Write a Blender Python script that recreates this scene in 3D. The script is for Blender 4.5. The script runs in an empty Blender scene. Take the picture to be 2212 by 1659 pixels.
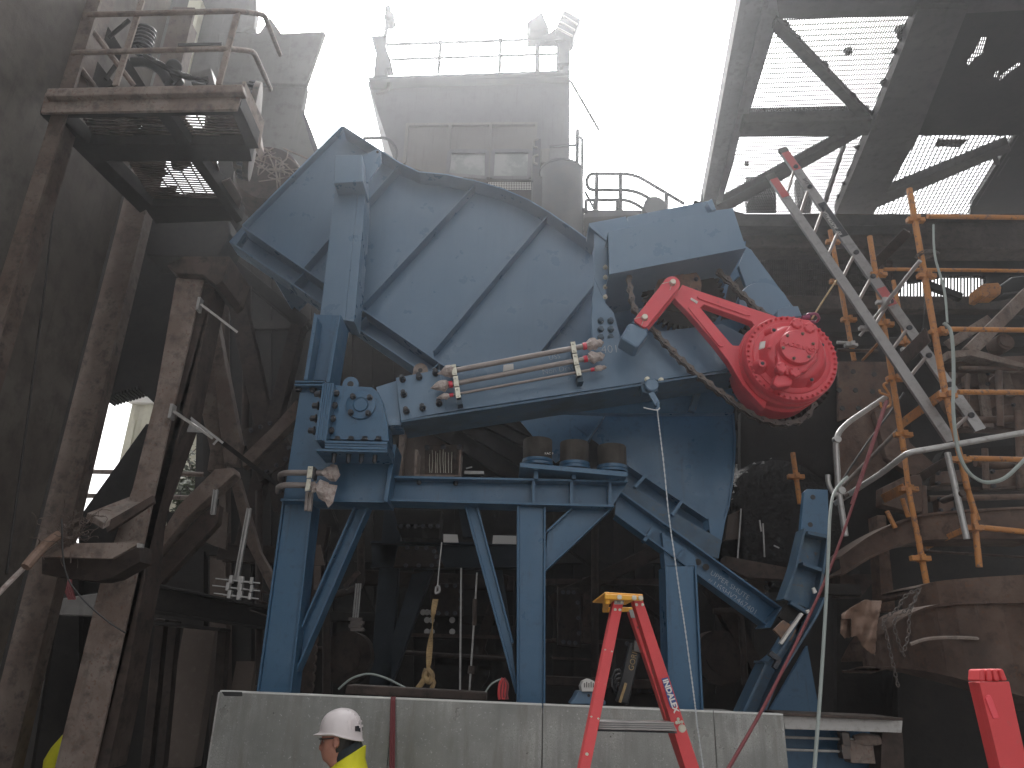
import bpy, bmesh, math, random
from mathutils import Vector, Matrix, Quaternion, noise
V = Vector
random.seed(7)
R = math.radians
C = bpy.context.scene
COL = C.collection
# ---------------------------------------------------------------- camera, sky, sun, exposure
PITCH, ROLL, EYE = R(21.0), R(1.7), 1.9
CAM = V((0, 0, EYE))
FW = V((0, math.cos(PITCH), math.sin(PITCH)))
_U = V((0, -math.sin(PITCH), math.cos(PITCH)))
_R = V((1, 0, 0))
RT = _R * math.cos(ROLL) + _U * math.sin(ROLL)
UP = _U * math.cos(ROLL) - _R * math.sin(ROLL)
FPX = 1600.0
cd = bpy.data.cameras.new('camera')
cam = bpy.data.objects.new('camera', cd); COL.objects.link(cam)
cam.matrix_world = Matrix((
    (RT.x, UP.x, -FW.x, CAM.x), (RT.y, UP.y, -FW.y, CAM.y), (RT.z, UP.z, -FW.z, CAM.z), (0, 0, 0, 1)))
cd.sensor_width = 36; cd.lens = 36 * FPX / 2212; cd.clip_end = 500; cd.clip_start = .05
C.camera = cam
w = bpy.data.worlds.new('World'); C.world = w; w.use_nodes = True
nt = w.node_tree; bgn = nt.nodes['Background']
sky = nt.nodes.new('ShaderNodeTexSky'); sky.sky_type = 'NISHITA'; sky.sun_disc = False
SUN_EL, SUN_AZ = R(52), R(-2)
sky.sun_elevation = SUN_EL; sky.sun_rotation = SUN_AZ
sky.air_density = 1.0; sky.dust_density = 6.0; sky.ozone_density = .6
hsv = nt.nodes.new('ShaderNodeHueSaturation'); hsv.inputs['Saturation'].default_value = .06
nt.links.new(sky.outputs[0], hsv.inputs['Color'])
nt.links.new(hsv.outputs[0], bgn.inputs['Color'])
bgn.inputs['Strength'].default_value = .15
sd = bpy.data.lights.new('sun', 'SUN'); sun = bpy.data.objects.new('sun', sd); COL.objects.link(sun)
sd.energy = 1.2; sd.angle = R(22); sd.color = (1, .97, .93)
sdir = V((math.sin(SUN_AZ) * math.cos(SUN_EL), math.cos(SUN_AZ) * math.cos(SUN_EL), math.sin(SUN_EL)))
sun.rotation_mode = 'QUATERNION'; sun.rotation_quaternion = sdir.to_track_quat('Z', 'Y')
sun.location = (0, -5, 40)
C.view_settings.view_transform = 'Standard'; C.view_settings.look = 'None'
C.view_settings.gamma = 1; C.view_settings.use_curve_mapping = False
C.view_settings.exposure = 1.43
C.render.engine = 'CYCLES'
cy = C.cycles
cy.max_bounces = 7; cy.diffuse_bounces = 4; cy.glossy_bounces = 3; cy.transmission_bounces = 4
cy.volume_bounces = 1; cy.transparent_max_bounces = 8
cy.use_denoising = True; cy.use_adaptive_sampling = True; cy.adaptive_threshold = .02
cy.caustics_reflective = False; cy.caustics_refractive = False
# ---------------------------------------------------------------- measuring the place: a sight line meets a plane
def ray(x, y):
    return FW + RT * ((x - 1106) / FPX) + UP * ((829.5 - y) / FPX)
def P(x, y, Y):
    d = ray(x, y); return CAM + d * (Y / d.y)
def PZ(x, y, Z):
    d = ray(x, y); return CAM + d * ((Z - EYE) / d.z)
def PXX(x, y, X):
    d = ray(x, y); return CAM + d * (X / d.x)
def mpp(p): return (p - CAM).dot(FW) / FPX          # metres per pixel at a point
S9 = .3359
OFF = {1: (0, 0, S9), 2: (734.4, 0, S9), 3: (1468.8, 0, S9), 4: (0, 553, S9), 5: (734.4, 553, S9), 6: (1468.8, 553, S9),
       7: (0, 1106, S9), 8: (734.4, 1106, S9), 9: (1468.8, 1106, S9), 'A': (1261.4, 414.7, .3124), 'B': (587.5, 622, .3124),
       'C': (1296, 829.4, .3541), 'D': (639.4, 1468.8, .11456), 0: (0, 0, 1)}
def K(t, *c):
    ox, oy, s = OFF[t]
    return [(ox + c[i] * s, oy + c[i + 1] * s) for i in range(0, len(c), 2)]
def PP(pts, Y): return [P(x, y, Y) for x, y in pts]
# ---------------------------------------------------------------- mesh builder
class MB:
    def __init__(s): s.v = []; s.f = []; s.sm = []
    def add(s, vs, fs, smooth=False):
        n = len(s.v); s.v += [V(a) for a in vs]
        for f in fs: s.f.append([i + n for i in f]); s.sm.append(smooth)
        return s
    def prism(s, pts, vec):
        n = len(pts); vec = V(vec); pts = [V(p) for p in pts]
        s.add(pts + [p + vec for p in pts],
              [list(range(n)), list(range(2 * n - 1, n - 1, -1))] + [[i, i + n, (i + 1) % n + n, (i + 1) % n] for i in range(n)])
        return s
    def slab(s, px, Y, t): return s.prism(PP(px, Y), (0, t, 0))
    def box(s, lo, hi):
        return s.prism([(lo[0], lo[1], lo[2]), (hi[0], lo[1], lo[2]), (hi[0], lo[1], hi[2]), (lo[0], lo[1], hi[2])], (0, hi[1] - lo[1], 0))
    def bar(s, p, q, w, d, n=(0, -1, 0)):            # front face (towards n) carries the line p-q
        p, q, n = V(p), V(q), V(n); a = (q - p).normalized(); u = a.cross(n).normalized(); n = u.cross(a).normalized()
        h = u * (w / 2)
        return s.prism([p - h, p + h, q + h, q - h], n * -d)
    def pbar(s, a, b, Y, w, d, Y2=None, n=(0, -1, 0)):
        return s.bar(P(*a, Y), P(*b, Y if Y2 is None else Y2), w, d, n)
    def ring(s, c, ax, r, n, ph=0.):
        ax = V(ax).normalized(); t = ax.orthogonal().normalized(); b = ax.cross(t)
        return [V(c) + (t * math.cos(ph + 2 * math.pi * i / n) + b * math.sin(ph + 2 * math.pi * i / n)) * r for i in range(n)]
    def lathe(s, p, q, prof, n=24, smooth=True):      # prof: [(t along p->q in metres, radius)]
        p, q = V(p), V(q); ax = (q - p).normalized()
        vs = []; fs = []
        for t, r in prof: vs += s.ring(p + ax * t, ax, max(r, 1e-4), n)
        m = len(prof)
        for k in range(m - 1):
            for i in range(n):
                j = (i + 1) % n; fs.append([k * n + i, k * n + j, (k + 1) * n + j, (k + 1) * n + i])
        s.add(vs, fs, smooth)
        s.add(vs[:n], [list(range(n - 1, -1, -1))]); s.add(vs[-n:], [list(range(n))])
        return s
    def cyl(s, p, q, r, r2=None, n=16, smooth=True):
        return s.lathe(p, q, [(0, r), ((V(q) - V(p)).length, r if r2 is None else r2)], n, smooth)
    def tube(s, pts, r, n=8, rad=None):
        pts = [V(p) for p in pts]
        if rad: pts = fillet(pts, rad)
        vs = []; fs = []; prev = None; m = len(pts)
        for k, p in enumerate(pts):
            a = (pts[min(k + 1, m - 1)] - pts[max(k - 1, 0)]).normalized()
            t = a.orthogonal().normalized() if prev is None else (prev - a * prev.dot(a)).normalized()
            prev = t; b = a.cross(t); rr = r[k] if isinstance(r, (list, tuple)) else r
            vs += [p + (t * math.cos(2 * math.pi * i / n) + b * math.sin(2 * math.pi * i / n)) * rr for i in range(n)]
        for k in range(m - 1):
            for i in range(n):
                j = (i + 1) % n; fs.append([k * n + i, k * n + j, (k + 1) * n + j, (k + 1) * n + i])
        s.add(vs, fs, True); s.add(vs[:n], [list(range(n - 1, -1, -1))]); s.add(vs[-n:], [list(range(n))])
        return s
    def ibq(s, top, bot, Y, d, tf=.016, web=.5, tw=.012):   # I or channel section seen on its web, traced top and bottom edges
        A, B = P(*top[0], Y), P(*top[1], Y); D, E = P(*bot[0], Y), P(*bot[1], Y)
        nt_ = ((A - D) - (B - A).normalized() * (A - D).dot((B - A).normalized())).normalized()
        s.prism([A, B, B - nt_ * tf, A - nt_ * tf], (0, d, 0))
        s.prism([D + nt_ * tf, E + nt_ * tf, E, D], (0, d, 0))
        o = V((0, d * web, 0))
        s.prism([A - nt_ * tf + o, B - nt_ * tf + o, E + nt_ * tf + o, D + nt_ * tf + o], (0, tw, 0))
        return s
def fillet(pts, rad, n=5):
    out = [pts[0]]
    for i in range(1, len(pts) - 1):
        a, b, c = pts[i - 1], pts[i], pts[i + 1]
        r = min(rad, (a - b).length * .45, (c - b).length * .45)
        p, q = b + (a - b).normalized() * r, b + (c - b).normalized() * r
        for k in range(n + 1):
            t = k / n; out.append(p * (1 - t) ** 2 + b * 2 * t * (1 - t) + q * t * t)
    out.append(pts[-1]); return out
def smoothline(pts, n=6):
    out = []; m = len(pts)
    for i in range(m - 1):
        a, b, c, d = pts[max(i - 1, 0)], pts[i], pts[i + 1], pts[min(i + 2, m - 1)]
        for k in range(n):
            t = k / n
            out.append(.5 * ((2 * b) + (c - a) * t + (2 * a - 5 * b + 4 * c - d) * t * t + (3 * b - a - 3 * c + d) * t ** 3))
    out.append(pts[-1]); return out
W = {}            # world position of every object's origin
KIDS = {}
def props(o, label, cat, group, kind):
    if label: o['label'] = label
    if cat: o['category'] = cat
    if group: o['group'] = group
    if kind: o['kind'] = kind
def build(name, mb, m, parent=None, label=None, cat=None, group=None, kind=None, bevel=0, base=False):
    if isinstance(mb, (bpy.types.Mesh,)): me = mb; c = V()
    else:
        lo = V([min(v[i] for v in mb.v) for i in range(3)]); hi = V([max(v[i] for v in mb.v) for i in range(3)])
        c = (lo + hi) / 2
        if parent is None: c.z = lo.z
        me = bpy.data.meshes.new(name); me.from_pydata([v - c for v in mb.v], [], mb.f)
        me.polygons.foreach_set('use_smooth', mb.sm); me.update()
        bm = bmesh.new(); bm.from_mesh(me); bmesh.ops.recalc_face_normals(bm, faces=bm.faces)
        if any(mb.sm):
            for e in bm.edges:
                if len(e.link_faces) == 2 and e.calc_face_angle(0) > R(38): e.smooth = False
        bm.to_mesh(me); bm.free()
        for k_ in m if isinstance(m, (list, tuple)) else [m]: me.materials.append(k_)
    o = bpy.data.objects.new(name, me); COL.objects.link(o); W[o] = c; KIDS[o] = []
    if parent: o.parent = parent; KIDS[parent].append(o)
    props(o, label, cat, group, kind)
    if bevel:
        b = o.modifiers.new('edge', 'BEVEL'); b.width = bevel; b.segments = 2; b.limit_method = 'ANGLE'; b.angle_limit = R(50)
        b.harden_normals = False
    return o
def thing(name, label, cat, group=None):
    o = bpy.data.objects.new(name, None); COL.objects.link(o); o.empty_display_size = .2
    W[o] = None; KIDS[o] = []; props(o, label, cat, group, None); return o
def inst(name, src, loc, parent, rot=None, scale=None, label=None):
    o = bpy.data.objects.new(name, src.data if hasattr(src, 'data') else src); COL.objects.link(o)
    W[o] = V(loc); KIDS[o] = []; o.parent = parent; KIDS[parent].append(o)
    if rot is not None: o.rotation_mode = 'QUATERNION'; o.rotation_quaternion = rot
    if scale: o.scale = scale
    if label: o['label'] = label
    return o
def bbox_low(o):
    ps = []
    def rec(c):
        if c.type == 'MESH' and c.data.vertices:
            q = c.rotation_quaternion if c.rotation_mode == 'QUATERNION' else Quaternion()
            mm = Matrix.Translation(W[c]) @ q.to_matrix().to_4x4() @ Matrix.Diagonal((*c.scale, 1))
            ps.extend(mm @ v.co for v in (c.data.vertices[0], c.data.vertices[-1], c.data.vertices[len(c.data.vertices) // 2]))
            ps.append(W[c])
        for k in KIDS[c]: rec(k)
    rec(o)
    lo = V([min(p[i] for p in ps) for i in range(3)]); hi = V([max(p[i] for p in ps) for i in range(3)])
    return V(((lo.x + hi.x) / 2, (lo.y + hi.y) / 2, lo.z))
def dup(root, delta, label=None):
    delta = V(delta)
    if W[root] is None: W[root] = bbox_low(root)
    def rec(o, par):
        c = o.copy(); COL.objects.link(c); W[c] = W[o] + delta; KIDS[c] = []
        c.parent = par
        if par: KIDS[par].append(c)
        for k in list(KIDS[o]): rec(k, c)
        return c
    r = rec(root, None)
    if label: r['label'] = label
    return r
def finalize():
    for o in list(W):
        if W[o] is None: W[o] = bbox_low(o)
    for o in W:
        o.location = W[o] - (W[o.parent] if o.parent else V())
# ---------------------------------------------------------------- materials
def mat(name, col, rough=.5, metal=0., var=(), bump=(), dust=None, streak=None, spec=.5, rv=0., emit=None, alpha=None, chips=None, rim=None):
    m = bpy.data.materials.new(name); m.use_nodes = True; t = m.node_tree; N = t.nodes; L = t.links
    b = N['Principled BSDF']; b.inputs['Roughness'].default_value = rough; b.inputs['Metallic'].default_value = metal
    b.inputs['Specular IOR Level'].default_value = spec
    geo = N.new('ShaderNodeNewGeometry')
    def noi(scale, detail=4, st=(1, 1, 1), seed=0):
        mp = N.new('ShaderNodeMapping'); L.new(geo.outputs['Position'], mp.inputs['Vector'])
        mp.inputs['Scale'].default_value = st; mp.inputs['Location'].default_value = (seed, seed * .7, seed * 1.3)
        n = N.new('ShaderNodeTexNoise'); n.inputs['Scale'].default_value = scale; n.inputs['Detail'].default_value = detail
        n.inputs['Roughness'].default_value = .62
        L.new(mp.outputs[0], n.inputs['Vector']); return n.outputs['Fac']
    def ramp(fac, lo, hi):
        r = N.new('ShaderNodeMapRange'); r.inputs['From Min'].default_value = lo; r.inputs['From Max'].default_value = hi
        L.new(fac, r.inputs['Value']); return r.outputs[0]
    def mix(fac, a, c2):
        x = N.new('ShaderNodeMix'); x.data_type = 'RGBA'
        if fac is not None: L.new(fac, x.inputs[0])
        if isinstance(a, tuple): x.inputs[6].default_value = (*a, 1)
        else: L.new(a, x.inputs[6])
        x.inputs[7].default_value = (*c2, 1); return x.outputs[2]
    cur = col
    for i, vv in enumerate(var):
        scale, c2, lo, hi = vv[:4]; st = vv[4] if len(vv) > 4 else (1, 1, 1)
        cur = mix(ramp(noi(scale, 5, st, i * 3.1 + 1), lo, hi), cur, c2)
    if streak:
        c2, lo, hi = streak; cur = mix(ramp(noi(3.0, 4, (6, 6, .45), 9), lo, hi), cur, c2)
    if chips:
        scale, c2, lo, hi = chips; cur = mix(ramp(noi(scale, 8, (1, 1, 1), 17), lo, hi), cur, c2)
    if dust:
        c2, amt = dust
        sx = N.new('ShaderNodeSeparateXYZ'); L.new(geo.outputs['True Normal'], sx.inputs[0])
        r = ramp(sx.outputs['Z'], .45, .95); mu = N.new('ShaderNodeMath'); mu.operation = 'MULTIPLY'
        L.new(r, mu.inputs[0]); n2 = ramp(noi(7, 5, (1, 1, 1), 5), .25, .75)
        mm = N.new('ShaderNodeMath'); mm.operation = 'MULTIPLY'; L.new(n2, mm.inputs[0]); mm.inputs[1].default_value = amt
        L.new(mm.outputs[0], mu.inputs[1]); cur = mix(mu.outputs[0], cur, c2)
    if isinstance(cur, tuple): b.inputs['Base Color'].default_value = (*cur, 1)
    else: L.new(cur, b.inputs['Base Color'])
    if rv:
        r = N.new('ShaderNodeMapRange'); L.new(noi(4, 4, (1, 1, 1), 23), r.inputs['Value'])
        r.inputs['From Min'].default_value = .3; r.inputs['From Max'].default_value = .7
        r.inputs['To Min'].default_value = max(rough - rv, .05); r.inputs['To Max'].default_value = min(rough + rv, 1)
        L.new(r.outputs[0], b.inputs['Roughness'])
    if bump:
        scale, st, dist = bump[:3]
        bp = N.new('ShaderNodeBump'); bp.inputs['Strength'].default_value = st; bp.inputs['Distance'].default_value = dist
        L.new(noi(scale, 6, bump[3] if len(bump) > 3 else (1, 1, 1), 31), bp.inputs['Height']); L.new(bp.outputs[0], b.inputs['Normal'])
    if emit: b.inputs['Emission Color'].default_value = (*emit[0], 1); b.inputs['Emission Strength'].default_value = emit[1]
    if alpha is not None:
        b.inputs['Transmission Weight'].default_value = alpha; b.inputs['IOR'].default_value = 1.3
    return m
M = {}
BL = (.108, .188, .282)  # paler than blue2: glare over the upper machine put into the paint
M['blue'] = mat('glare_pale_blue_paint', BL, .34, var=[(1.3, (.13, .208, .3), .35, .7), (5, (.1, .175, .268), .52, .95)], rv=.1,
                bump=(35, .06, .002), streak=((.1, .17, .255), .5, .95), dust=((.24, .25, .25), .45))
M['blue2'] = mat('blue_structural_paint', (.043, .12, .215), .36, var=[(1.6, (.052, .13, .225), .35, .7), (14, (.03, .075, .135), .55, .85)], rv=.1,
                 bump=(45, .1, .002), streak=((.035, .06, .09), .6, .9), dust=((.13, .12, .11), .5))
M['blue_dirty'] = mat('worn_blue_paint', (.045, .10, .165), .5, var=[(5, (.08, .13, .17), .5, .75), (18, (.12, .09, .06), .6, .72), (2, (.03, .05, .07), .45, .7)],
                      bump=(30, .2, .004))
M['red'] = mat('red_gearbox_paint', (.7, .075, .095), .38, var=[(3, (.62, .06, .08), .4, .7), (20, (.5, .07, .075), .62, .8)], bump=(50, .05, .002),
               dust=((.5, .22, .2), .5), rv=.08)
M['red_fg'] = mat('red_fibreglass', (.58, .055, .06), .55, var=[(4, (.5, .045, .05), .4, .7), (30, (.42, .08, .07), .62, .8)])
M['yellow_cap'] = mat('yellow_plastic', (.72, .36, .03), .5, var=[(12, (.5, .24, .05), .5, .8)])
M['rust'] = mat('rusty_brown_steel', (.05, .035, .029), .8, var=[(2, (.1, .072, .06), .45, .72), (11, (.022, .017, .015), .48, .7), (40, (.1, .055, .038), .62, .75)],
                bump=(25, .35, .006), dust=((.13, .115, .1), .8))
M['rustlight'] = mat('dusty_brown_column', (.185, .138, .115), .8, var=[(3.5, (.25, .205, .178), .42, .62), (11, (.1, .078, .068), .5, .7), (34, (.17, .1, .075), .56, .68)],
                     bump=(18, .35, .006), streak=((.12, .095, .085), .6, .85), dust=((.25, .23, .21), .8))
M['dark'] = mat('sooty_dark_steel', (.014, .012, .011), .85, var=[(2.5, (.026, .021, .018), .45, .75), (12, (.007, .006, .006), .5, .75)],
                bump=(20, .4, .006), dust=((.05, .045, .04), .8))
M['wall'] = mat('grimy_wall_steel', (.085, .07, .06), .85, var=[(.8, (.13, .115, .1), .4, .7), (5, (.05, .04, .036), .45, .8), (.5, (.17, .135, .09), .55, .8)],
                bump=(12, .3, .006), streak=((.05, .041, .036), .6, .95))
M['grey'] = mat('pale_grey_plate', (.1, .094, .09), .7, var=[(.8, (.13, .124, .118), .4, .7), (6, (.06, .054, .05), .5, .8)], bump=(20, .2, .004),
                streak=((.15, .14, .135), .55, .85))
M['tower'] = mat('tower_grey_cladding', (.088, .084, .09), .7, var=[(.5, (.105, .1, .105), .4, .7), (4, (.075, .072, .076), .5, .8)], streak=((.065, .06, .062), .55, .85))
M['tower2'] = mat('tower_beige_panel', (.105, .094, .088), .7, var=[(1, (.12, .11, .104), .4, .7)], streak=((.08, .07, .063), .55, .85))
M['towerdark'] = mat('tower_dark_steel', (.03, .031, .036), .6, var=[(2, (.045, .042, .042), .45, .7)])
M['roofsteel'] = mat('dusty_roof_steel', (.055, .05, .049), .85, var=[(1.5, (.08, .073, .07), .4, .7), (9, (.03, .027, .025), .5, .8)], bump=(16, .5, .01))
M['grate'] = mat('galvanised_grating', (.06, .057, .054), .7, .2, var=[(3, (.06, .05, .045), .45, .7)])
M['galv'] = mat('galvanised_sheet', (.29, .295, .28), .38, .55, var=[(2.6, (.4, .4, .385), .42, .62), (1.1, (.2, .205, .195), .4, .68), (120, (.22, .22, .21), .5, .66), (60, (.5, .5, .49), .62, .72), (9, (.19, .18, .165), .55, .72, (1, 1, .18))],
                rv=.14, streak=((.2, .2, .19), .46, .78), bump=(60, .03, .001))
M['galv_bar'] = mat('galvanised_bar', (.42, .41, .4), .45, .5, var=[(20, (.28, .26, .24), .5, .75)])
M['alu'] = mat('aluminium_extrusion', (.3, .29, .285), .45, .5, var=[(15, (.2, .195, .19), .5, .75)], rv=.08)
M['orange'] = mat('orange_scaffold_paint', (.5, .215, .06), .6, var=[(5, (.38, .17, .07), .4, .7), (25, (.18, .11, .085), .54, .66)],
                  chips=(60, (.06, .045, .04), .64, .68), bump=(40, .3, .003), dust=((.3, .2, .13), .6))
M['pipe'] = mat('grey_primer_pipe', (.24, .205, .19), .45, .3, var=[(8, (.3, .265, .25), .4, .7)])
M['wrap'] = mat('translucent_plastic_wrap', (.52, .45, .42), .3, var=[(20, (.34, .26, .23), .45, .65)], bump=(30, 1, .02))
M['redcap'] = mat('red_plastic_cap', (.6, .03, .06), .4)
M['zinc'] = mat('zinc_clamp', (.52, .5, .42), .35, .6, var=[(30, (.4, .37, .3), .5, .7)])
M['bolt'] = mat('dark_bolt_steel', (.05, .055, .065), .5, .5, var=[(30, (.1, .08, .07), .5, .7)])
M['boltblue'] = mat('painted_bolt', (.05, .09, .13), .5)
M['rubber'] = mat('dusty_black_rubber', (.045, .038, .033), .8, var=[(6, (.075, .065, .055), .4, .7)], streak=((.09, .075, .065), .55, .8))
M['chain'] = mat('oily_chain_steel', (.11, .095, .088), .5, .4, var=[(20, (.15, .11, .085), .5, .7)])
M['hubrust'] = mat('rusty_hub_face', (.2, .12, .08), .7, var=[(15, (.1, .08, .07), .45, .7)], bump=(30, .4, .004))
M['white'] = mat('white_label', (.62, .6, .57), .5)
M['labelblue'] = mat('blue_sticker', (.03, .06, .22), .4)
M['chalk'] = mat('pale_paint_marker', (.42, .46, .5), .8)
M['hat'] = mat('white_hard_hat', (.72, .66, .66), .35)
M['skin'] = mat('skin', (.42, .2, .145), .5, var=[(30, (.36, .16, .12), .4, .7)], spec=.4)
M['hair'] = mat('dark_hair', (.02, .018, .016), .7, bump=(80, .6, .004))
M['hivis'] = mat('yellow_hi_vis_fabric', (.72, .68, .02), .75, var=[(6, (.6, .58, .03), .4, .7)], bump=(9, .5, .02))
M['navy'] = mat('dark_navy_fabric', (.02, .028, .035), .85, bump=(9, .5, .02))
M['reflect'] = mat('silver_reflective_tape', (.5, .5, .48), .4)
M['black'] = mat('black_plastic', (.015, .015, .016), .4)
M['glass'] = mat('pale_window_glass', (.15, .157, .155), .08, spec=.8, var=[(1.5, (.2, .2, .195), .45, .55)])
M['lens'] = mat('tinted_lens', (.04, .02, .015), .1)
M['strap'] = mat('dirty_yellow_strap', (.36, .25, .12), .85, var=[(12, (.2, .14, .08), .45, .7)], bump=(60, .4, .003))
M['cloth'] = mat('brown_leather_cloth', (.2, .125, .09), .8, var=[(4, (.26, .18, .14), .4, .7), (15, (.11, .07, .05), .55, .8)], bump=(14, .5, .01))
M['rope_red'] = mat('dark_red_rope', (.19, .05, .055), .8, bump=(120, .6, .003))
M['rope_white'] = mat('white_rope', (.6, .62, .64), .8, bump=(140, .8, .003))
M['hose'] = mat('grey_green_hose', (.3, .34, .32), .5)
M['cable'] = mat('black_cable', (.03, .03, .03), .5)
M['cream'] = mat('cream_cladding', (.55, .53, .42), .5, var=[(3, (.45, .42, .33), .45, .75)])
M['shadeblue'] = mat('shade_dark_blue_paint', (.016, .024, .034), .7, var=[(4, (.028, .04, .055), .5, .75)], dust=((.08, .075, .07), .6))  # blue2 darkened: the rear frame's shade put into its colour
M['roofveil'] = mat('glare_pale_roof_steel', (.15, .15, .152), .85, var=[(1.5, (.19, .19, .19), .4, .7), (9, (.1, .1, .1), .5, .8)], bump=(16, .4, .01))  # lighter copy of roofsteel, veiling glare on the left beams painted in
M['galv_edge'] = mat('bright_galvanised_lip', (.62, .62, .6), .35, .4)  # top flange coloured brighter than the galvanised sheet
M['leaf'] = mat('plant_leaf', (.05, .065, .03), .6)
M['ground'] = mat('dirty_concrete', (.22, .21, .2), .9, var=[(.7, (.28, .27, .26), .4, .7), (5, (.13, .125, .12), .5, .8)], bump=(10, .4, .02))
M['rustmid'] = mat('dark_brown_flange', (.105, .076, .063), .8, var=[(3, (.15, .118, .1), .42, .65), (12, (.055, .044, .038), .5, .7), (30, (.11, .066, .05), .58, .7)], bump=(18, .35, .006))  # darker brown than rustlight
M['rustwarm'] = mat('warm_rust_plate', (.105, .066, .05), .75, var=[(2.4, (.16, .11, .086), .42, .64), (9, (.05, .034, .028), .5, .7), (26, (.15, .075, .045), .57, .7), (1.1, (.065, .045, .038), .5, .7)], bump=(14, .5, .008), dust=((.2, .165, .14), .8), streak=((.2, .175, .155), .66, .85))
M['redfade'] = mat('faded_red_tip', (.42, .1, .1), .6)
M['rustdark'] = mat('shade_dark_rusty_steel', (.028, .019, .016), .85, var=[(3, (.05, .036, .03), .45, .7), (14, (.012, .009, .008), .5, .7)], bump=(20, .4, .006))  # darker copy of rust, the shade of the gloom put into its colour
M['tan'] = mat('dusty_tan_plate', (.125, .098, .083), .85, var=[(2, (.09, .068, .058), .4, .7), (14, (.16, .13, .11), .55, .75)], bump=(16, .3, .006))
M['purple'] = mat('purple_shackle_paint', (.25, .05, .12), .45)
M['wetglint'] = mat('wet_black_steel', (.015, .014, .014), .12, .5, bump=(14, 1, .05))
def text(name, s, loc, size, m, parent, xdir=(1, 0, 0), n=(0, -1, 0), ext=.001, offset=0, shear=0, align='LEFT'):
    cu = bpy.data.curves.new(name, 'FONT'); cu.body = s; cu.size = size; cu.extrude = ext; cu.offset = offset; cu.shear = shear
    cu.align_x = align; cu.resolution_u = 3
    o = bpy.data.objects.new(name, cu); COL.objects.link(o)
    me = bpy.data.meshes.new_from_object(o.evaluated_get(bpy.context.evaluated_depsgraph_get()))
    bpy.data.objects.remove(o); bpy.data.curves.remove(cu)
    x = V(xdir).normalized(); n = V(n).normalized(); y = n.cross(x).normalized(); n = x.cross(y)
    rm = Matrix((x, y, n)).transposed()
    mb = MB(); mb.add([V(loc) + rm @ v.co for v in me.vertices], [list(p.vertices) for p in me.polygons]); bpy.data.meshes.remove(me)
    return build(name, mb, m, parent)
# shared fasteners (origin on the surface, head towards -Y)
def _bolt(r, h, wr, wh, n=6):
    mb = MB(); mb.cyl((0, 0, 0), (0, -wh, 0), wr, n=12, smooth=False); mb.cyl((0, -wh, 0), (0, -h, 0), r, n=n, smooth=False)
    mb.cyl((0, -h, 0), (0, -h * 1.15, 0), r * .55, n=8, smooth=False)
    me = bpy.data.meshes.new('bolt_head'); me.from_pydata(mb.v, [], mb.f); return me
BM = {}
def bolt(parent, p, r=.018, h=.03, m='bolt', d=(0, -1, 0), name='bolt'):
    k = (round(r, 3), round(h, 3), m)
    if k not in BM:
        BM[k] = _bolt(r, h, r * 1.3, h * .18); BM[k].materials.append(M[m])
    q = V((0, -1, 0)).rotation_difference(V(d)) if tuple(d) != (0, -1, 0) else None
    return inst(name, BM[k], p, parent, q)
# ================================================================ the setting
mb = MB(); mb.add([(-60, -40, 0), (60, -40, 0), (60, 120, 0), (-60, 120, 0)], [[0, 1, 2, 3]])
build('ground', mb, M['ground'], kind='structure')
# ---- left side: tall steel wall with flanged columns, receding away from us
def vpost(mb, x0, x1, yy, Y, d, z0=0, z1=14):
    a, b = P(x0, yy, Y), P(x1, yy, Y); mb.box((a.x, Y, z0), (b.x, Y + d, z1))
t = thing('left_wall', 'tall grimy brown steel wall filling the left edge of the picture', 'wall')
mb = MB(); mb.prism([(-4.25, -1, 0), (-4.35, 6.9, 0), (-4.35, 6.9, 15), (-4.25, -1, 15)], (-.05, 0, 0)); build('wall_plate', mb, M['wall'], t)
mb = MB(); vpost(mb, 15, 49, 553, 5.0, .03); a0 = P(15, 553, 5.0); mb.box((a0.x - .02, 5.03, 0), (a0.x + .0, 5.35, 15)); build('column', mb, M['rustmid'], t)
mb = MB(); vpost(mb, 188, 246, 741, 7.0, .04, 0, 9.5); a0 = P(212, 741, 7.0); mb.box((a0.x, 7.04, 0), (a0.x + .03, 7.4, 9.5)); build('column', mb, M['rustmid'], t)
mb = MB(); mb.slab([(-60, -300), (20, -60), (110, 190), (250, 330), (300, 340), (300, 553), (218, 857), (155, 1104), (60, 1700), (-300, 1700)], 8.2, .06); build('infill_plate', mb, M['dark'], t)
mb = MB(); mb.pbar((10, -60), (150, 75), 7.5, .22, .12, 8.4); build('knee_beam', mb, M['dark'], t)
mb = MB(); mb.slab([(-80, -300), (560, -300), (560, -60), (-80, -40)], 9.0, .3); build('head_plate', mb, M['wall'], t)
# small fittings on the wall: conduit
mb = MB(); mb.tube([P(14, 1240, 4.7), P(60, 900, 4.9), P(92, 660, 5.2), P(120, 420, 5.8)], .008, 6); build('conduit', mb, M['dark'], t)
# ---- rear dark wall (cladding) behind the machine
t = thing('rear_wall', 'soot dark rear wall of the shed behind the blue machine', 'wall')
def wallpoly(name, px, Y, m, th=.15):
    mb = MB(); mb.slab(px, Y, th); return build(name, mb, M[m], t)
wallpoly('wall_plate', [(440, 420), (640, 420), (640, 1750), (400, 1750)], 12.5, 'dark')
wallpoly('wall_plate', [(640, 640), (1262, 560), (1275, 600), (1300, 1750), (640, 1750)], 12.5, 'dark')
wallpoly('wall_plate', [(1262, 470), (1540, 455), (1590, 478), (1700, 478), (1700, 1750), (1290, 1750)], 12.6, 'dark')
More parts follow.
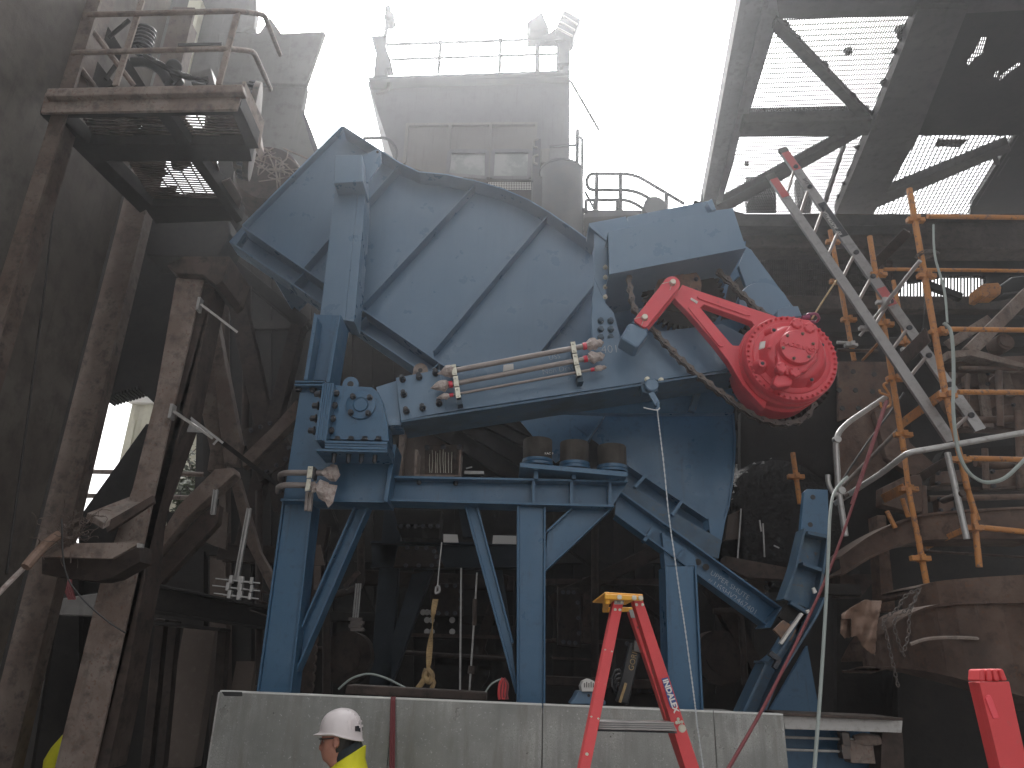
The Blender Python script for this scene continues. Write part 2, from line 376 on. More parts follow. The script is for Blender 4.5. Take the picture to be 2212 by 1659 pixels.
# left lower wall under the gap
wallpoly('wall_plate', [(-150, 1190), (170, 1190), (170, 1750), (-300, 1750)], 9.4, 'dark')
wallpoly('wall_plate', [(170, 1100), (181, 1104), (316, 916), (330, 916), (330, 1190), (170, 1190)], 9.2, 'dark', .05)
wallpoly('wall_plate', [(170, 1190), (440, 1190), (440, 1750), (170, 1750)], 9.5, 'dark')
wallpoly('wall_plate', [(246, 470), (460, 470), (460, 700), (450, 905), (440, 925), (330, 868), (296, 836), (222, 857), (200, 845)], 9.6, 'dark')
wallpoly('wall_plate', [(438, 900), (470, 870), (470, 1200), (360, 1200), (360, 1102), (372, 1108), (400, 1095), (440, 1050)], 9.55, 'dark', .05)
mb = MB()
for i in range(11):
    x = 224 + i * 7; y = 857 - i * 2.1
    mb.slab([(x, y - 2), (x + 4, y - 3), (x + 4, y + 4), (x, y + 5)], 9.58, .3)
build('sheet_edge', mb, M['dark'], t)
# ---- tan / brown plates seen in the gloom, lower left
mb = MB(); mb.slab(K(7, 1180, 740, 1390, 740, 1250, 1646, 1020, 1646), 9.0, .2)
build('steel_column', mb, M['tan'], None, 'dusty tan column standing in the gloom behind the lower left bracing', 'column', bevel=.01)
mb = MB(); mb.slab(K(7, 1520, 960, 1640, 960, 1600, 1200, 1475, 1200), 8.6, .2)
build('steel_plate', mb, M['tan'], None, 'pale tan plate just above the left corner of the galvanised panels', 'plate')
mb = MB(); mb.ibq(K(7, 940, 450, 1760, 610), K(7, 920, 640, 1700, 760), 8.0, .3, .03); mb.slab(K(7, 920, 690, 1420, 745, 1420, 765, 920, 720), 7.95, .3)
build('cross_beam', mb, M['dark'], None, 'black crossbeam running from the brown column to the foot of the left blue post', 'beam', bevel=.006)
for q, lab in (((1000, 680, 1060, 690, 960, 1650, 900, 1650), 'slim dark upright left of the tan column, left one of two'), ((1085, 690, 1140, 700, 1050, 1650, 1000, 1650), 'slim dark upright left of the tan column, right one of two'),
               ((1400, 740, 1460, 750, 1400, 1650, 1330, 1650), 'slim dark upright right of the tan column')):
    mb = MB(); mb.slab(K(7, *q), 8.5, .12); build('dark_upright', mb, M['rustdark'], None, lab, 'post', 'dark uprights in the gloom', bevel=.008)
# brown column with galvanised straps
t = thing('brown_column', 'broad dusty brown H column in front of the left gap with galvanised clamps', 'column')
mb = MB(); mb.slab([(380, 600), (442, 592), (373, 882), (292, 1254), (202, 1662), (100, 1735), (118, 1657), (218, 1250), (286, 1054), (336, 855)], 6.2, .035); build('front_flange', mb, M['rustlight'], t, bevel=.006)
mb = MB(); mb.slab([(441, 590), (468, 598), (407, 889), (326, 1104), (312, 1254), (265, 1509), (232, 1662), (205, 1662), (292, 1254), (373, 882)], 6.3, .3); build('web', mb, M['rust'], t, bevel=.006)
mb = MB(); mb.slab([(455, 600), (470, 600), (410, 889), (330, 1104), (316, 1254), (268, 1509), (236, 1662), (226, 1662), (300, 1254), (395, 889)], 6.58, .03); build('rear_flange', mb, M['rustlight'], t, bevel=.006)
def clampplate(x, y, n):
    mb = MB(); a = P(x, y, 6.15); mb.bar(a, a + V((.28, .25, -.16)), .05, .02, (0, -.6, 1)); mb.box((a.x - .03, 6.12, a.z - .08), (a.x - .005, 6.2, a.z + .05))
    build('clamp_angle', mb, M['galv_bar'], t)
clampplate(435, 655, 0); clampplate(376, 886, 1)
mb = MB(); mb.slab(K(4, 1205, 1040, 1275, 1080, 1330, 1135, 1180, 1130), 6.4, .008); mb.pbar((405, 897), (482, 957), 6.38, .02, .06); mb.pbar((470, 949), (460, 960), 6.38, .015, .015); build('gusset', mb, M['galv_bar'], t)
mb = MB(); mb.pbar((482, 957), (620, 1064), 6.38, .04, .06, 7.2); build('strap', mb, M['dark'], t)
mb = MB(); mb.slab(K(4, 1180, 0, 1480, 0, 1430, 160, 1390, 190, 1300, 120, 1130, 110, 1070, 60), 6.1, .6); build('cap_plate', mb, M['rust'], t, bevel=.01)
# bracing members between brown column and blue posts
def brace(px, Y, d, lab, m='rustmid', nm='diagonal_brace', grp='brown braces left of the blue post'):
    mb = MB(); mb.slab(px, Y, d); return build(nm, mb, M[m], None, lab, 'brace', grp, bevel=.01)
brace(K(4, 1330, 420, 1380, 330, 1545, 1200, 1520, 1340, 1440, 1330), 7.6, .15, 'tall brown brace rising to a point right of the brown column')
brace(K(4, 1250, 800, 1330, 430, 1400, 900, 1440, 1380, 1330, 1380, 1350, 1250), 7.9, .12, 'wide brown plate brace behind the leafy gap')
brace(K(4, 1380, 1370, 1500, 1360, 1510, 1400, 1180, 1700, 975, 1960, 985, 1860, 1150, 1600), 7.2, .2, 'thick brown brace slanting down left below the leafy gap', 'rustlight')
brace([(640, 862), (640, 905), (545, 1000), (524, 1010), (522, 985), (585, 925)], 7.7, .15, 'brown brace slanting up right to the blue mid post')
brace([(496, 1035), (515, 1030), (560, 1190), (600, 1260), (590, 1290), (530, 1170)], 7.7, .12, 'thin dark brace slanting down right behind the hanging strut')
brace([(330, 1225), (440, 1106), (475, 1090), (470, 1130), (345, 1262)], 7.3, .12, 'dark brace just below the thick slanting brown brace', 'rust')
mb = MB(); mb.slab(K(7, 1300, 40, 1440, 0, 1470, 0, 1450, 240, 1370, 215, 1270, 170), 8.3, .05); build('steel_plate', mb, M['tan'], None, 'small tan plate with scrawled marks above the black crossbeam', 'plate')
for c, lab in (((1385, 1500, 1365, 1660), 'upper short galvanised hanging strut'), ((1600, 1620, 1515, 2090), 'long galvanised hanging strut above the clamp cluster')):
    (x0, y0), (x1, y1) = K(4, *c); mb = MB(); a, b = P(x0, y0, 7.0), P(x1, y1, 7.0)
    u = (b - a).normalized(); s_ = V((0, -1, 0)).cross(u).normalized()
    for o_ in (-1, 1): mb.bar(a + s_ * .016 * o_, b + s_ * .016 * o_, .01, .035)
    mb.bar(a + V((0, .03, 0)), b + V((0, .03, 0)), .042, .004)
    build('hanging_strut', mb, M['galv_bar'], None, lab, 'strut', 'hanging galvanised struts')
t = thing('clamp_cluster', 'cluster of small steel beam clamps with threaded rods right of the brown column', 'clamps')
for i, (x, y) in enumerate(K(7, 1500, 435, 1560, 440, 1480, 480, 1560, 490, 1490, 530, 1550, 540)):
    mb = MB(); a = P(x, y, 6.9); L_ = .16; mb.tube([a - V((L_, 0, -.005)), a + V((L_, 0, -.02))], .007, 6); mb.box((a.x - .03, 6.87, a.z - .035), (a.x + .0, 6.93, a.z + .035)); mb.box((a.x + .07, 6.88, a.z - .03), (a.x + .095, 6.92, a.z + .03))
    build('clamp', mb, M['galv_bar'], t, bevel=.003)
for dy in (0, 22, 50):
    mb = MB(); mb.tube([P(540, 1268 + dy, 7.0), P(590, 1286 + dy, 7.2)], .008, 6); build('small_pipe', mb, M['rust'], t)
# shelf ledges with debris on brown column
t = thing('debris_ledge', 'rusty ledge plate covered in swarf halfway up the brown column', 'ledge')
mb = MB(); mb.prism([P(x, y, Y) for (x, y), Y in zip([(188, 1108), (318, 1058), (330, 1072), (225, 1130)], (6.0, 6.3, 6.3, 5.9))], (0, 0, -.05)); build('ledge_plate', mb, M['rustlight'], t, bevel=.004)
mb = MB(); mb.slab([(225, 1130), (330, 1070), (332, 1085), (232, 1150)], 5.95, .04); build('lip', mb, M['rust'], t)
t = thing('bracket_shelf', 'wide rusty shelf bracket in front of the brown column above the red hose', 'shelf')
mb = MB(); mb.slab(K(7, 270, 290, 720, 300, 900, 215, 900, 320, 720, 420, 640, 440, 560, 440, 270, 400), 5.75, .2); build('bracket_plate', mb, M['rustdark'], t)
mb = MB(); mb.slab(K(7, 270, 290, 720, 300, 910, 195, 480, 200), 5.55, .04); build('top_plate', mb, M['rustlight'], t, bevel=.004)
mb = MB(); mb.slab(K(7, 880, 200, 918, 205, 915, 228, 880, 228), 5.5, .03); build('end_cap', mb, M['galv_bar'], t)
random.seed(3)
mb = MB()
for i in range(70):
    a = P(150 + random.gauss(0, 24), 1155 + random.gauss(0, 15), 5.5 + random.random() * .3); pts = [a]; d = V((random.gauss(0, 1), random.gauss(0, .4), random.gauss(0, 1))).normalized()
    for k in range(7):
        d = (d + V((random.gauss(0, .5), random.gauss(0, .3), random.gauss(0, .5)))).normalized(); pts.append(pts[-1] + d * .034)
    mb.tube(pts, .003, 4)
build('wire_tangle', mb, M['rustmid'], None, 'tangle of loose wires and rags on the left ledges', 'wires', kind='stuff')
t = thing('cable_bundle', 'pale bundle of taped cables running up from the left edge to the wire tangle', 'cables')
mb = MB(); mb.tube(smoothline([P(-20, 1300, 5.2), P(30, 1248, 5.3), P(80, 1200, 5.4), P(125, 1165, 5.5)]), .018, 8); build('cable', mb, M['wrap'], t)
mb = MB(); mb.tube(smoothline([P(55, 1225, 5.3), P(95, 1180, 5.4), P(128, 1155, 5.5)]), .035, 8); build('wrapping', mb, M['cloth'], t)
mb = MB(); mb.tube(smoothline([P(133, 1120, 5.4), P(140, 1230, 5.4), P(175, 1290, 5.4), P(230, 1340, 5.4), P(272, 1368, 5.45)]), .006, 6)
build('loose_cable', mb, M['cable'], None, 'thin black cable hanging in a curve across the brown column', 'cable')
mb = MB(); mb.slab(K(7, 360, 560, 640, 520, 600, 670, 360, 660), 8.0, .2)
build('grey_box', mb, M['grey'], None, 'grey cabinet behind the coiled red hose at lower left', 'cabinet', bevel=.01)
mb = MB(); mb.slab(K(7, 275, 640, 330, 525, 372, 535, 355, 655), 8.3, .03); build('pale_board', mb, M['cream'], None, 'small bright cream board left of the grey cabinet', 'board')
mb = MB()
for k in range(4): mb.tube(smoothline([P(145 + k * 4, 1235, 7.6), P(138 + k * 5, 1262, 7.55), P(150 + k * 4, 1295, 7.6)]), .012, 6)
build('coiled_hose', mb, M['rope_red'], None, 'coiled red hose hanging beside the grey cabinet', 'hose')
# guard with mesh
t = thing('mesh_guard', 'small wire mesh guard window in the dark lower left wall', 'guard')
q = K(7, 170, 1065, 295, 1065, 245, 1330, 75, 1330)
mb = MB(); mb.slab([(x, y) for x, y in q], 9.2, .02); build('back_board', mb, M['tan'], t)
mb = MB()
for i in range(14):
    f = i / 13; a = P(q[0][0] * (1 - f) + q[1][0] * f, q[0][1], 9.1); b = P(q[3][0] * (1 - f) + q[2][0] * f, q[3][1], 9.1); mb.bar(a, b, .006, .006)
for i in range(20):
    f = i / 19; a = P(q[0][0] * (1 - f) + q[3][0] * f, q[0][1] * (1 - f) + q[3][1] * f, 9.1); b = P(q[1][0] * (1 - f) + q[2][0] * f, q[1][1] * (1 - f) + q[2][1] * f, 9.1); mb.bar(a, b, .006, .006)
build('wire_mesh', mb, M['dark'], t)
mb = MB(); mb.slab(K(7, 80, 1270, 280, 1100, 290, 1130, 100, 1310), 9.0, .05); build('guard_bar', mb, M['dark'], t)
# pale shed seen through the gap, railing, plant
t = thing('cream_shed', 'cream ribbed metal shed seen through the bright gap at left', 'shed')
mb = MB()
x0 = P(263, 1100, 15.0).x; zt = P(300, 872, 15).z
n = 34; wv = []
for i in range(n): wv.append((x0 + i * .09 - .25, 15 - (.03 if i % 4 < 2 else 0)))
for i in range(n - 1):
    (a, b), (c, d) = wv[i], wv[i + 1]; mb.add([(a, b, 0), (c, d, 0), (c, d, zt), (a, b, zt)], [[0, 1, 2, 3]])
mb.box((wv[0][0], 15.02, 0), (wv[-1][0], 15.1, zt)); build('cladding', mb, M['cream'], t)
mb = MB(); mb.box((wv[0][0] - .05, 14.85, zt - .02), (wv[-1][0], 15.0, zt + .26)); build('barge_board', mb, M['white'], t)
mb = MB(); mb.pbar(*K(4, 860, 1050, 820, 1250), 14.8, .07, .07); build('downpipe', mb, M['cream'], t)
t = thing('gap_railing', 'brown pipe railing crossing the bright gap at left', 'railing')
for y0, y1 in (((545, 1385), (1320, 1405)), ((500, 1540), (1300, 1555))):
    mb = MB(); a = K(4, *y0)[0]; b = K(4, *y1)[0]; mb.tube([P(*a, 10.5), P(*b, 10.5)], .035, 8); build('rail', mb, M['rustlight'], t)
for c in ((550, 1385, 490, 1640), (1000, 1395, 960, 1640)):
    mb = MB(); a, b = K(4, *c); mb.tube([P(*a, 10.5), P(*b, 10.5)], .035, 8); build('post', mb, M['rustlight'], t)
random.seed(5)
t = thing('leafy_shrub', 'dark leafy shrub in front of the cream shed behind the brown column', 'shrub')
stems = MB(); lv = MB()
for i in range(9):
    pts = [P(390 + random.uniform(-15, 40), 1120, 13.5)]; tip = P(random.uniform(385, 440), random.uniform(925, 1040), 13.5 + random.uniform(-.4, .4))
    for k in range(1, 6):
        pts.append(pts[0].lerp(tip, k / 5) + V((random.gauss(0, .05), random.gauss(0, .05), 0)))
    stems.tube(pts, .012, 5)
    for p0 in smoothline(pts, 9):
        for _ in range(2):
            c = p0 + V((random.gauss(0, .11), random.gauss(0, .11), random.gauss(0, .1))); d = V((random.gauss(0, 1), random.gauss(0, 1), random.gauss(-.3, .6))).normalized(); e = d.orthogonal().normalized()
            lv.add([c, c + d * .07 + e * .03, c + d * .15, c + d * .07 - e * .03], [[0, 1, 2, 3]])
build('stem', stems, M['rust'], t); build('foliage', lv, M['leaf'], t)
# ---- pale hopper / plates upper left
t = thing('pale_hopper', 'pale grey steel hopper and ducting behind the upper left platform', 'hopper')
mb = MB(); mb.slab([(130, -60), (552, -60), (553, 27), (548, 60), (520, 70), (498, 66), (490, 80), (500, 186), (130, 186)], 12.0, .2); build('wall_plate', mb, M['grey'], t, bevel=.02)
mb = MB(); mb.slab([(470, 72), (560, 70), (583, 37), (608, 72), (702, 67), (662, 181), (470, 178)], 11.2, .12); build('hood_plate', mb, M['grey'], t, bevel=.02)
mb = MB(); mb.slab([(470, 182), (662, 182), (652, 235), (672, 286), (690, 330), (640, 420), (470, 420)], 11.5, .2); build('lower_plate', mb, M['grey'], t, bevel=.02)
mb = MB(); mb.slab([(652, 235), (660, 250), (676, 290), (692, 335), (684, 345), (668, 300)], 11.4, .3); build('rim_plate', mb, M['towerdark'], t)
for c in ((1215, 0, 1300, 0, 1190, 440, 1110, 400), (640, 0, 700, 0, 560, 400, 500, 400), (340, 0, 420, 0, 300, 330, 230, 330)):
    mb = MB(); mb.slab(K(1, *c), 11.8, .2); build('stiffener', mb, M['cream'] if c[0] > 1000 else M['grey'], t, bevel=.01)
mb = MB(); mb.slab(K(1, 820, 0, 900, 0, 930, 200, 880, 200), 11.7, .25); build('duct_corner', mb, M['towerdark'], t)
mb = MB(); mb.pbar(*K(1, 200, 0, 470, 240), 10.5, .2, .2); build('dark_channel', mb, M['dark'], t)
# ---- upper left platform
Zp = P(300, 242, 5.0).z
t = thing('upper_platform', 'dusty elevated walkway platform with handrails at upper left', 'platform')
mb = MB(); mb.slab([(97, 200), (526, 190), (511, 236), (87, 243)], 4.88, .03); build('toe_board', mb, M['rustlight'], t, bevel=.006)
mb = MB(); mb.slab([(101, 190), (524, 181), (526, 198), (97, 208)], 4.82, .09); build('edge_channel', mb, M['rustlight'], t, bevel=.012)
a, b, c, d = P(511, 236, 5.0), PZ(554, 322, Zp), P(526, 184, 5.0), None
mb = MB(); mb.prism([a, b, b + V((0, 0, .3)), a + V((0, 0, .3))], (.03, 0, 0)); build('side_board', mb, M['rustlight'], t, bevel=.006)
def pz(px, dz=0): return [PZ(x, y, Zp + dz) for x, y in px]
def zbeam(c, h=.13, dz=0, m='dark', name='joist'):
    mb = MB(); mb.prism(pz(K(1, *c), dz), (0, 0, h)); build(name, mb, M[m], t, bevel=.006)
zbeam((255, 720, 1520, 698, 1500, 742, 280, 765)); zbeam((255, 735, 380, 745, 980, 1330, 900, 1370), .15); zbeam((1010, 745, 1100, 745, 1560, 1420, 1520, 1440), .16, .0)
zbeam((1480, 700, 1545, 690, 1665, 955, 1590, 960), .15); zbeam((540, 930, 1600, 930, 1620, 1040, 640, 1040), .18); zbeam((920, 1325, 1440, 1325, 1500, 1420, 1000, 1440), .15)
zbeam((1250, 1035, 1390, 1035, 1410, 1090, 1400, 1180, 1330, 1140), .02, .12, 'tan', 'floor_plate'); zbeam((1400, 1180, 1480, 1150, 1555, 1280, 1520, 1440), .02, .07, 'tan', 'floor_plate')
# ---- unseen wall and roof, added beside the camera to cut front light
t = thing('shed_light_blocker', 'added out-of-view steel wall and roof blocking light at the far right', 'shed')
mb = MB(); mb.box((11.5, -3, 0), (11.8, 9, 11)); build('wall_plate', mb, M['wall'], t)
mb = MB(); mb.box((3.4, 0, 11.0), (11.8, 6.0, 11.2)); build('blocker_roof', mb, M['dark'], t)
# ---------------------------------------------------------------- gratings lying in a horizontal plane, clipped to a traced panel
def clipline(poly, o, d):
    ts = []
    n = len(poly)
    for i in range(n):
        a, b = poly[i], poly[(i + 1) % n]; e = b - a; den = d.x * e.y - d.y * e.x
        if abs(den) < 1e-9: continue
        w_ = a - o; t_ = (w_.x * e.y - w_.y * e.x) / den; s_ = (w_.x * d.y - w_.y * d.x) / den
        if 0 <= s_ < 1: ts.append(t_)
    return sorted(ts)
def grating(poly, z, ang, pitch=.03, cross=.1, bt=.005, bd=.028, rt=.006, holes=None):
    mb = MB(); poly = [V((p.x, p.y, 0)) for p in poly]; cen = sum(poly, V()) / len(poly)
    for ang_, pit, th, dep, dz in ((ang, pitch, bt, bd, 0), (ang + math.pi / 2, cross, rt, .01, .019)):
        d = V((math.cos(ang_), math.sin(ang_), 0)); nn = V((-d.y, d.x, 0))
        ext = [(p - cen).dot(nn) for p in poly]; k = math.ceil(min(ext) / pit)
        while k * pit < max(ext):
            ts = clipline(poly, cen + nn * (k * pit), d)
            for a, b in zip(ts[::2], ts[1::2]):
                p = cen + nn * (k * pit) + d * a; q = cen + nn * (k * pit) + d * b
                h = nn * (th / 2); zz = V((0, 0, z + dz))
                mb.prism([p - h + zz, p + h + zz, q + h + zz, q - h + zz], (0, 0, dep))
            k += 1
    return mb
for nm, c, pit in (('a', (470, 750, 1000, 740, 1110, 920, 590, 930), .06), ('b', (1100, 745, 1480, 740, 1590, 920, 1230, 930), .06), ('c', (780, 1040, 1210, 1040, 1400, 1330, 960, 1330), .06)):
    g = grating(pz(K(1, *c)), Zp + .09, .02, .036, .12, .014, .012, .012)
    build('grating', g, M['rust'] if nm != 'b' else M['rustmid'], t, kind='stuff')
    random.seed(ord(nm)); mb = MB()
    px = K(1, *c)
    for i in range(7 if nm != 'b' else 3):
        u, v = random.random(), random.random()
        x = (px[0][0] * (1 - u) + px[1][0] * u) * (1 - v) + (px[3][0] * (1 - u) + px[2][0] * u) * v; y = (px[0][1] * (1 - u) + px[1][1] * u) * (1 - v) + (px[3][1] * (1 - u) + px[2][1] * u) * v
        o_ = PZ(x, y, Zp + .108); pts = [o_ + V((math.cos(a_) * random.uniform(.06, .22), math.sin(a_) * random.uniform(.04, .16), 0)) for a_ in [k * .9 for k in range(7)]]
        mb.prism(pts, (0, 0, .02))
    build('caked_dirt', mb, M['dark'], t, kind='stuff')
# handrails of the platform
def rail(parent, pts, r, m='rustlight', rad=.085, name='handrail', n=8):
    mb = MB(); mb.tube(pts, r, n, rad); return build(name, mb, M[m], parent)
rail(t, [P(*q, Y) for q, Y in zip(K(1, 860, 550, 590, 190, 550, 95, 1520, 70, 1700, 95, 1800, 350), (5.4, 5.1, 5.0, 5.0, 5.3, 6.2))], .025)
rail(t, [P(*q, Y) for q, Y in zip(K(1, 600, 545, 510, 430, 455, 340, 1450, 312, 1630, 330, 1740, 575), (5.38, 5.1, 5.0, 5.0, 5.3, 6.2))], .025)
for c, wd in (((910, 0, 740, 545), .07), ((1525, 75, 1405, 540), .07)):
    mb = MB(); a, b = K(1, *c); mb.pbar(a, b, 5.02, wd * .73, .02); build('stanchion', mb, M['rustlight'], t)
mb = MB(); mb.slab(K(1, 610, 0, 685, 0, 470, 560, 350, 560), 5.6, .03); mb.slab(K(1, 585, 0, 612, 0, 372, 560, 345, 560), 5.58, .12); build('channel_post', mb, M['rustlight'], t, bevel=.006)
mb = MB(); mb.pbar(*K(1, 650, 160, 900, 560), 5.7, .1, .06); mb.pbar(*K(1, 560, 380, 690, 560), 5.7, .14, .06); build('stair_stringer', mb, M['dark'], t)
mb = MB(); mb.tube([P(*q, 5.5) for q in K(1, 1150, 292, 1430, 286)], .02, 8); build('short_bar', mb, M['dark'], t)
mb = MB(); mb.tube([P(*q, 5.4) for q in K(1, 680, 510, 760, 400, 740, 380)], .02, 8); mb.tube([P(*q, 5.4) for q in K(1, 700, 240, 830, 130)], .02, 8); build('brace_bar', mb, M['dark'], t)
# hydraulic gear standing on it
g = thing('hydraulic_arm', 'oily dark hydraulic linkage standing on the upper left platform', 'machinery')
mb = MB(); mb.tube(smoothline([P(*q, 5.8) for q in K(1, 850, 400, 940, 400, 1030, 450, 1090, 540)]), 0.05, 10); build('hose_arm', mb, M['black'], g)
mb = MB(); mb.tube([P(*q, 5.72) for q in K(1, 930, 355, 1100, 450, 1200, 495, 1330, 530)], [.022, .03, .033, .022], 10); build('cylinder', mb, M['wetglint'], g)
mb = MB(); mb.lathe(P(*K(1, 1120, 430)[0], 5.72), P(*K(1, 1120, 430)[0], 5.86), [(0, .02), (0, .075), (.15, .075)], 14); mb.slab(K(1, 1070, 470, 1140, 440, 1170, 500, 1120, 545, 1080, 540), 5.8, .08); build('knuckle', mb, M['black'], g, bevel=.01)
g = thing('coil_spring', 'dark coil spring behind the upper left handrail', 'spring')
mb = MB(); a = P(*K(1, 905, 330)[0], 6.1); mb.tube([a + V((math.cos(i * .6) * .09, math.sin(i * .6) * .09, i * .0045)) for i in range(66)], .02, 6); build('coil', mb, M['towerdark'], g)
g = thing('junction_box', 'small pale open box on the upper left platform by the right stanchion', 'box')
mb = MB(); mb.slab(K(1, 1200, 480, 1355, 435, 1380, 540, 1340, 545, 1335, 490, 1220, 510), 5.75, .15); build('box_shell', mb, M['grey'], g, bevel=.006)
g = thing('round_flange', 'big bolted round motor flange beside the upper left platform', 'flange')
c0 = P(*K(1, 1600, 790)[0], 6.6)
mb = MB(); mb.lathe(c0 + V((-.45, 0, 0)), c0 + V((.3, .25, 0)), [(0, .25), (.3, .36), (.33, .46), (.42, .48), (.44, .54), (.5, .54), (.52, .25)], 40); build('housing', mb, M['rust'], g)
for k in range(20):
    an = k * math.pi / 10; ax = V((.75, .25, 0)).normalized(); u_ = ax.orthogonal().normalized(); v_ = ax.cross(u_)
    bolt(g, c0 + V((-.45, 0, 0)) + ax * .44 + (u_ * math.cos(an) + v_ * math.sin(an)) * .51, .028, .06, 'bolt', tuple(-ax))
mb = MB(); mb.slab(K(1, 1560, 700, 1630, 690, 1660, 900, 1640, 960), 5.6, .2); build('mount_plate', mb, M['rustlight'], g, bevel=.006)
g = thing('gear_housing', 'round rusty gear housing with frayed cables below the platform corner', 'housing')
mb = MB(); c0 = P(*K(1, 1720, 1110)[0], 8.4); mb.lathe(c0, c0 + V((-.1, .6, 0)), [(0, .2), (0, .42), (.1, .46), (.6, .46)], 28); build('drum', mb, M['rust'], g)
mb = MB(); mb.slab(K(1, 1400, 1020, 1590, 1010, 1640, 1100, 1560, 1250, 1540, 1440, 1500, 1500, 1380, 1420, 1390, 1180), 9.2, .5); build('bracket', mb, M['dark'], g, bevel=.02)
mb = MB(); random.seed(4)
for i in range(16):
    a = c0 + V((random.uniform(-.1, .3), -.1, random.uniform(0, .35))); mb.tube(smoothline([a, a + V((random.gauss(0, .15), -.05, random.gauss(-.1, .1))), a + V((random.gauss(.1, .3), 0, random.gauss(-.2, .2)))], 4), .01, 4)
build('frayed_cable', mb, M['rustlight'], g)
mb = MB(); mb.slab(K(1, 840, 1400, 1470, 1400, 1480, 1500, 1400, 1660, 940, 1640), 8.6, .5); build('bearing_bracket', mb, M['dark'], None, 'sooty bracket block beneath the upper left platform', 'bracket', bevel=.02)
# ---------------------------------------------------------------- control tower
YT = 15.5
t = thing('control_tower', 'tall grey control cabin tower with flared side standing behind the blue machine', 'tower')
mb = MB(); mb.slab([(794, 177), (1231, 165), (1229, 480), (1229, 640), (930, 640), (848, 336)], YT, .15)
mb.slab([(1180, 168), (1231, 167), (1229, 640), (1180, 640)], YT + .16, 4.0); build('front_wall', mb, M['tower'], t)
mb = MB(); a, b = P(794, 177, YT + .16), P(848, 336, YT + .16); cc = P(930, 640, YT + .16)
mb.prism([a, b, b + V((.1, 0, 0)), a + V((.1, 0, 0))], (0, 4, 0)); mb.prism([b, cc, cc + V((.1, 0, 0)), b + V((.1, 0, 0))], (0, 4, 0)); build('side_wall', mb, M['tower'], t)
mb = MB(); mb.slab([(796, 166), (1231, 151), (1231, 157), (796, 172)], YT - .35, 4.6); mb.slab([(798, 173), (1229, 158), (1229, 165), (798, 177)], YT - .25, .22); build('roof_deck', mb, M['towerdark'], t)
# window storey: beige panels proud of the wall
mb = MB(); mb.slab(K(2, 405, 1060, 432, 795, 1268, 790, 1262, 1160, 700, 1160), YT - .02, .019); build('window_wall', mb, M['tower2'], t)
mb = MB()
for c in ((425, 798, 1270, 792), (700, 1150, 1240, 1150)): mb.pbar(*K(2, *c), YT - .1, .07, .08)
for c in ((432, 795, 412, 1050), (708, 795, 688, 1110), (968, 795, 955, 1160), (1262, 792, 1240, 1160)): mb.pbar(*K(2, *c), YT - .12, .07, .1)
build('mullion', mb, M['tower2'], t)
for c in ((705, 970, 945, 970, 943, 1142, 690, 1120), (985, 968, 1225, 968, 1215, 1142, 975, 1142)):
    f_ = K(2, *c); mb = MB()
    for i in range(4): mb.pbar(f_[i], f_[(i + 1) % 4], YT - .15, .1, .05)
    w_ = build('window', mb, M['tower'], t)
    mb = MB(); mb.slab(f_, YT - .09, .02); build('pane', mb, M['glass'], w_)
mb = MB(); n_ = 0
q = K(2, 940, 1172, 1236, 1166, 1236, 1215, 1090, 1222)
gr = MB()
for i in range(26):
    for j in range(5):
        x = q[0][0] + 6 + i * 3.6; y = q[0][1] + 1.5 + j * 3.4
        if x < q[1][0] and (x - q[0][0]) > j * 11 - 8:
            gr.lathe(P(x, y, YT - .12), P(x, y, YT - .1), [(0, .018), (.02, .018)], 5, False)
mb.slab(q, YT - .1, .02); build('grille_plate', mb, M['towerdark'], t); build('grille_stud', gr, M['white'], t, kind='stuff')
mb = MB(); mb.slab(K(2, 1240, 900, 1292, 890, 1285, 1170, 1235, 1165), YT - .9, .12)
build('ladder_panel', mb, M['towerdark'], t, bevel=.01)
for dy in (0, 105):
    mb = MB(); mb.tube([P(*q, YT - 1) for q in K(2, 1275, 893 + dy, 1245, 900 + dy, 1245, 945 + dy, 1270, 950 + dy)], .03, 6, .1); build('grab_handle', mb, M['tower2'], t)
mb = MB(); mb.slab(K(2, 1292, 955, 1350, 952, 1345, 1045, 1290, 1045), YT - .8, .3); build('lamp_box', mb, M['tower2'], t, bevel=.02)
mb = MB(); c0 = P(*K(2, 1425, 1105)[0], YT - 1.2); rr = mpp(c0) * 48
prof = [(0, rr), (0.05, rr * 1.02), (.1, rr), (3.2, rr * 1.0)]
mb.lathe(c0, c0 - V((0, 0, 3.2)), [(0, rr * .98), (.05, rr), (.06, rr * .97), (5, rr * .97)], 40); build('round_turret', mb, M['towerdark'], t)
mb = MB(); mb.slab(K(2, 1236, 1170, 1300, 1130, 1300, 1420, 1440, 1420, 1480, 1380, 1570, 1330, 1572, 1560, 1236, 1480), YT - 1.4, .2); build('turret_base', mb, M['towerdark'], t, bevel=.02)
def trail(c, r=.035, parent=None, Y=YT, m='towerdark', name='handrail', rad=.3):
    mb = MB(); mb.tube([P(*q, Y) for q in K(2, *c)], r, 8, rad); build(name, mb, M[m], parent or t)
trail((1345, 945, 1530, 932)); trail((1528, 835, 1525, 1080), .05, name='post'); trail((1530, 880, 1558, 890, 1558, 1085), .04, name='post')
trail((150, 890, 310, 885, 368, 960, 360, 1030), .04)
trail((300, 287, 1210, 255), .04); trail((330, 383, 1400, 347), .035)
for c in ((648, 270, 632, 470), (1034, 255, 1026, 460)): trail(c, .045, name='rail_post')
for x, y in ((648, 270), (1034, 257), (640, 372), (1030, 357)):
    mb = MB(); p_ = P(*K(2, x, y)[0], YT); mb.lathe(p_ - V((0, 0, .06)), p_ + V((0, 0, .06)), [(0, .02), (.03, .06), (.09, .06), (.12, .02)], 10); build('rail_ball', mb, M['towerdark'], t)
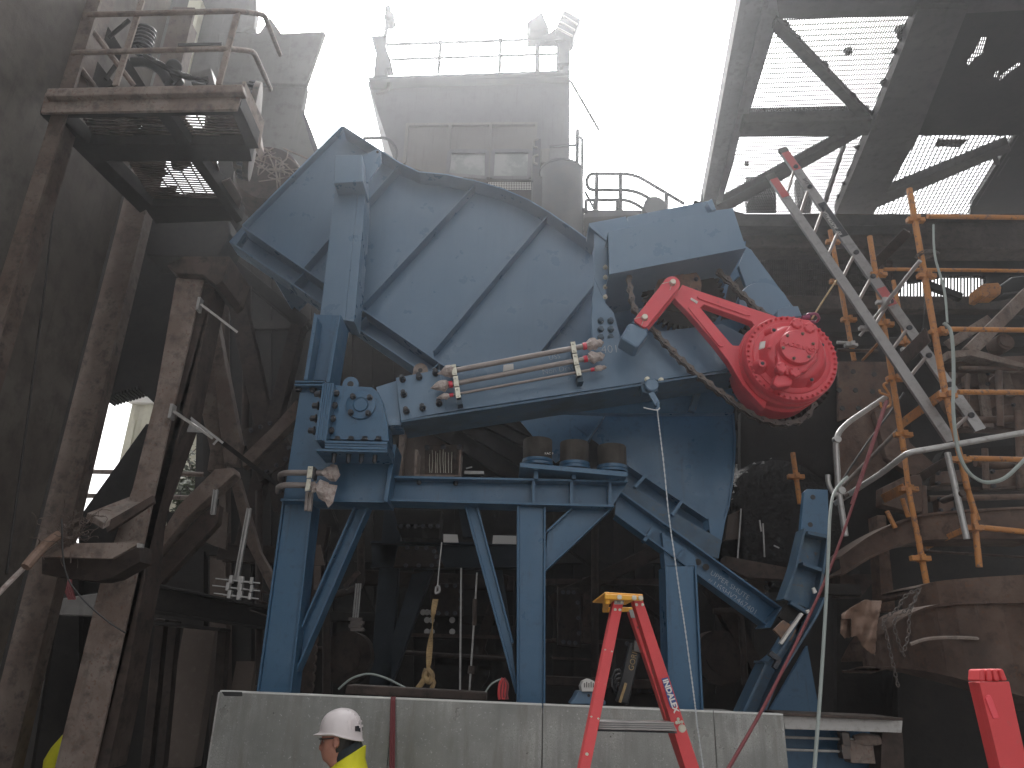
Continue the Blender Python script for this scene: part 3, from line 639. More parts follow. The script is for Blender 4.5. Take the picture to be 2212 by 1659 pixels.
mb = MB(); mb.pbar(*K(2, 1270, 262, 1270, 452), YT, .13, .13); build('mast_post', mb, M['towerdark'], t)
mb = MB(); mb.pbar(*K(2, 1205, 235, 1480, 228), YT - .1, .27, .25); build('lamp_beam', mb, M['towerdark'], t, bevel=.02)
mb = MB(); mb.slab(K(2, 1395, 262, 1480, 260, 1480, 405, 1402, 405), YT - .1, .3); mb.slab(K(2, 1428, 405, 1466, 405, 1466, 458, 1430, 458), YT, .2); build('switch_box', mb, M['towerdark'], t, bevel=.02)
mb = MB(); mb.tube(smoothline([P(*q, YT - .2) for q in K(2, 1320, 266, 1385, 268, 1405, 320, 1395, 400, 1400, 450)]), .03, 6); build('cable', mb, M['towerdark'], t)
mb = MB(); mb.slab(K(2, 200, 228, 300, 225, 292, 300, 325, 380, 338, 435, 300, 436, 300, 488, 215, 492, 232, 330), YT, .3); build('mast_foot', mb, M['towerdark'], t, bevel=.02)
mb = MB(); mb.tube([P(*q, YT) for q in K(2, 308, 40, 300, 180, 290, 240)], .055, 8); mb.slab(K(2, 290, 42, 326, 42, 326, 82, 290, 82), YT - .1, .3); c1 = P(*K(2, 322, 135)[0], YT); mb.lathe(c1 - V((0, .2, 0)), c1 + V((0, .2, 0)), [(0, .02), (.02, .14), (.36, .14), (.4, .02)], 14); build('mast', mb, M['towerdark'], t)
mb = MB(); mb.pbar(*K(2, 1480, 510, 1668, 835), YT, .055, .055); build('stay_rod', mb, M['towerdark'], t)
mb = MB(); mb.tube([P(*q, YT - .2) for q in K(2, 318, 530, 310, 580, 230, 606)], .05, 6, .1); build('wall_bracket', mb, M['tower2'], t)
for c, lab in (((1200, 140, 1300, 70, 1345, 180, 1310, 195, 1220, 200), 'plain floodlight on the tower beam tilted left'), ((1440, 57, 1550, 120, 1500, 242, 1385, 185), 'finned floodlight on the tower beam tilted right')):
    g = thing('floodlight', lab, 'floodlight', 'floodlights on the tower roof'); f_ = K(2, *c)
    mb = MB(); mb.slab(f_, YT - .3, .5); build('lamp_case', mb, M['towerdark'], g, bevel=.03)
    if c[0] == 1440:
        for s_ in (0, 1, 2):
            mb = MB(); mb.pbar(*K(2, 1435 - s_ * 17, 97 + s_ * 40, 1525 - s_ * 14, 152 + s_ * 38), YT - .36, .035, .05); build('fin', mb, M['white'], g)
    mb = MB(); mb.pbar(f_[3], (f_[3][0] - 4 if c[0] < 1300 else f_[3][0] - 12, f_[3][1] + 14), YT - .1, .08, .08); build('yoke', mb, M['towerdark'], g)
# stair handrails on the low roof right of the tower
g = thing('low_roof', 'low dark parapet roof right of the tower behind the blue hood', 'roof')
mb = MB(); mb.slab(K(2, 1575, 1350, 1935, 1350, 1975, 1375, 2400, 1375, 2400, 1520, 1560, 1480), 14.0, 2.0); build('parapet', mb, M['towerdark'], g)
mb = MB(); c1 = P(*K(2, 2015, 1360)[0], 13.8); mb.lathe(c1 - V((0, .2, 0)), c1 + V((0, .2, 0)), [(0, .25), (.4, .25)], 20); build('round_vent', mb, M['towerdark'], g)
g = thing('stair_railing', 'grey pipe stair railing with looped end against the sky right of the tower', 'railing')
for c in ((1640, 1222, 1600, 1215, 1582, 1170, 1605, 1117, 1890, 1117, 2215, 1312), (1640, 1222, 1900, 1222, 2085, 1335), (1580, 1370, 1582, 1290, 1600, 1285, 1860, 1285, 1975, 1358)):
    trail(c, .04, g, 14.0)
for c in ((1652, 1112, 1648, 1352), (1804, 1112, 1804, 1352), (1640, 1285, 1640, 1352), (1785, 1280, 1785, 1352), (2100, 1240, 2098, 1345)): trail(c, .045, g, 14.0, name='post')
trail((1578, 1235, 1635, 1345), .03, g, 14.0, name='stay')
# ---------------------------------------------------------------- roof deck upper right
ZR = 10.4
def pr(px, dz=0): return [PZ(x, y, ZR + dz) for x, y in px]
t = thing('grated_roof', 'overhead steel roof frame with see-through grating at upper right', 'roof')
def rbeam(c, h=.35, dz=-.35, m='roofsteel', name='roof_beam', tile=3):
    mb = MB(); px = K(tile, *c); mb.prism(pr(px, dz), (0, 0, h)); return build(name, mb, M[m], t)
def rough(c, tile=3, n=14, amp=3, seed=1):      # clods of dust caked on the beam edge
    random.seed(seed); (x0, y0), (x1, y1) = K(tile, *c); mb = MB()
    for i in range(n):
        f = (i + random.random()) / n; o_ = PZ(x0 + (x1 - x0) * f, y0 + (y1 - y0) * f, ZR - .05); r_ = random.uniform(.03, .09)
        mb.prism([o_ + V((math.cos(a_) * r_ * random.uniform(1, 2.2), math.sin(a_) * r_ * random.uniform(.6, 1.2), 0)) for a_ in [k * 1.05 for k in range(6)]], (0, 0, .04))
    build('caked_dust', mb, M['roofsteel'], t, kind='stuff')
rbeam((390, -60, 300, 430, 135, 1290, 130, 1330, 258, 1345, 388, 870, 428, 778, 600, 205, 640, 110, 640, -60), .12, -.02, 'roofveil')
rbeam((400, -60, 440, -60, 200, 1300, 150, 1300), .3, -.3, 'roofveil'); rbeam((560, -60, 590, -60, 275, 1290, 240, 1290), .06, -.1, 'roofveil')
rbeam((610, -80, 2300, -160, 2300, 60, 1520, 105, 640, 122), .3, -.1); rbeam((415, 790, 1230, 772, 1210, 872, 385, 882), .3, -.2)
rbeam((1530, 60, 1850, 60, 1520, 905, 1240, 1385, 1000, 1385, 1255, 775), .22, -.2)
rbeam((625, 130, 1240, 772, 1165, 778, 600, 205), .16, -.12)
rbeam((250, 1350, 235, 1320, 1075, 870, 1165, 872, 320, 1350), .16, -.12); rbeam((1085, 885, 1070, 885, 920, 1330, 940, 1330), .1, -.1)
rbeam((1250, 1310, 1255, 1265, 2110, 925, 2130, 970, 1270, 1335), .16, -.12); rbeam((2000, 985, 2030, 985, 2060, 1060, 2020, 1060), .1, -.1)
def zholed(outer, inners, z, th):
    bm_ = bmesh.new(); loops = [[bm_.verts.new(p) for p in pr(K(3, *c), z)] for c in [outer] + inners]
    ed = [bm_.edges.new((l[i], l[(i + 1) % len(l)])) for l in loops for i in range(len(l))]
    bmesh.ops.triangle_fill(bm_, use_beauty=True, use_dissolve=False, edges=ed, normal=(0, 0, -1))
    bm_.verts.index_update(); vs = [v.co.copy() for v in bm_.verts]; fs = [[v.index for v in f_.verts] for f_ in bm_.faces]; bm_.free()
    mb = MB(); mb.add(vs, fs); return mb
gaps = [(1705, 100, 1810, 96, 1780, 150, 1755, 215, 1725, 214, 1735, 170), (1590, 305, 1612, 300, 1628, 380, 1605, 400), (1560, 380, 1575, 385, 1590, 470, 1560, 468), (1935, 235, 1970, 240, 1950, 340, 1900, 370, 1850, 425, 1845, 395, 1900, 320),
    (2180, 400, 2190, 415, 2110, 470, 2060, 520, 2045, 500, 2100, 455), (2020, 470, 2060, 445, 2040, 500, 2015, 495), (2350, 150, 2420, 160, 2380, 230)]
mb = zholed((1500, 60, 1830, 60, 2600, -60, 2600, 880, 2080, 872, 1500, 872, 1490, 400), gaps, .01, .0); build('cover_plate', mb, M['dark'], t)
mb = MB(); random.seed(21)
for c in gaps:
    q = K(3, *c); x0 = min(a[0] for a in q) - 3; x1 = max(a[0] for a in q) + 3; y0 = min(a[1] for a in q); y1 = max(a[1] for a in q); x = x0
    while x < x1 + 8:
        sl = .33; mb.prism([PZ(x + sl * (y1 - y0) * .5, y0 - 2, ZR + .02), PZ(x + 2 + sl * (y1 - y0) * .5, y0 - 2, ZR + .02), PZ(x + 2 - sl * (y1 - y0) * .5, y1 + 2, ZR + .02), PZ(x - sl * (y1 - y0) * .5, y1 + 2, ZR + .02)], (0, 0, .02)); x += 4.6
    y = y0
    while y < y1: mb.prism([PZ(x0, y, ZR + .045), PZ(x1, y, ZR + .045), PZ(x1, y + 1.4, ZR + .045), PZ(x0, y + 1.4, ZR + .045)], (0, 0, .01)); y += 9
build('gap_slat', mb, M['dark'], t, kind='stuff')
rbeam((2160, 870, 2500, 870, 2500, 1400, 1860, 1400, 1880, 1300), .1, 0, 'dark', 'cover_plate')
rough((630, 150, 1200, 740)); rough((1510, 130, 1262, 740), seed=2, n=5); rough((430, 785, 1200, 772), seed=3, n=16); rough((1200, 900, 1020, 1340), seed=4, n=10)
ang = (pr(K(3, 430, 775))[0] - pr(K(3, 600, 210))[0]); ang = math.atan2(ang.y, ang.x)
for c in ((600, 90, 1540, 80, 1250, 780, 410, 790), (380, 870, 1215, 866, 1000, 1385, 245, 1385), (1500, 868, 2180, 868, 2100, 1060, 1850, 1390, 1220, 1390)):
    g = grating(pr(K(3, *c)), ZR, ang, .034, .1, .012, .02, .014) if c[0] < 1000 else grating(pr(K(3, *c)), ZR, ang - .13, .07, .11, .022, .006, .012); build('grating', g, M['grate'], t, kind='stuff')
# small clods and objects lying on the grating
mb = MB()
for c in ((1085, 335, 20), (1440, 200, 34), (955, 712, 9), (432, 1062, 14), (990, 890, 16), (560, 1300, 1)):
    o_ = PZ(*K(3, c[0], c[1])[0], ZR + .03); r_ = c[2] * .0028
    mb.prism([o_ + V((math.cos(k) * r_ * (1 + .4 * (k % 2)), math.sin(k) * r_, 0)) for k in range(6)], (0, 0, .05))
build('debris', mb, M['roofsteel'], t, kind='stuff')
for c in ((440, 1275, 620, 1275, 620, 1372, 425, 1372), (755, 1300, 800, 1275, 850, 1290, 840, 1372, 750, 1372)):
    mb = MB(); mb.prism(pr(K(3, *c), .06), (0, 0, .5)); build('crate', mb, M['grey'], None, 'boxy crate standing on the grating above, left of two' if c[0] == 440 else 'rounded crate standing on the grating above, right of two', 'crate', 'crates on the grating above')
# rubbish sheets on the third grating
mb = MB(); mb.prism(pr(K(3, 1640, 940, 1660, 900, 1850, 900, 1800, 950), .04), (0, 0, .02))
build('rubbish_sheet', mb, M['rust'], t)
# fascia girder under the far edge, and the opaque roof continuing right
g = thing('rear_girder', 'deep dark brown girder running below the roof grating', 'girder')
mb = MB(); mb.ibq([(1560, 462), (2400, 462)], [(1560, 535), (2400, 540)], 11.2, .4, .05); build('girder_plate', mb, M['rust'], g, bevel=.01)
mb = MB(); mb.slab([(1500, 432), (1610, 462), (1990, 466), (1990, 486), (1590, 488)], 11.0, .3); build('gutter', mb, M['roofsteel'], g)
# louvred back wall right: dark with bright slots
g = thing('slatted_wall', 'dark ribbed back wall with daylight slots behind the scaffold', 'wall')
Yb = 12.0
holes = [(1932, 536, 2120, 553), (1930, 596, 2012, 637), (2010, 596, 2128, 640), (2180, 596, 2210, 612)]
mb = MB()
for q in ([(1630, 536), (1932, 536), (1932, 760), (1630, 760)], [(1932, 553), (2200, 553), (2200, 594), (1932, 594)], [(2124, 500), (2400, 500), (2400, 596), (2124, 596)], [(1932, 640), (2400, 640), (2400, 1750), (1932, 1750)],
          [(2130, 594), (2180, 594), (2180, 642), (2130, 642)], [(2212, 594), (2400, 594), (2400, 642), (2212, 642)], [(1630, 760), (1932, 760), (1932, 1750), (1630, 1750)]): mb.slab(q, Yb, .12)
build('wall_plate', mb, M['dark'], g)
mb = MB()
for x in range(1640, 1932, 4): mb.pbar((x, 540), (x + 1.5, 640), Yb - .08, .012, .05)
for y in range(545, 640, 12): mb.pbar((1640, y), (1932, y), Yb - .09, .006, .02)
build('mesh_screen', mb, M['rust'], g, kind='stuff')
mb = MB()
for i, (x0, y0, x1, y1) in enumerate(holes):
    x = x0
    while x < x1: mb.slab([(x, y0 - 4), (x + 2.9, y0 - 4), (x + 2.9, y1 + 4), (x, y1 + 4)], Yb + .04, .02); x += 7.2
mb.slab([(1925, 590), (1965, 590), (1938, 642), (1925, 642)], Yb - .05, .04); mb.slab([(1960, 594), (2040, 594), (2030, 600), (1975, 611), (1960, 612)], Yb - .04, .04)
build('slat', mb, M['dark'], g, kind='stuff')
mb = MB(); mb.pbar((1640, 652), (2250, 655), 11.0, .25, .2); build('purlin', mb, M['rust'], g, bevel=.01)
mb = MB(); mb.pbar((1700, 705), (2250, 700), 10.4, .22, .2); mb.pbar((1700, 735), (2250, 742), 10.3, .15, .2); mb.pbar((2000, 610), (2080, 640), 10.6, .12, .1); build('rail_beam', mb, M['dark'], g, bevel=.01)
g = thing('yellow_block', 'small yellow hoist block hanging high at the right edge', 'hoist')
mb = MB(); mb.slab(K(6, 1930, 190, 1960, 175, 2050, 168, 2070, 200, 2065, 245, 1990, 245, 1965, 262, 1930, 255), 9.8, .3); build('casing', mb, M['orange'], g, bevel=.02)
mb = MB(); mb.slab(K(6, 2060, 185, 2140, 130, 2212, 120, 2300, 200, 2160, 230, 2070, 240), 9.9, .3); build('motor', mb, M['black'], g, bevel=.03)
# ================================================================ blue chute / drum
t = thing('blue_chute', 'huge blue painted steel chute with curved rim and diagonal ribs', 'chute')
YC = 7.7
arc = [(740, 273), (862, 352), (905, 372), (965, 378), (1028, 392), (1085, 408), (1140, 432), (1187, 460), (1235, 493), (1283, 528)]
low = [(1300, 540), (1300, 800), (955, 790), (765, 662), (697, 607), (525, 488)]
mb = MB(); mb.slab(arc + low, YC, .014); build('side_plate', mb, M['blue'], t)
# rim: thin flange standing proud in front and running back as the drum's skin
def strip(mb, px, Y0, d, th=.014):
    p = PP(px, Y0)
    for a, b in zip(p, p[1:]):
        n_ = (b - a).cross(V((0, 1, 0))).normalized() * th
        mb.prism([a, b, b + n_, a + n_], (0, d, 0))
    return mb
build('rim_flange', strip(MB(), arc, YC - .24, .24), M['blue'], t)
build('drum_skin', strip(MB(), arc, YC + .015, 2.2), M['blue'], t)
mb = MB(); strip(mb, [(525, 488), (740, 273)], YC - .1, 2.4, .02); build('end_flange', mb, M['blue'], t)
for i, (a, b) in enumerate((((1028, 394), (775, 665)), ((1183, 462), (935, 757)), ((1290, 602), (1160, 765)), ((862, 354), (792, 432)), ((722, 500), (652, 580)))):
    mb = MB(); p, q = P(*a, YC - .16), P(*b, YC - .16); n_ = (q - p).cross(V((0, 1, 0))).normalized() * .014
    mb.prism([p, q, q + n_, p + n_], (0, .155, 0)); build('rib', mb, M['blue'], t)
# diagonal lower channel
mb = MB(); mb.ibq([(525, 488), (965, 792)], [(495, 522), (905, 800)], YC - .26, .3, .016, .85); build('lower_channel', mb, M['blue'], t, bevel=.003)
for a, b in (((655, 588), (627, 618)), ((790, 682), (766, 706)), ((948, 782), (925, 806))):
    mb = MB(); p, q = P(*a, YC - .24), P(*b, YC - .24); n_ = (q - p).cross(V((0, 1, 0))).normalized() * .012
    mb.prism([p, q, q + n_, p + n_], (0, .22, 0)); build('stiffener', mb, M['blue'], t)
mb = MB(); mb.slab([(495, 522), (525, 488), (530, 500), (510, 530)], YC - .02, .3); build('end_plate', mb, M['blue'], t)
# lower drum half, right
arc2 = [(1290, 925), (1330, 893), (1545, 876), (1583, 892), (1587, 950), (1585, 1000), (1580, 1050), (1573, 1092), (1565, 1120)]
mb = MB(); mb.slab(arc2 + [(1528, 1119), (1350, 1000), (1240, 920), (1262, 915)], 7.3, .014); build('lower_side_plate', mb, M['blue2'], t)
build('lower_skin', strip(MB(), arc2[2:] , 7.28, 2.0), M['blue2'], t)
mb = MB(); mb.slab([(1100, 888), (1330, 893), (1290, 935), (1262, 958), (1200, 1000), (1120, 905)], 7.5, .014); build('lower_side_plate', mb, M['blue2'], t)
mb = MB(); p, q = P(1305, 893, 7.1), P(1262, 955, 7.1); n_ = (q - p).cross(V((0, 1, 0))).normalized() * .02; mb.prism([p, q, q + n_, p + n_], (0, .3, 0)); build('stiffener', mb, M['blue2'], t)
mb = MB(); mb.ibq([(1350, 998), (1530, 1119)], [(1345, 1045), (1550, 1205)], 7.1, .22, .016, .85); build('lower_flange_beam', mb, M['blue2'], t)
mb = MB(); mb.slab([(1350, 1044), (1560, 1168), (1550, 1206), (1530, 1200), (1336, 1090)], 7.06, .02); build('cover_strip', mb, M['blue_dirty'], t)
mb = MB(); mb.slab([(1530, 1119), (1568, 1120), (1552, 1206), (1540, 1200)], 7.12, .02); build('edge_flap', mb, M['blue2'], t)
for a, b in (((1396, 1025), (1372, 1052)), ((1475, 1080), (1452, 1112)),):
    mb = MB(); mb.pbar(a, b, 7.02, .03, .12); build('stiffener', mb, M['blue2'], t)
for a, b in (((1412, 1140), (1392, 1168)), ((1482, 1185), (1462, 1208))):
    mb = MB(); mb.pbar(a, b, 6.9, .03, .12); build('stiffener', mb, M['blue2'], t)
# second beam with hand written mark
mb = MB(); mb.ibq([(1338, 1058), (1690, 1312)], [(1330, 1112), (1655, 1350)], 6.9, .22, .016, .6); build('marked_beam', mb, M['blue2'], t, bevel=.003)
mb = MB(); mb.slab([(1655, 1350), (1690, 1312), (1678, 1330), (1665, 1356), (1650, 1356)], 6.85, .25); build('end_plate', mb, M['blue2'], t)
for x, y in ((1508, 1214), (1525, 1225)):
    mb = MB(); mb.lathe(P(x, y, 6.99), P(x, y, 7.01), [(0, .03), (.02, .03)], 12); build('slot_hole', mb, M['black'], t)
xd = P(1640, 1300, 6.99) - P(1535, 1228, 6.99)
text('lettering', 'UPPER SHUTE', P(1533, 1240, 6.985), .066, M['chalk'], t, xd, offset=-.0015)
text('lettering', '# USSHV2467401', P(1527, 1256, 6.985), .07, M['chalk'], t, xd, offset=-.0015)
# dark underside lattice left of centre under arm
mb = MB()
for a, b, w_ in (((940, 885), (1190, 1035), .1), ((985, 880), (1240, 1010), .09), ((1040, 880), (1150, 935), .1), ((905, 905), (1120, 1035), .12)): mb.pbar(a, b, 8.3, w_, .1)
build('under_lattice', mb, M['dark'], t)
mb = MB(); mb.slab([(875, 905), (1080, 880), (1330, 900), (1330, 1060), (1080, 1060), (920, 1030)], 9.4, .1); build('under_plate', mb, M['dark'], t)
# ================================================================ blue support frame
f = thing('blue_support_structure', 'blue steel support frame of posts, beam and diagonals under the machine', 'frame')
def web(px, Y, d, m='blue2', name='post', bevel=.004, tf=.018, rec=.55):      # I section traced as a quad with the long edges first/last
    a, b, c, e = px; mb = MB(); mb.ibq([a, b], [e, c], Y, d, tf, rec); return build(name, mb, M[m], f, bevel=bevel)
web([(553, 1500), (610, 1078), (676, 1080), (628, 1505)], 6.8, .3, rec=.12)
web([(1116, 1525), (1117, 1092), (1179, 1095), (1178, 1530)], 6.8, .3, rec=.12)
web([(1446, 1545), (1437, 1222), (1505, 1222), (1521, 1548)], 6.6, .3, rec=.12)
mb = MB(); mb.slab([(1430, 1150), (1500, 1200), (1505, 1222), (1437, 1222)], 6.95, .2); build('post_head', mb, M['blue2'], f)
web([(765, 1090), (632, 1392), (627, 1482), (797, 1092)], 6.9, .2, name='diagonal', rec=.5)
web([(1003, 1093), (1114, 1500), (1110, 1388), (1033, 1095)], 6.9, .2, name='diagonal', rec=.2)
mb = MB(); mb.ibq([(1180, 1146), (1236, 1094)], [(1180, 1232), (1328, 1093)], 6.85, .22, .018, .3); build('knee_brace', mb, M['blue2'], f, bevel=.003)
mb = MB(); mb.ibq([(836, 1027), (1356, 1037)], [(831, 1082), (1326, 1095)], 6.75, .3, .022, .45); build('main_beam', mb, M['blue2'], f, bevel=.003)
for x in (1153, 1235, 1318):
    mb = MB(); mb.pbar((x, 1038), (x, 1088 + (x - 1153) * .02), 6.76, .028, .12); build('stiffener', mb, M['blue2'], f)
for x in (1158, 1240, 1322):
    mb = MB(); mb.pbar((x, 1008 + (x - 1158) * .07), (x, 1034), 6.7, .04, .5); build('pedestal_rib', mb, M['blue2'], f)
mb = MB(); mb.slab([(1123, 999), (1356, 1019), (1355, 1030), (1123, 1009)], 6.6, .75); build('pedestal_plate', mb, M['blue2'], f, bevel=.004)
# middle box plate and upper column
mb = MB(); mb.slab([(650, 832), (700, 830), (770, 940), (852, 960), (832, 1080), (797, 1082), (612, 1076)], 6.7, .25); build('gusset_box', mb, M['blue2'], f, bevel=.004)
mb = MB(); mb.slab([(846, 960), (856, 960), (837, 1085), (828, 1082)], 6.62, .4); build('box_flange', mb, M['blue2'], f, bevel=.003)
mb = MB(); mb.pbar((606, 1079), (835, 1083), 6.66, .022, .35); build('cap_flange', mb, M['blue2'], f)
mb = MB(); A = [(679, 679), (736, 681), (711, 822), (657, 820)]
mb.slab(A, 6.85, .012); mb.slab([(679, 675), (686, 684), (664, 820), (656, 820)], 6.65, .2); mb.slab([(729, 684), (736, 679), (712, 826), (704, 826)], 6.62, .4); build('channel_post', mb, M['blue2'], f, bevel=.003)
mb = MB(); mb.slab([(637, 822), (702, 823), (702, 826), (637, 826)], 6.6, .45); build('splice_plate', mb, M['blue2'], f, bevel=.002)
mb = MB(); mb.slab([(636, 829), (702, 829), (702, 833), (636, 833)], 6.6, .45); build('splice_plate', mb, M['blue2'], f, bevel=.002)
for x, y in ((645, 839), (677, 840)): bolt(f, P(x, y, 6.68), .03, .03, d=(0, 0, -1))
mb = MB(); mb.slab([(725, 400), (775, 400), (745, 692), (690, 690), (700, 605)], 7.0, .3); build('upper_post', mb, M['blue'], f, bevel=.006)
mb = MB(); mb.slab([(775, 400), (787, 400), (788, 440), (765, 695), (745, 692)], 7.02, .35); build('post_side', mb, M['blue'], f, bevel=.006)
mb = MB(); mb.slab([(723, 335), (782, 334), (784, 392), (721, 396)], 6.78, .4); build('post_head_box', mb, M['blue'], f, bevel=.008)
mb = MB(); mb.slab(K(2, 150, 1000, 232, 960, 262, 972, 268, 1045, 180, 1170, 150, 1170), 7.0, .03); build('lifting_plate', mb, M['blue'], f, bevel=.003)
mb = MB(); c1 = P(*K(2, 241, 975)[0], 6.99); mb.lathe(c1, c1 + V((0, .03, 0)), [(0, .015), (.03, .015)], 12); build('hole', mb, M['black'], f)
# rear (second) frame in the gloom
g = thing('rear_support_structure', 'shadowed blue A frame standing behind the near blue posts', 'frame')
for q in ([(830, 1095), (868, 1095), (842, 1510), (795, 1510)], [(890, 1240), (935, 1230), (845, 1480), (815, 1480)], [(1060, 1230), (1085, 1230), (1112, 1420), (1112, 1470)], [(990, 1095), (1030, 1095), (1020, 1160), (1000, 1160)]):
    mb = MB(); mb.slab(q, 9.6, .2); build('post', mb, M['shadeblue'], g, bevel=.006)
mb = MB(); mb.ibq([(800, 1168), (1120, 1172)], [(800, 1225), (1120, 1225)], 9.5, .25, .03, .4); build('beam', mb, M['shadeblue'], g)
mb = MB(); mb.slab([(1180, 1250), (1440, 1250), (1440, 1262), (1180, 1262)], 10.5, .2); mb.slab([(1180, 1380), (1440, 1385), (1440, 1392), (1180, 1388)], 10.5, .2); build('cross_bar', mb, M['rust'], g)
g = thing('under_casing', 'bolted dark casing hanging beneath the frame behind the left diagonal', 'casing')
mb = MB(); mb.slab([(850, 1098), (955, 1102), (950, 1135), (858, 1132)], 9.0, .4); mb.slab([(855, 1136), (952, 1139), (950, 1165), (868, 1162)], 9.1, .3); build('casing_plate', mb, M['dark'], g, bevel=.01)
for i in range(6): bolt(g, P(866 + i * 16, 1137, 8.98), .022, .05)
# ================================================================ pivot bearing
t = thing('pivot_bearing', 'blue pivot bearing plate with round cover and bolted shim packs', 'bearing')
mb = MB()
px = K('B', 425, 672, 690, 685, 735, 720, 762, 780, 800, 950, 808, 1060, 385, 1045, 415, 700)
mb.slab(px, 6.35, .3); build('bearing_plate', mb, M['blue2'], t, bevel=.006)
c0 = P(*K('B', 617, 812)[0], 6.35); k_ = mpp(c0)
mb = MB(); mb.lathe(c0, c0 - V((0, .03, 0)), [(0, 32 * k_), (.022, 32 * k_), (.026, 30 * k_), (.026, 17 * k_), (.02, 16 * k_), (.022, 0.001)], 36); mb.lathe(c0, c0 - V((0, .045, 0)), [(0, 16 * k_), (.032, 16 * k_), (.036, 15 * k_), (.03, 14 * k_), (.03, .001)], 30); build('round_cover', mb, M['blue2'], t)
for x, y in ((562, 755), (678, 762), (547, 865), (667, 870)): bolt(t, P(*K('B', x, y)[0], 6.33), .022, .05)
mb = MB(); c1 = P(*K('B', 543, 665)[0], 6.45)
pts = [c1 + V((math.cos(a_) * .075, 0, math.sin(a_) * .075)) for a_ in [math.pi * k / 10 for k in range(11)]] + [c1 + V((-.075, 0, -.06)), c1 + V((.075, 0, -.06))]
mb.prism(pts, (0, .03, 0)); build('lifting_lug', mb, M['blue2'], t, bevel=.003)
mb = MB(); mb.lathe(c1 - V((0, .002, 0)), c1 + V((0, .03, 0)), [(0, .03), (.03, .03)], 14); build('lug_hole', mb, M['black'], t)
for i in range(5):
    x0 = 350 + i * 16; mb = MB(); mb.slab(K('B', x0, 656, x0 + 14, 656, x0 - 38 - i * 1, 1052 + 8 * (i > 2), x0 - 53 - i, 1052), 6.22 + .012 * (i % 2), .3)
    build('shim_plate', mb, M['blue2'], t, bevel=.002)
for i in range(4):
    y0 = 1054 + i * 19; mb = MB(); x0 = 365 - (i == 3) * 65; mb.slab(K('B', x0, y0, 800, y0 + 10, 795, y0 + 27, x0, y0 + 16), 6.2 + .012 * (i % 2), .4)
    build('shim_plate', mb, M['blue2'], t, bevel=.002)
for x, y in ((325, 735), (310, 815), (295, 903), (283, 987)): bolt(t, P(*K('B', x + 12, y)[0], 6.32), .03, .05, d=(-1, 0, 0))
for x, y in ((437, 728), (425, 812), (412, 902), (400, 985)): bolt(t, P(*K('B', x - 16, y)[0], 6.3), .03, .05, d=(1, 0, 0))
for x in (433, 533, 622, 714): bolt(t, P(*K('B', x, 1142)[0], 6.3), .02, .08, d=(0, 0, -1))
for x in (450, 545, 640, 735): bolt(t, P(*K('B', x, 1052)[0], 6.3), .026, .03, d=(0, 0, 1))
# ================================================================ pivot arm
t = thing('pivoting_boom', 'long blue box arm running from the pivot bearing to the drive end', 'arm')
mb = MB(); mb.slab([(812, 836), (857, 822), (866, 918), (838, 919)], 6.45, .3); build('hub_plate', mb, M['blue'], t, bevel=.004)
mb = MB(); mb.slab([(862, 818), (1290, 736), (1345, 725), (1560, 700), (1640, 740), (1640, 788), (866, 905)], 6.42, .04); build('arm_side', mb, M['blue'], t, bevel=.004)
mb = MB(); mb.slab([(855, 816), (950, 798), (964, 890), (866, 908)], 6.40, .018); build('end_plate', mb, M['blue'], t, bevel=.003)
a, b = P(866, 910, 6.3), P(1640, 792, 6.3); mb = MB(); mb.bar(a, b, .022, .5); build('bottom_flange', mb, M['blue_dirty'], t, bevel=.003)
mb = MB(); mb.slab([(866, 914), (1250, 860), (1545, 820), (1545, 812), (866, 906)], 6.85, .03); build('rear_side', mb, M['blue_dirty'], t)
mb = MB(); mb.slab([(1120, 878), (1320, 850), (1400, 842), (1560, 815), (1600, 850), (1583, 892), (1330, 893), (1110, 885)], 7.0, .1); build('rear_web', mb, M['blue2'], t)
for x, y in ((403, 795), (510, 780), (615, 755), (412, 892), (428, 1000), (533, 980), (638, 950)): bolt(t, P(*K(5, x, y)[0], 6.4), .024, .085)
g = thing('lifting_eye', 'pale rusty lifting eye on top of the arm beside the bolted plate', 'lifting eye')
c1 = P(*K(5, 517, 735)[0], 6.55)
mb = MB(); mb.prism([c1 + V((math.cos(a_) * .07, 0, math.sin(a_) * .075)) for a_ in [math.pi * k / 10 - .1 for k in range(12)]] + [c1 + V((-.08, 0, -.08)), c1 + V((.08, 0, -.08))], (0, .03, 0)); build('eye_plate', mb, M['rustlight'], g)
mb = MB(); mb.lathe(c1 + V((0, -.003, 0)), c1 + V((0, .03, 0)), [(0, .022), (.03, .022)], 12); build('hole', mb, M['black'], g)
text('lettering', '401', P(1299, 763, 6.415), .115, M['chalk'], t, P(1340, 761, 6.4) - P(1299, 763, 6.4), offset=-.002)
text('lettering', 'USS', P(1186, 778, 6.415), .07, M['chalk'], t, P(1220, 772, 6.4) - P(1186, 778, 6.4), offset=-.0015)
text('lettering', 'Non Drss', P(1172, 809, 6.415), .075, M['chalk'], t, P(1230, 800, 6.4) - P(1172, 809, 6.4), offset=-.0018)
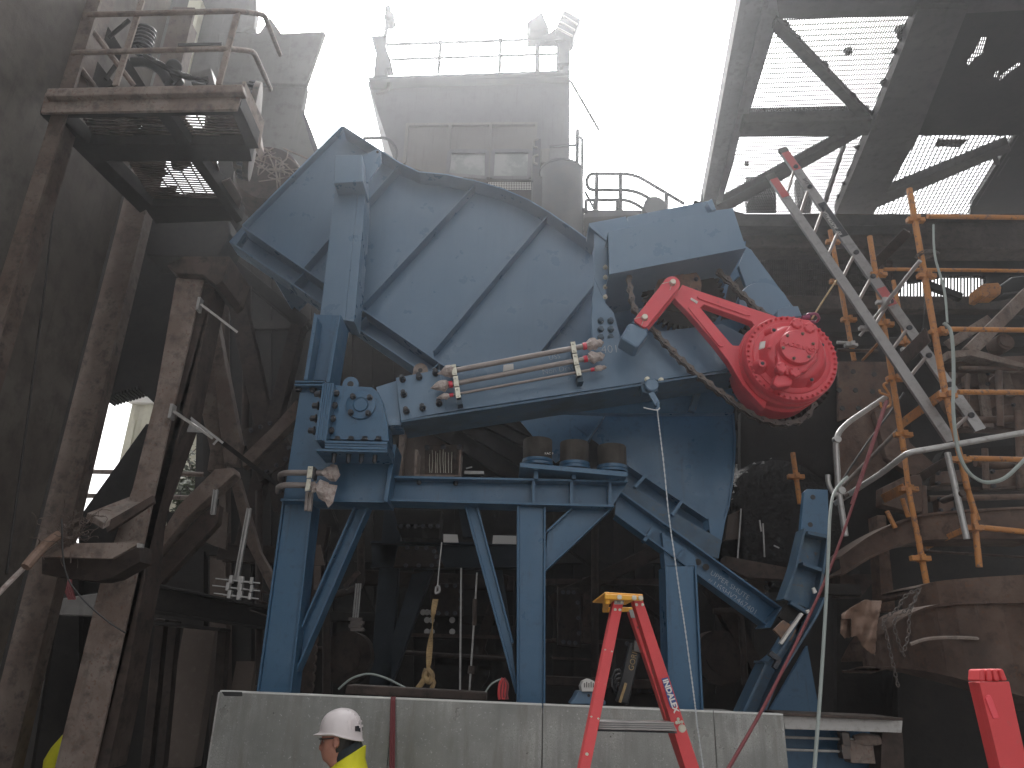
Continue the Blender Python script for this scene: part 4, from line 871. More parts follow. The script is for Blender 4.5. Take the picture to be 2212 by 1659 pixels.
# ================================================================ pipes on the arm
pl = (('upper thick grey pipe with plastic wrapped ends on the arm', (745, 735, 1585, 578), .0255, 1, 0), ('middle grey pipe with plastic wrapped ends on the arm', (700, 828, 1590, 660), .024, 0, 1), ('lowest thin grey pipe with plastic wrapped ends on the arm', (705, 897, 1635, 728), .0135, 0, 0))
for lab, c, r_, rc, _ in pl:
    g = thing('pipe', lab, 'pipe', 'wrapped pipes clamped along the arm'); a, b = [P(*q, 6.28) for q in K(5, *c)]
    mb = MB(); mb.cyl(a, b, r_, n=14); build('tube', mb, M['pipe'], g)
    u = (b - a).normalized()
    for s_, e in ((-1, a), (1, b)):
        if not (lab.startswith('upper') and s_ < 0):
            mb = MB(); mb.cyl(e + u * s_ * .0, e - u * s_ * .035, r_ * 1.35, n=14); build('end_cap', mb, M['redcap'], g)
        random.seed(hash(lab[:3]) % 97 + s_ + len(lab)); vs = []; fs = []; nn = 9; LL = 7 if r_ > .015 else 6
        R0 = r_ * 2.3 if r_ > .015 else r_ * 2.2
        prof = [(0.0, 1.1 * r_ / R0), (.02, .8), (.05, 1.), (.085, .95), (.11, .7), (.135, .75 if s_ > 0 else .4), (.165, .12)]
        sc = 1.0 if r_ > .015 else .7
        t0 = u.orthogonal().normalized(); b0 = u.cross(t0)
        for tt, rr in prof:
            for i in range(nn):
                aa = 2 * math.pi * i / nn; rj = R0 * rr * random.uniform(.72, 1.2); vs.append(e + u * s_ * (tt * sc + random.uniform(-.007, .007)) + (t0 * math.cos(aa) + b0 * math.sin(aa)) * rj)
        for k in range(len(prof) - 1):
            for i in range(nn):
                j = (i + 1) % nn; fs += [[k * nn + i, k * nn + j, (k + 1) * nn + j], [k * nn + i, (k + 1) * nn + j, (k + 1) * nn + i]]
        mb = MB(); mb.add(vs, fs + [list(range((len(prof) - 1) * nn, len(prof) * nn))]); build('plastic_wrap', mb, M['wrap'], g)
for c, lab in (((728, 697, 738, 765, 742, 770, 750, 838, 752, 842, 762, 912), 'left zinc pipe clamp stack on the arm'), ((1497, 550, 1508, 622, 1510, 628, 1522, 698, 1524, 702, 1540, 768), 'right zinc pipe clamp stack on the arm')):
    g = thing('pipe_clamp', lab, 'clamp', 'zinc clamps over the arm pipes'); q = K(5, *c)
    for k in range(3):
        a, b = q[2 * k], q[2 * k + 1]; mb = MB(); mb.pbar(a, b, 6.235, .046, .012); build('clamp_plate', mb, M['zinc'], g, bevel=.003)
        for fz in (.2, .8): bolt(g, P(a[0] * (1 - fz) + b[0] * fz, a[1] * (1 - fz) + b[1] * fz, 6.235), .009, .012, 'zinc')
        mb = MB(); mb.pbar(a, b, 6.25, .04, .1); build('clamp_block', mb, M['black'], g)
    mb = MB(); x, y = q[-1]; mb.slab([(x - 6, y), (x + 6, y - 1), (x + 9, y + 13), (x - 3, y + 14)], 6.3, .12); build('clamp_foot', mb, M['boltblue'], g)
mb = MB(); mb.slab(K(5, 1052, 700, 1115, 692, 1117, 728, 1048, 742), 6.41, .006); build('paper_label', mb, M['white'], None, 'small white paper label stuck on the arm between the pipes', 'label')
# U pipes with wrapped ends, left
g0 = None
for c, lab, wr in (((355, 1278, 100, 1278, 58, 1290, 60, 1325), 'upper bent pipe stub on the left blue post', 0), ((270, 1365, 90, 1362, 45, 1375, 45, 1410), 'lower bent pipe stub on the left blue post', 1)):
    g = thing('bent_pipe', lab, 'pipe', 'bent wrapped pipes on the left post'); pts = [P(*q, Y) for q, Y in zip(K('B', *c), (6.45, 6.45, 6.5, 6.75))]
    mb = MB(); mb.tube(pts, .026, 12, .09); build('tube', mb, M['pipe'], g)
    random.seed(11 + wr); e = pts[0]; vs = []; fs = []; nn = 9
    prof = [(0, .03), (.03, .05), (.07, .07), (.11, .065), (.14, .03)] if not wr else [(0, .03), (.03, .055), (.06, .03), (.09, .07), (.17, .075), (.2, .03)]
    dd = V((1, 0, -.05)) if not wr else V((1, 0, -.35))
    for tt, rr in prof:
        for i in range(nn):
            aa = 2 * math.pi * i / nn; vs.append(e + dd * tt * (1 if not wr else .9) + V((random.uniform(-.01, .01), math.cos(aa) * rr * random.uniform(.5, 1), math.sin(aa) * rr * random.uniform(.8, 1.3))))
    for k in range(len(prof) - 1):
        for i in range(nn): j = (i + 1) % nn; fs += [[k * nn + i, k * nn + j, (k + 1) * nn + j], [k * nn + i, (k + 1) * nn + j, (k + 1) * nn + i]]
    mb = MB(); mb.add(vs, fs + [list(range((len(prof) - 1) * nn, len(prof) * nn))]); build('plastic_wrap', mb, M['wrap'], g)
    if wr:
        mb = MB(); o = e + V((.1, -.03, 0)); mb.add([o + V((0, 0, .02)), o + V((.14, 0, 0)), o + V((.12, -.01, -.16)), o + V((.08, .01, -.2)), o + V((.02, -.01, -.1))], [[0, 1, 2, 3, 4]]); build('loose_plastic', mb, M['wrap'], g)
g = thing('pipe_clamp', 'zinc strap clamp holding the bent pipes on the left blue post', 'clamp', 'zinc clamps over the arm pipes')
for c in ((248, 1232, 283, 1232, 275, 1315, 238, 1315), (240, 1320, 270, 1320, 260, 1402, 225, 1405)):
    mb = MB(); mb.slab(K('B', *c), 6.38, .012); build('clamp_plate', mb, M['zinc'], g, bevel=.003)
    for y in (c[1] + 12, c[5] - 12): bolt(g, P(*K('B', (c[0] + c[4]) / 2 + 3, y)[0], 6.38), .01, .014, 'zinc')
mb = MB(); mb.slab(K('B', 285, 1235, 300, 1240, 290, 1320, 277, 1320), 6.39, .1); build('clamp_block', mb, M['black'], g)
mb = MB(); mb.slab(K('B', 232, 1405, 285, 1410, 275, 1543, 222, 1540), 6.5, .02); mb.pbar(*K('B', 245, 1412, 236, 1535), 6.48, .015, .03); mb.pbar(*K('B', 270, 1412, 262, 1535), 6.48, .015, .03); build('strut_rail', mb, M['pipe'], g)
# ================================================================ rubber buffers and rusty open bracket on the beam
for i, (x, yt, yb) in enumerate(((1161, 947, 1003), (1241, 953, 1010), (1322, 961, 1017))):
    g = thing('rubber_buffer', ('left rubber buffer with printed mark standing on the blue pedestal', 'middle rubber buffer standing on the blue pedestal', 'right rubber buffer standing on the blue pedestal')[i], 'buffer', 'black rubber buffers on the pedestal')
    p, q = P(x, yb - 8, 6.95), P(x, yt + 4, 6.95); q = V((p.x, p.y, q.z)); r_ = 31.5 * mpp(p)
    mb = MB(); hh = (q - p).length; mb.lathe(p, q, [(0, r_ * .97), (.01, r_), (hh - .012, r_), (hh, r_ * .97), (hh, .01)], 40); build('rubber_body', mb, M['rubber'], g)
    b_ = V((p.x, p.y, p.z - .06)); mb = MB(); mb.lathe(b_, p, [(0, r_ * 1.1), (.015, r_ * 1.1), (.018, r_ * 1.03), (.03, r_ * 1.03), (.033, r_ * 1.08), (.05, r_ * 1.04), (.065, r_ * 1.04)], 40); build('base_ring', mb, M['blue2'], g)
    if i == 0: text('lettering', 'KAC 9', P(1176, 982, 6.77) + V((0, -.012, 0)), .03, M['white'], g)
g = thing('open_bracket', 'rusty open sided bracket box standing on the blue beam', 'bracket')
mb = MB(); mb.slab(K(5, 545, 1215, 790, 1212, 782, 1300, 770, 1412, 545, 1405), 7.1, .02); build('back_plate', mb, M['rust'], g)
for c in ((483, 1240, 500, 1245, 490, 1408, 476, 1408), (768, 1250, 780, 1245, 772, 1412, 762, 1412)):
    mb = MB(); px_ = K(5, *c); mb.slab(px_, 6.8, .28); build('side_plate', mb, M['rustlight'], g)
mb = MB(); mb.pbar(*K(5, 478, 1409, 770, 1413), 6.78, .016, .34); build('base_plate', mb, M['rustlight'], g)
mb = MB(); random.seed(8)
for i in range(9):
    x = 580 + i * 17 + random.uniform(-5, 5); y0 = random.uniform(1240, 1275); mb.tube([P(*q, 7.09) for q in K(5, x, y0, x + random.uniform(-4, 4), y0 + 70, x + random.uniform(-4, 4), 1395)], .003, 4)
build('paint_drip', mb, M['zinc'], g)
for x, y in ((560, 1232), (665, 1228), (768, 1228)): bolt(g, P(*K(5, x, y)[0], 7.1), .022, .01)
for x, y in ((510, 1432), (745, 1438)): bolt(g, P(*K(5, x, y)[0], 6.85), .022, .05, d=(0, 0, -1))
g = thing('tan_side_plate', 'brown dusty plate standing behind the open bracket', 'plate')
mb = MB(); mb.slab(K(5, 395, 1110, 470, 1090, 560, 1115, 730, 1240, 730, 1420, 375, 1420), 8.6, .05); build('plate', mb, M['tan'], g)
mb = MB(); mb.pbar(*K(5, 400, 1115, 382, 1420), 8.4, .06, .2); build('edge_flange', mb, M['rustlight'], g)
mb = MB(); mb.pbar(*K(5, 800, 1390, 925, 1392), 7.3, .03, .05); mb.pbar(*K(5, 810, 1365, 850, 1355), 7.3, .01, .02); build('steel_offcut', mb, M['galv_bar'], None, 'short bright steel offcut lying on the beam right of the bracket', 'offcut')
# ================================================================ hood over the drive
t = thing('drive_hood', 'pale blue box hood over the chain drive with jamb plate and right leg', 'hood')
mb = MB(); a_ = K('A', 168, 272, 1030, 110, 1122, 388, 175, 570); mb.slab(a_, 6.2, .02); build('front_plate', mb, M['blue'], t, bevel=.003)
p = PP(a_, 6.21)
mb = MB(); mb.prism([p[3], p[2], p[2] + V((0, 0, .02)), p[3] + V((0, 0, .02))], (0, .9, 0)); build('bottom_plate', mb, M['blue'], t)
mb = MB(); mb.prism([p[0], p[1], p[1] - V((0, 0, .02)), p[0] - V((0, 0, .02))], (0, .9, 0)); build('top_plate', mb, M['blue'], t)
mb = MB(); mb.slab(K('A', 300, 170, 860, 60, 910, 125, 1030, 112, 600, 200, 310, 245), 7.1, .3); build('top_crown', mb, M['blue'], t, bevel=.006)
for q_, y_, d_ in ((K('A', 35, 215, 290, 168, 318, 240, 168, 272, 160, 320), 6.5, .03), (K('A', 850, 68, 885, 45, 915, 120, 880, 126), 6.9, .1)):
    mb = MB(); mb.slab(q_, y_, d_); build('corner_plate', mb, M['blue'], t, bevel=.004)
mb = MB(); mb.slab(K('A', 35, 215, 160, 320, 160, 340, 38, 240), 6.45, .3); mb.slab(K('A', 70, 268, 165, 330, 165, 600, 150, 768, 70, 600), 6.48, .03); build('jamb_plate', mb, M['blue'], t, bevel=.004)
mb = MB(); mb.slab(K('A', 70, 600, 150, 768, 205, 830, 255, 1010, 60, 1030, 50, 900), 6.46, .03); build('jamb_foot', mb, M['blue'], t, bevel=.004)
for x, y in ((115, 893), (115, 952), (115, 1008), (184, 893), (184, 952), (184, 1008)): bolt(t, P(*K('A', x, y)[0], 6.46), .026, .04, 'boltblue')
for y in (523, 592, 659, 728): bolt(t, P(*K('A', 147, y)[0], 6.48), .018, .03, 'zinc')
mb = MB(); mb.slab(K('A', 170, 500, 1120, 340, 1100, 560, 1000, 640, 900, 1100, 880, 1220, 420, 1250, 230, 1160, 250, 1010, 200, 830, 160, 760), 7.25, .05); build('back_plate', mb, M['blue2'], t)
mb = MB(); mb.slab(K('A', 1122, 375, 1160, 400, 1180, 430, 1440, 780, 1510, 860, 1330, 870, 1200, 800, 1140, 710, 1070, 510), 6.75, .06); build('side_leg', mb, M['blue'], t, bevel=.006)
mb = MB(); mb.slab(K('A', 1340, 815, 1380, 795, 1480, 788, 1510, 860, 1440, 865, 1335, 865), 6.5, .2); build('foot_block', mb, M['blue'], t, bevel=.006)
c1 = P(*K('A', 1225, 810)[0], 6.72); mb = MB(); mb.lathe(c1, c1 - V((0, .1, 0)), [(0, .26), (.08, .26), (.1, .25), (.1, .001)], 36); build('round_boss', mb, M['blue'], t)
mb = MB(); mb.slab(K('A', 880, 960, 960, 880, 1180, 890, 1150, 1040, 960, 1110, 900, 1060), 7.0, .05); mb.slab(K('A', 900, 1150, 1000, 1180, 980, 1330, 930, 1180), 7.0, .1); build('inner_plate', mb, M['blue2'], t)
mb = MB(); mb.slab(K('A', 600, 1285, 720, 1280, 830, 1240, 850, 1300, 760, 1400, 690, 1390), 6.9, .06); build('lug_plate', mb, M['blue2'], t, bevel=.004)
mb = MB(); c1 = P(*K('A', 738, 1355)[0], 6.89); mb.lathe(c1, c1 + V((0, .02, 0)), [(0, .035), (.02, .035)], 16); build('hole', mb, M['black'], t)
mb = MB(); mb.pbar(*K('A', 800, 1352, 748, 1515), 6.8, .06, .06); build('hanger_bar', mb, M['blue_dirty'], t, bevel=.004)
# hoist block hanging under the arm with rope
g = thing('beam_trolley', 'small blue beam trolley with hook hanging under the arm', 'trolley')
mb = MB(); mb.slab(K('A', 390, 1310, 500, 1290, 515, 1380, 470, 1400, 400, 1385), 6.3, .15); build('body', mb, M['blue_dirty'], g, bevel=.01)
c1 = P(*K('A', 463, 1345)[0], 6.28); mb = MB(); mb.lathe(c1 + V((0, .06, 0)), c1 - V((0, .05, 0)), [(0, .062), (.1, .062), (.11, .05), (.11, .001)], 24); build('wheel', mb, M['blue'], g)
mb = MB(); mb.pbar(*K('A', 465, 1385, 510, 1465), 6.25, .05, .03); mb.tube([P(*q, 6.25) for q in K('A', 510, 1455, 516, 1495, 498, 1500)], .014, 8); build('hook', mb, M['blue'], g)
bolt(g, P(*K('A', 437, 1297)[0], 6.28), .02, .03, 'zinc'); bolt(g, P(*K('A', 533, 1303)[0], 6.35), .02, .03, 'zinc')
mb = MB()
pts = smoothline([P(*q, Y) for q, Y in zip(K('C', 350, 160, 360, 250, 390, 500, 420, 800, 455, 1050, 490, 1300, 520, 1500, 560, 1800, 585, 2000, 597, 2110, 630, 2340, 650, 2500), (6.2, 6.2, 6.1, 6.0, 5.95, 5.95, 5.94, 5.93, 5.93, 5.93, 5.93, 5.93))], 30)
for ph in (0, math.pi):
    mb.tube([p_ + V((math.cos(i * .9 + ph) * .003, math.sin(i * .9 + ph) * .003, 0)) for i, p_ in enumerate(pts)], .0032, 5)
mb.tube(smoothline([P(*q, 6.2) for q in K('A', 412, 1490, 450, 1500, 505, 1508, 525, 1492)]), .006, 5)
build('tag_rope', mb, M['rope_white'], None, 'thin white twisted rope hanging from the hook under the arm', 'rope')
# ================================================================ dark machinery and bracing in the gloom behind the frame
random.seed(31)
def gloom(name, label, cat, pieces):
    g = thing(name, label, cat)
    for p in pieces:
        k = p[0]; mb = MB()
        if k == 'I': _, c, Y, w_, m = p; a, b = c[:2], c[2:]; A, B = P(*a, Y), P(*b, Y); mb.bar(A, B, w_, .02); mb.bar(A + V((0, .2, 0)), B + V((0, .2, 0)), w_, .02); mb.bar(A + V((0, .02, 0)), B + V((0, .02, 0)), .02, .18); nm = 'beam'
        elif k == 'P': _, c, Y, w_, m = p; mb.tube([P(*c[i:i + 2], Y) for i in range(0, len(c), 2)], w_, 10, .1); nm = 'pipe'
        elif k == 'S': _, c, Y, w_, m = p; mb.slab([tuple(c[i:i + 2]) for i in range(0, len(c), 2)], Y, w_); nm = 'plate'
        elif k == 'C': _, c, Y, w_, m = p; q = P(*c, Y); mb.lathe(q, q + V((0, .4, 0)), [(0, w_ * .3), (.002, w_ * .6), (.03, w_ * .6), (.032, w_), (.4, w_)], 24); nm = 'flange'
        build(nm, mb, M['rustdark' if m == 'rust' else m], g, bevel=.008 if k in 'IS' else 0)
        if k == 'S':
            pts = [tuple(c[i:i + 2]) for i in range(0, len(c), 2)]
            for a, b in zip(pts, pts[1:]):
                for f_ in (.2, .5, .8): 
                    x = a[0] + (b[0] - a[0]) * f_; y = a[1] + (b[1] - a[1]) * f_; cx = sum(q[0] for q in pts) / len(pts); cy_ = sum(q[1] for q in pts) / len(pts)
                    bolt(g, P(x + (cx - x) * .15, y + (cy_ - y) * .15, Y), .022, .03)
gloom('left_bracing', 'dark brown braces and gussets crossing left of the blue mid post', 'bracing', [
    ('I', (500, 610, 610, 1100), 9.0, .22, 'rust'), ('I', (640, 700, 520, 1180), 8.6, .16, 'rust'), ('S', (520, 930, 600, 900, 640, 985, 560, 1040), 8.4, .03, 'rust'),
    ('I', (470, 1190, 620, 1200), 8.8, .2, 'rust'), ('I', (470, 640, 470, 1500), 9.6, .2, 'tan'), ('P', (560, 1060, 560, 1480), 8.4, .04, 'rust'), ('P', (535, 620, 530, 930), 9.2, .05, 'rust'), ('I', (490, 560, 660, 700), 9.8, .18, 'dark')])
gloom('centre_machinery', 'sooty and shade-darkened machinery with pipes and flanges under the main blue beam', 'machinery', [
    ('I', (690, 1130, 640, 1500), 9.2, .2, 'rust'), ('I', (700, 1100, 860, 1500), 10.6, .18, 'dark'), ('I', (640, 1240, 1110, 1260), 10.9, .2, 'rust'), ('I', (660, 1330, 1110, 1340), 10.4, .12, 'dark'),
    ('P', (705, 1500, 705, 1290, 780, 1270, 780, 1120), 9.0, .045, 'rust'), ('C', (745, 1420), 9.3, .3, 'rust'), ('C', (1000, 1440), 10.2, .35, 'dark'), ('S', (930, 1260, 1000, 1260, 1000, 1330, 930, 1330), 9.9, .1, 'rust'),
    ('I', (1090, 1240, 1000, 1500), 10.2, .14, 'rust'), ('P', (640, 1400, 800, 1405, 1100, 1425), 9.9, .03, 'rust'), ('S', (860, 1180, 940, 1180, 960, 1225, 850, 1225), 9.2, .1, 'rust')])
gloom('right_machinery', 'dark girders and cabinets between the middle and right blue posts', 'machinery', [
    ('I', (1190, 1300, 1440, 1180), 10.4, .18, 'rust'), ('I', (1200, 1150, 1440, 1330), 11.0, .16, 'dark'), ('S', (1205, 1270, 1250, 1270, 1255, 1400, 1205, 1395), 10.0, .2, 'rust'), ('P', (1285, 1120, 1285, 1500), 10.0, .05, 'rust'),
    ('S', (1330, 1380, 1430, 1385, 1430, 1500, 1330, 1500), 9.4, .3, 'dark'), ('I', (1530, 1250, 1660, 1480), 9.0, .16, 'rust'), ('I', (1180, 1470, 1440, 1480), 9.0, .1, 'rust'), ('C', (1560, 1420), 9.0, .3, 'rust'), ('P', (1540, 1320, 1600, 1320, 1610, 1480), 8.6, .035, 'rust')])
gloom('motor_back_machinery', 'shade-darkened plates and pipes in the dark below the red motor', 'machinery', [
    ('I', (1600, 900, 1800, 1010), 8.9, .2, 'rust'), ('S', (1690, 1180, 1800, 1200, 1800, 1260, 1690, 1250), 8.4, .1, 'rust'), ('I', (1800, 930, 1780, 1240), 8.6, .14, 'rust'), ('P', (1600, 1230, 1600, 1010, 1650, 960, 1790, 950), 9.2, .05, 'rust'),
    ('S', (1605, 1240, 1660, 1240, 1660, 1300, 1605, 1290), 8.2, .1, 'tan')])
# ribs and rails on the rear wall
mb = MB()
for x in range(450, 1700, 44): mb.pbar((x, 560 if x > 640 else 440), (x, 1500), 12.44, .05, .05)
for y in (700, 950, 1200): mb.pbar((440, y), (1700, y + 8), 12.36, .16, .08)
build('rib', mb, M['dark'], next(o for o in W if o.name == 'rear_wall'), kind='stuff')
# ================================================================ sprockets and chain
def gear(mb, c, r, nteeth, th, tooth=.05):
    n = nteeth * 4; pts = []
    for i in range(n):
        a_ = 2 * math.pi * i / n; rr = r if i % 4 in (0, 1) else r - tooth
        pts.append(V(c) + V((math.cos(a_) * rr, 0, math.sin(a_) * rr)))
    mb.prism(pts, (0, th, 0)); return mb
g = thing('upper_sprocket', 'dark toothed chain wheel with rusty hub under the blue hood', 'sprocket')
cs = P(*K('A', 690, 700)[0], 6.72); rs = 285 * .3124 * mpp(cs)
mb = MB(); gear(mb, cs, rs, 44, .08); build('wheel', mb, M['dark'], g)
ch = P(*K('A', 668, 625)[0], 6.5); mb = MB(); mb.lathe(ch, ch + V((0, .25, 0)), [(0, .001), (.001, .1), (.02, .11), (.022, .215), (.05, .22), (.25, .22)], 36); build('hub', mb, M['hubrust'], g)
for k in range(8):
    a_ = k * math.pi / 4 + .3; bolt(g, ch + V((math.cos(a_) * .17, .02, math.sin(a_) * .17)), .018, .02)
g = thing('lower_sprocket', 'dark toothed chain wheel behind the red motor', 'sprocket')
cl = P(1683, 792, 6.5); mb = MB(); gear(mb, cl, 116 * mpp(cl), 50, .08); mb.lathe(cl + V((0, .1, 0)), cl + V((0, .25, 0)), [(0, .4), (.15, .4)], 30); build('wheel', mb, M['dark'], g)  # near-black wheel: the dark behind the motor is put into its colour
g = thing('drive_chain', 'oily heavy roller chain looping round the wheels under the hood', 'chain')
def plink(L_, r, th):                 # figure-eight link plate
    pts = []
    for k in range(9): a_ = math.pi / 2 + math.pi * k / 8; pts.append((-L_ / 2 + math.cos(a_) * r, math.sin(a_) * r))
    pts.append((0, -r * .42))
    for k in range(9): a_ = -math.pi / 2 + math.pi * k / 8; pts.append((L_ / 2 + math.cos(a_) * r, math.sin(a_) * r))
    pts.append((0, r * .42)); return pts
PL = .112
mb = MB()
for yy in (0, .05):
    mb.prism([V((x, yy, z)) for x, z in plink(PL, .029, .01)], (0, .012, 0))
for sx in (-1, 1): mb.cyl((sx * PL / 2, -.014, 0), (sx * PL / 2, .066, 0), .011, n=8)
link = bpy.data.meshes.new('chain_link'); link.from_pydata(mb.v, [], mb.f); link.materials.append(M['chain'])
def chain(path, Y):
    pts = smoothline([P(*q, Y) for q in path], 24); acc = [0]
    for a, b in zip(pts, pts[1:]): acc.append(acc[-1] + (b - a).length)
    s_ = 0; k = 0; prev = None; i = 0
    while s_ < acc[-1]:
        while acc[i + 1] < s_: i += 1
        f_ = (s_ - acc[i]) / max(acc[i + 1] - acc[i], 1e-6); p_ = pts[i].lerp(pts[i + 1], f_)
        if prev is not None:
            d = p_ - prev; an = math.atan2(d.z, d.x)
            inst('link', link, (p_ + prev) / 2 + V((0, -.014 if k % 2 else 0, 0)), g, Quaternion((0, 1, 0), -an)); k += 1
        prev = p_; s_ += PL
chain(K('A', 315, 590, 325, 700, 350, 800, 395, 870, 480, 945, 590, 1070, 720, 1200, 850, 1310, 1000, 1420, 1120, 1510, 1260, 1580, 1400, 1600, 1520, 1570, 1580, 1500, 1600, 1440), 6.3)
chain(K('A', 940, 545, 1000, 605, 1075, 680, 1150, 755, 1250, 840, 1340, 900), 6.5)
# ================================================================ red drive motor
g = thing('red_drive_motor', 'large red hydraulic drive motor with triangular torque arm and bolt ring', 'motor')
YM = 5.95
co = P(1710, 772, YM); kk = mpp(co); RX = 101 * kk
mb = MB()
# torque arm: outline with a triangular opening, built as a frame of plates
o_ = K('A', 668, 635, 1330, 858, 1120, 900, 800, 690); 
AP = K('A', 625, 735, 680, 640, 800, 685, 1330, 860, 1400, 1000, 1250, 1500, 1100, 1340, 1000, 1170, 900, 1040, 720, 830)
hole = K('A', 805, 800, 830, 778, 1160, 895, 1178, 920, 1150, 950, 1120, 975, 1100, 1020, 1075, 1062, 1030, 1060, 1010, 1040)
def holed(outer, inner, Y, th):
    bm_ = bmesh.new(); 
    ov = [bm_.verts.new(p) for p in PP(outer, Y)]; iv = [bm_.verts.new(p) for p in PP(inner, Y)]
    ed = [bm_.edges.new((l[i], l[(i + 1) % len(l)])) for l in (ov, iv) for i in range(len(l))]
    bmesh.ops.triangle_fill(bm_, use_beauty=True, use_dissolve=False, edges=ed, normal=(0, -1, 0))
    vs = [v.co.copy() for v in bm_.verts]; bm_.verts.index_update(); fs = [[v.index for v in f_.verts] for f_ in bm_.faces]
    n = len(vs); no, ni = len(outer), len(inner)
    mb = MB(); mb.add(vs + [v + V((0, th, 0)) for v in vs], fs + [[i + n for i in f_[::-1]] for f_ in fs]
        + [[i, i + n, (i + 1) % no + n, (i + 1) % no] for i in range(no)] + [[no + i, no + (i + 1) % ni, no + (i + 1) % ni + n, no + i + n] for i in range(ni)])
    bm_.free(); return mb
build('torque_arm', holed(AP, hole, 6.12, .1), M['red'], g, bevel=.006)
for c in ((785, 712, 795, 705, 860, 712, 1150, 828, 1158, 845, 1150, 855, 1120, 852, 800, 740, 782, 725), (722, 790, 745, 778, 765, 790, 965, 1050, 965, 1068, 945, 1070, 930, 1060, 722, 800)):
    mb = MB(); mb.slab(K('A', *c), 6.105, .012); build('raised_pad', mb, M['red'], g, bevel=.004)
mb = MB(); mb.slab(K('A', 735, 742, 742, 730, 790, 757, 782, 772), 6.112, .008); build('name_plate', mb, M['white'], g)
# housing, front flange, boss
sc = V((1, 0, 0))
mb = MB(); mb.lathe(co + V((0, .52, 0)), co, [(0, RX * .9), (.0, RX * .97), (.22, RX * .99), (.24, RX * .93), (.3, RX * .93), (.32, RX * 1.0), (.38, RX * 1.0), (.4, RX * .95), (.44, RX * .95), (.445, RX * 1.0), (.49, RX * 1.0), (.5, RX * .985), (.52, RX * .97)], 72)
build('housing', mb, M['red'], g, bevel=0)
mb = MB(); mb.lathe(co + V((0, .01, 0)), co - V((0, .3, 0)), [(0, RX * .84), (.02, RX * .83), (.028, RX * .8), (.03, RX * .72), (.04, RX * .7), (.115, RX * .62), (.13, RX * .58), (.14, RX * .5), (.142, .001)], 56); build('front_boss', mb, M['red'], g)
nb = 48
for k in range(nb):
    a_ = 2 * math.pi * k / nb
    bolt(g, co + V((math.cos(a_) * RX * .925, -.0, math.sin(a_) * RX * .925)), .0125, .026, 'red')
# shroud with cover disc (offset to upper right)
cc = P(*K('A', 1480, 1068)[0], YM - .24); rc = 126 * .3124 * mpp(cc)
def loop(c, pts, Y, th, nm, m='red', bv=.012):
    mb = MB(); mb.slab(pts, Y, th); return build(nm, mb, M[m], g, bevel=bv)
loop(0, K('A', 1440, 905, 1470, 870, 1560, 880, 1620, 930, 1640, 1040, 1620, 1160, 1540, 1240, 1420, 1270, 1345, 1230, 1335, 1130, 1340, 1040), YM - .19, .12, 'shroud', bv=.02)
mb = MB(); mb.lathe(cc + V((0, .07, 0)), cc, [(0, rc), (.06, rc), (.07, rc * .96), (.07, .001)], 40); build('cover_disc', mb, M['red'], g)
for x, y in ((1408, 993), (1512, 980), (1584, 1050), (1555, 1140), (1452, 1150), (1378, 1078)):
    bolt(g, P(*K('A', x, y)[0], YM - .245), .011, .014, 'hubrust')
text('lettering', 'HAGGLUNDS', P(*K('A', 1365, 1052)[0], YM - .244), .052, M['red'], g, P(*K('A', 1530, 1092)[0], 6) - P(*K('A', 1365, 1052)[0], 6), ext=.006)
mb = MB(); p_ = P(*K('A', 1562, 1100)[0], YM - .244); mb.tube([p_ + V((math.cos(a_ * .5236) * .026, -.003, math.sin(a_ * .5236) * .026)) for a_ in range(13)], .004, 6); build('emblem', mb, M['red'], g)
for x, y, yy in ((1478, 905, .21), (1565, 935, .21), (1372, 1210, .22), (1465, 1240, .22)):
    px_ = [(1478 + dx, 905 + dy) for dx, dy in ()]; c_ = P(*K('A', x, y)[0], YM - yy)
    mb = MB(); mb.lathe(c_ + V((0, .06, 0)), c_, [(0, .052), (.05, .052), (.06, .045), (.06, .001)], 8, False); build('port_block', mb, M['red'], g, bevel=.008)
    for ax_, az_ in ((-.028, .02), (.028, .022), (.02, -.03), (-.02, -.03)): bolt(g, c_ + V((ax_, 0, az_)), .007, .01, 'red')
for x, y, r1 in ((1315, 955, .075), (1235, 1185, .08), (1648, 1058, .05), (1575, 1298, .05)):
    c_ = P(*K('A', x, y)[0], YM - .1); r1 *= .8; mb = MB(); mb.lathe(c_ + V((0, .15, 0)), c_, [(0, r1 * 1.25), (.08, r1), (.12, r1 * .6), (.15, r1 * .5), (.15, .001)], 20); build('knob', mb, M['red'], g)
    bolt(g, c_, .013, .01, 'bolt')
loop(0, K('A', 1222, 1035, 1256, 1030, 1250, 1075, 1215, 1082), YM - .155, .03, 'data_plate', 'white', .0)
loop(0, K('A', 1275, 1062, 1298, 1055, 1298, 1075, 1275, 1078), YM - .155, .03, 'mark_pad', 'red', .004)
loop(0, K('A', 1330, 1265, 1370, 1240, 1450, 1290, 1440, 1340, 1340, 1350, 1305, 1325), YM - .16, .1, 'drain_block', 'red', .02)
g = thing('red_link', 'short red link bar joining the torque arm to the blue bracket', 'link')
c1, c2 = K('A', 612, 630, 418, 872); p1, p2 = P(*c1, 5.98), P(*c2, 5.98); ax = (p1 - p2).normalized(); sd_ = V((0, -1, 0)).cross(ax).normalized(); hw = 55 * .3124 * mpp(p1)
pts = []
for k in range(9): a_ = math.pi * k / 8; pts.append(p1 + sd_ * math.cos(a_) * hw + ax * (math.sin(a_) * hw))
c_ = p2 - ax * hw * 1.1; pts += [c_ - sd_ * hw * .92 + ax * hw * .3, c_ - sd_ * hw * .7, c_ + sd_ * hw * .7, c_ + sd_ * hw * .92 + ax * hw * .3]
mb = MB(); mb.prism(pts, (0, .035, 0)); build('front_bar', mb, M['red'], g, bevel=.005)
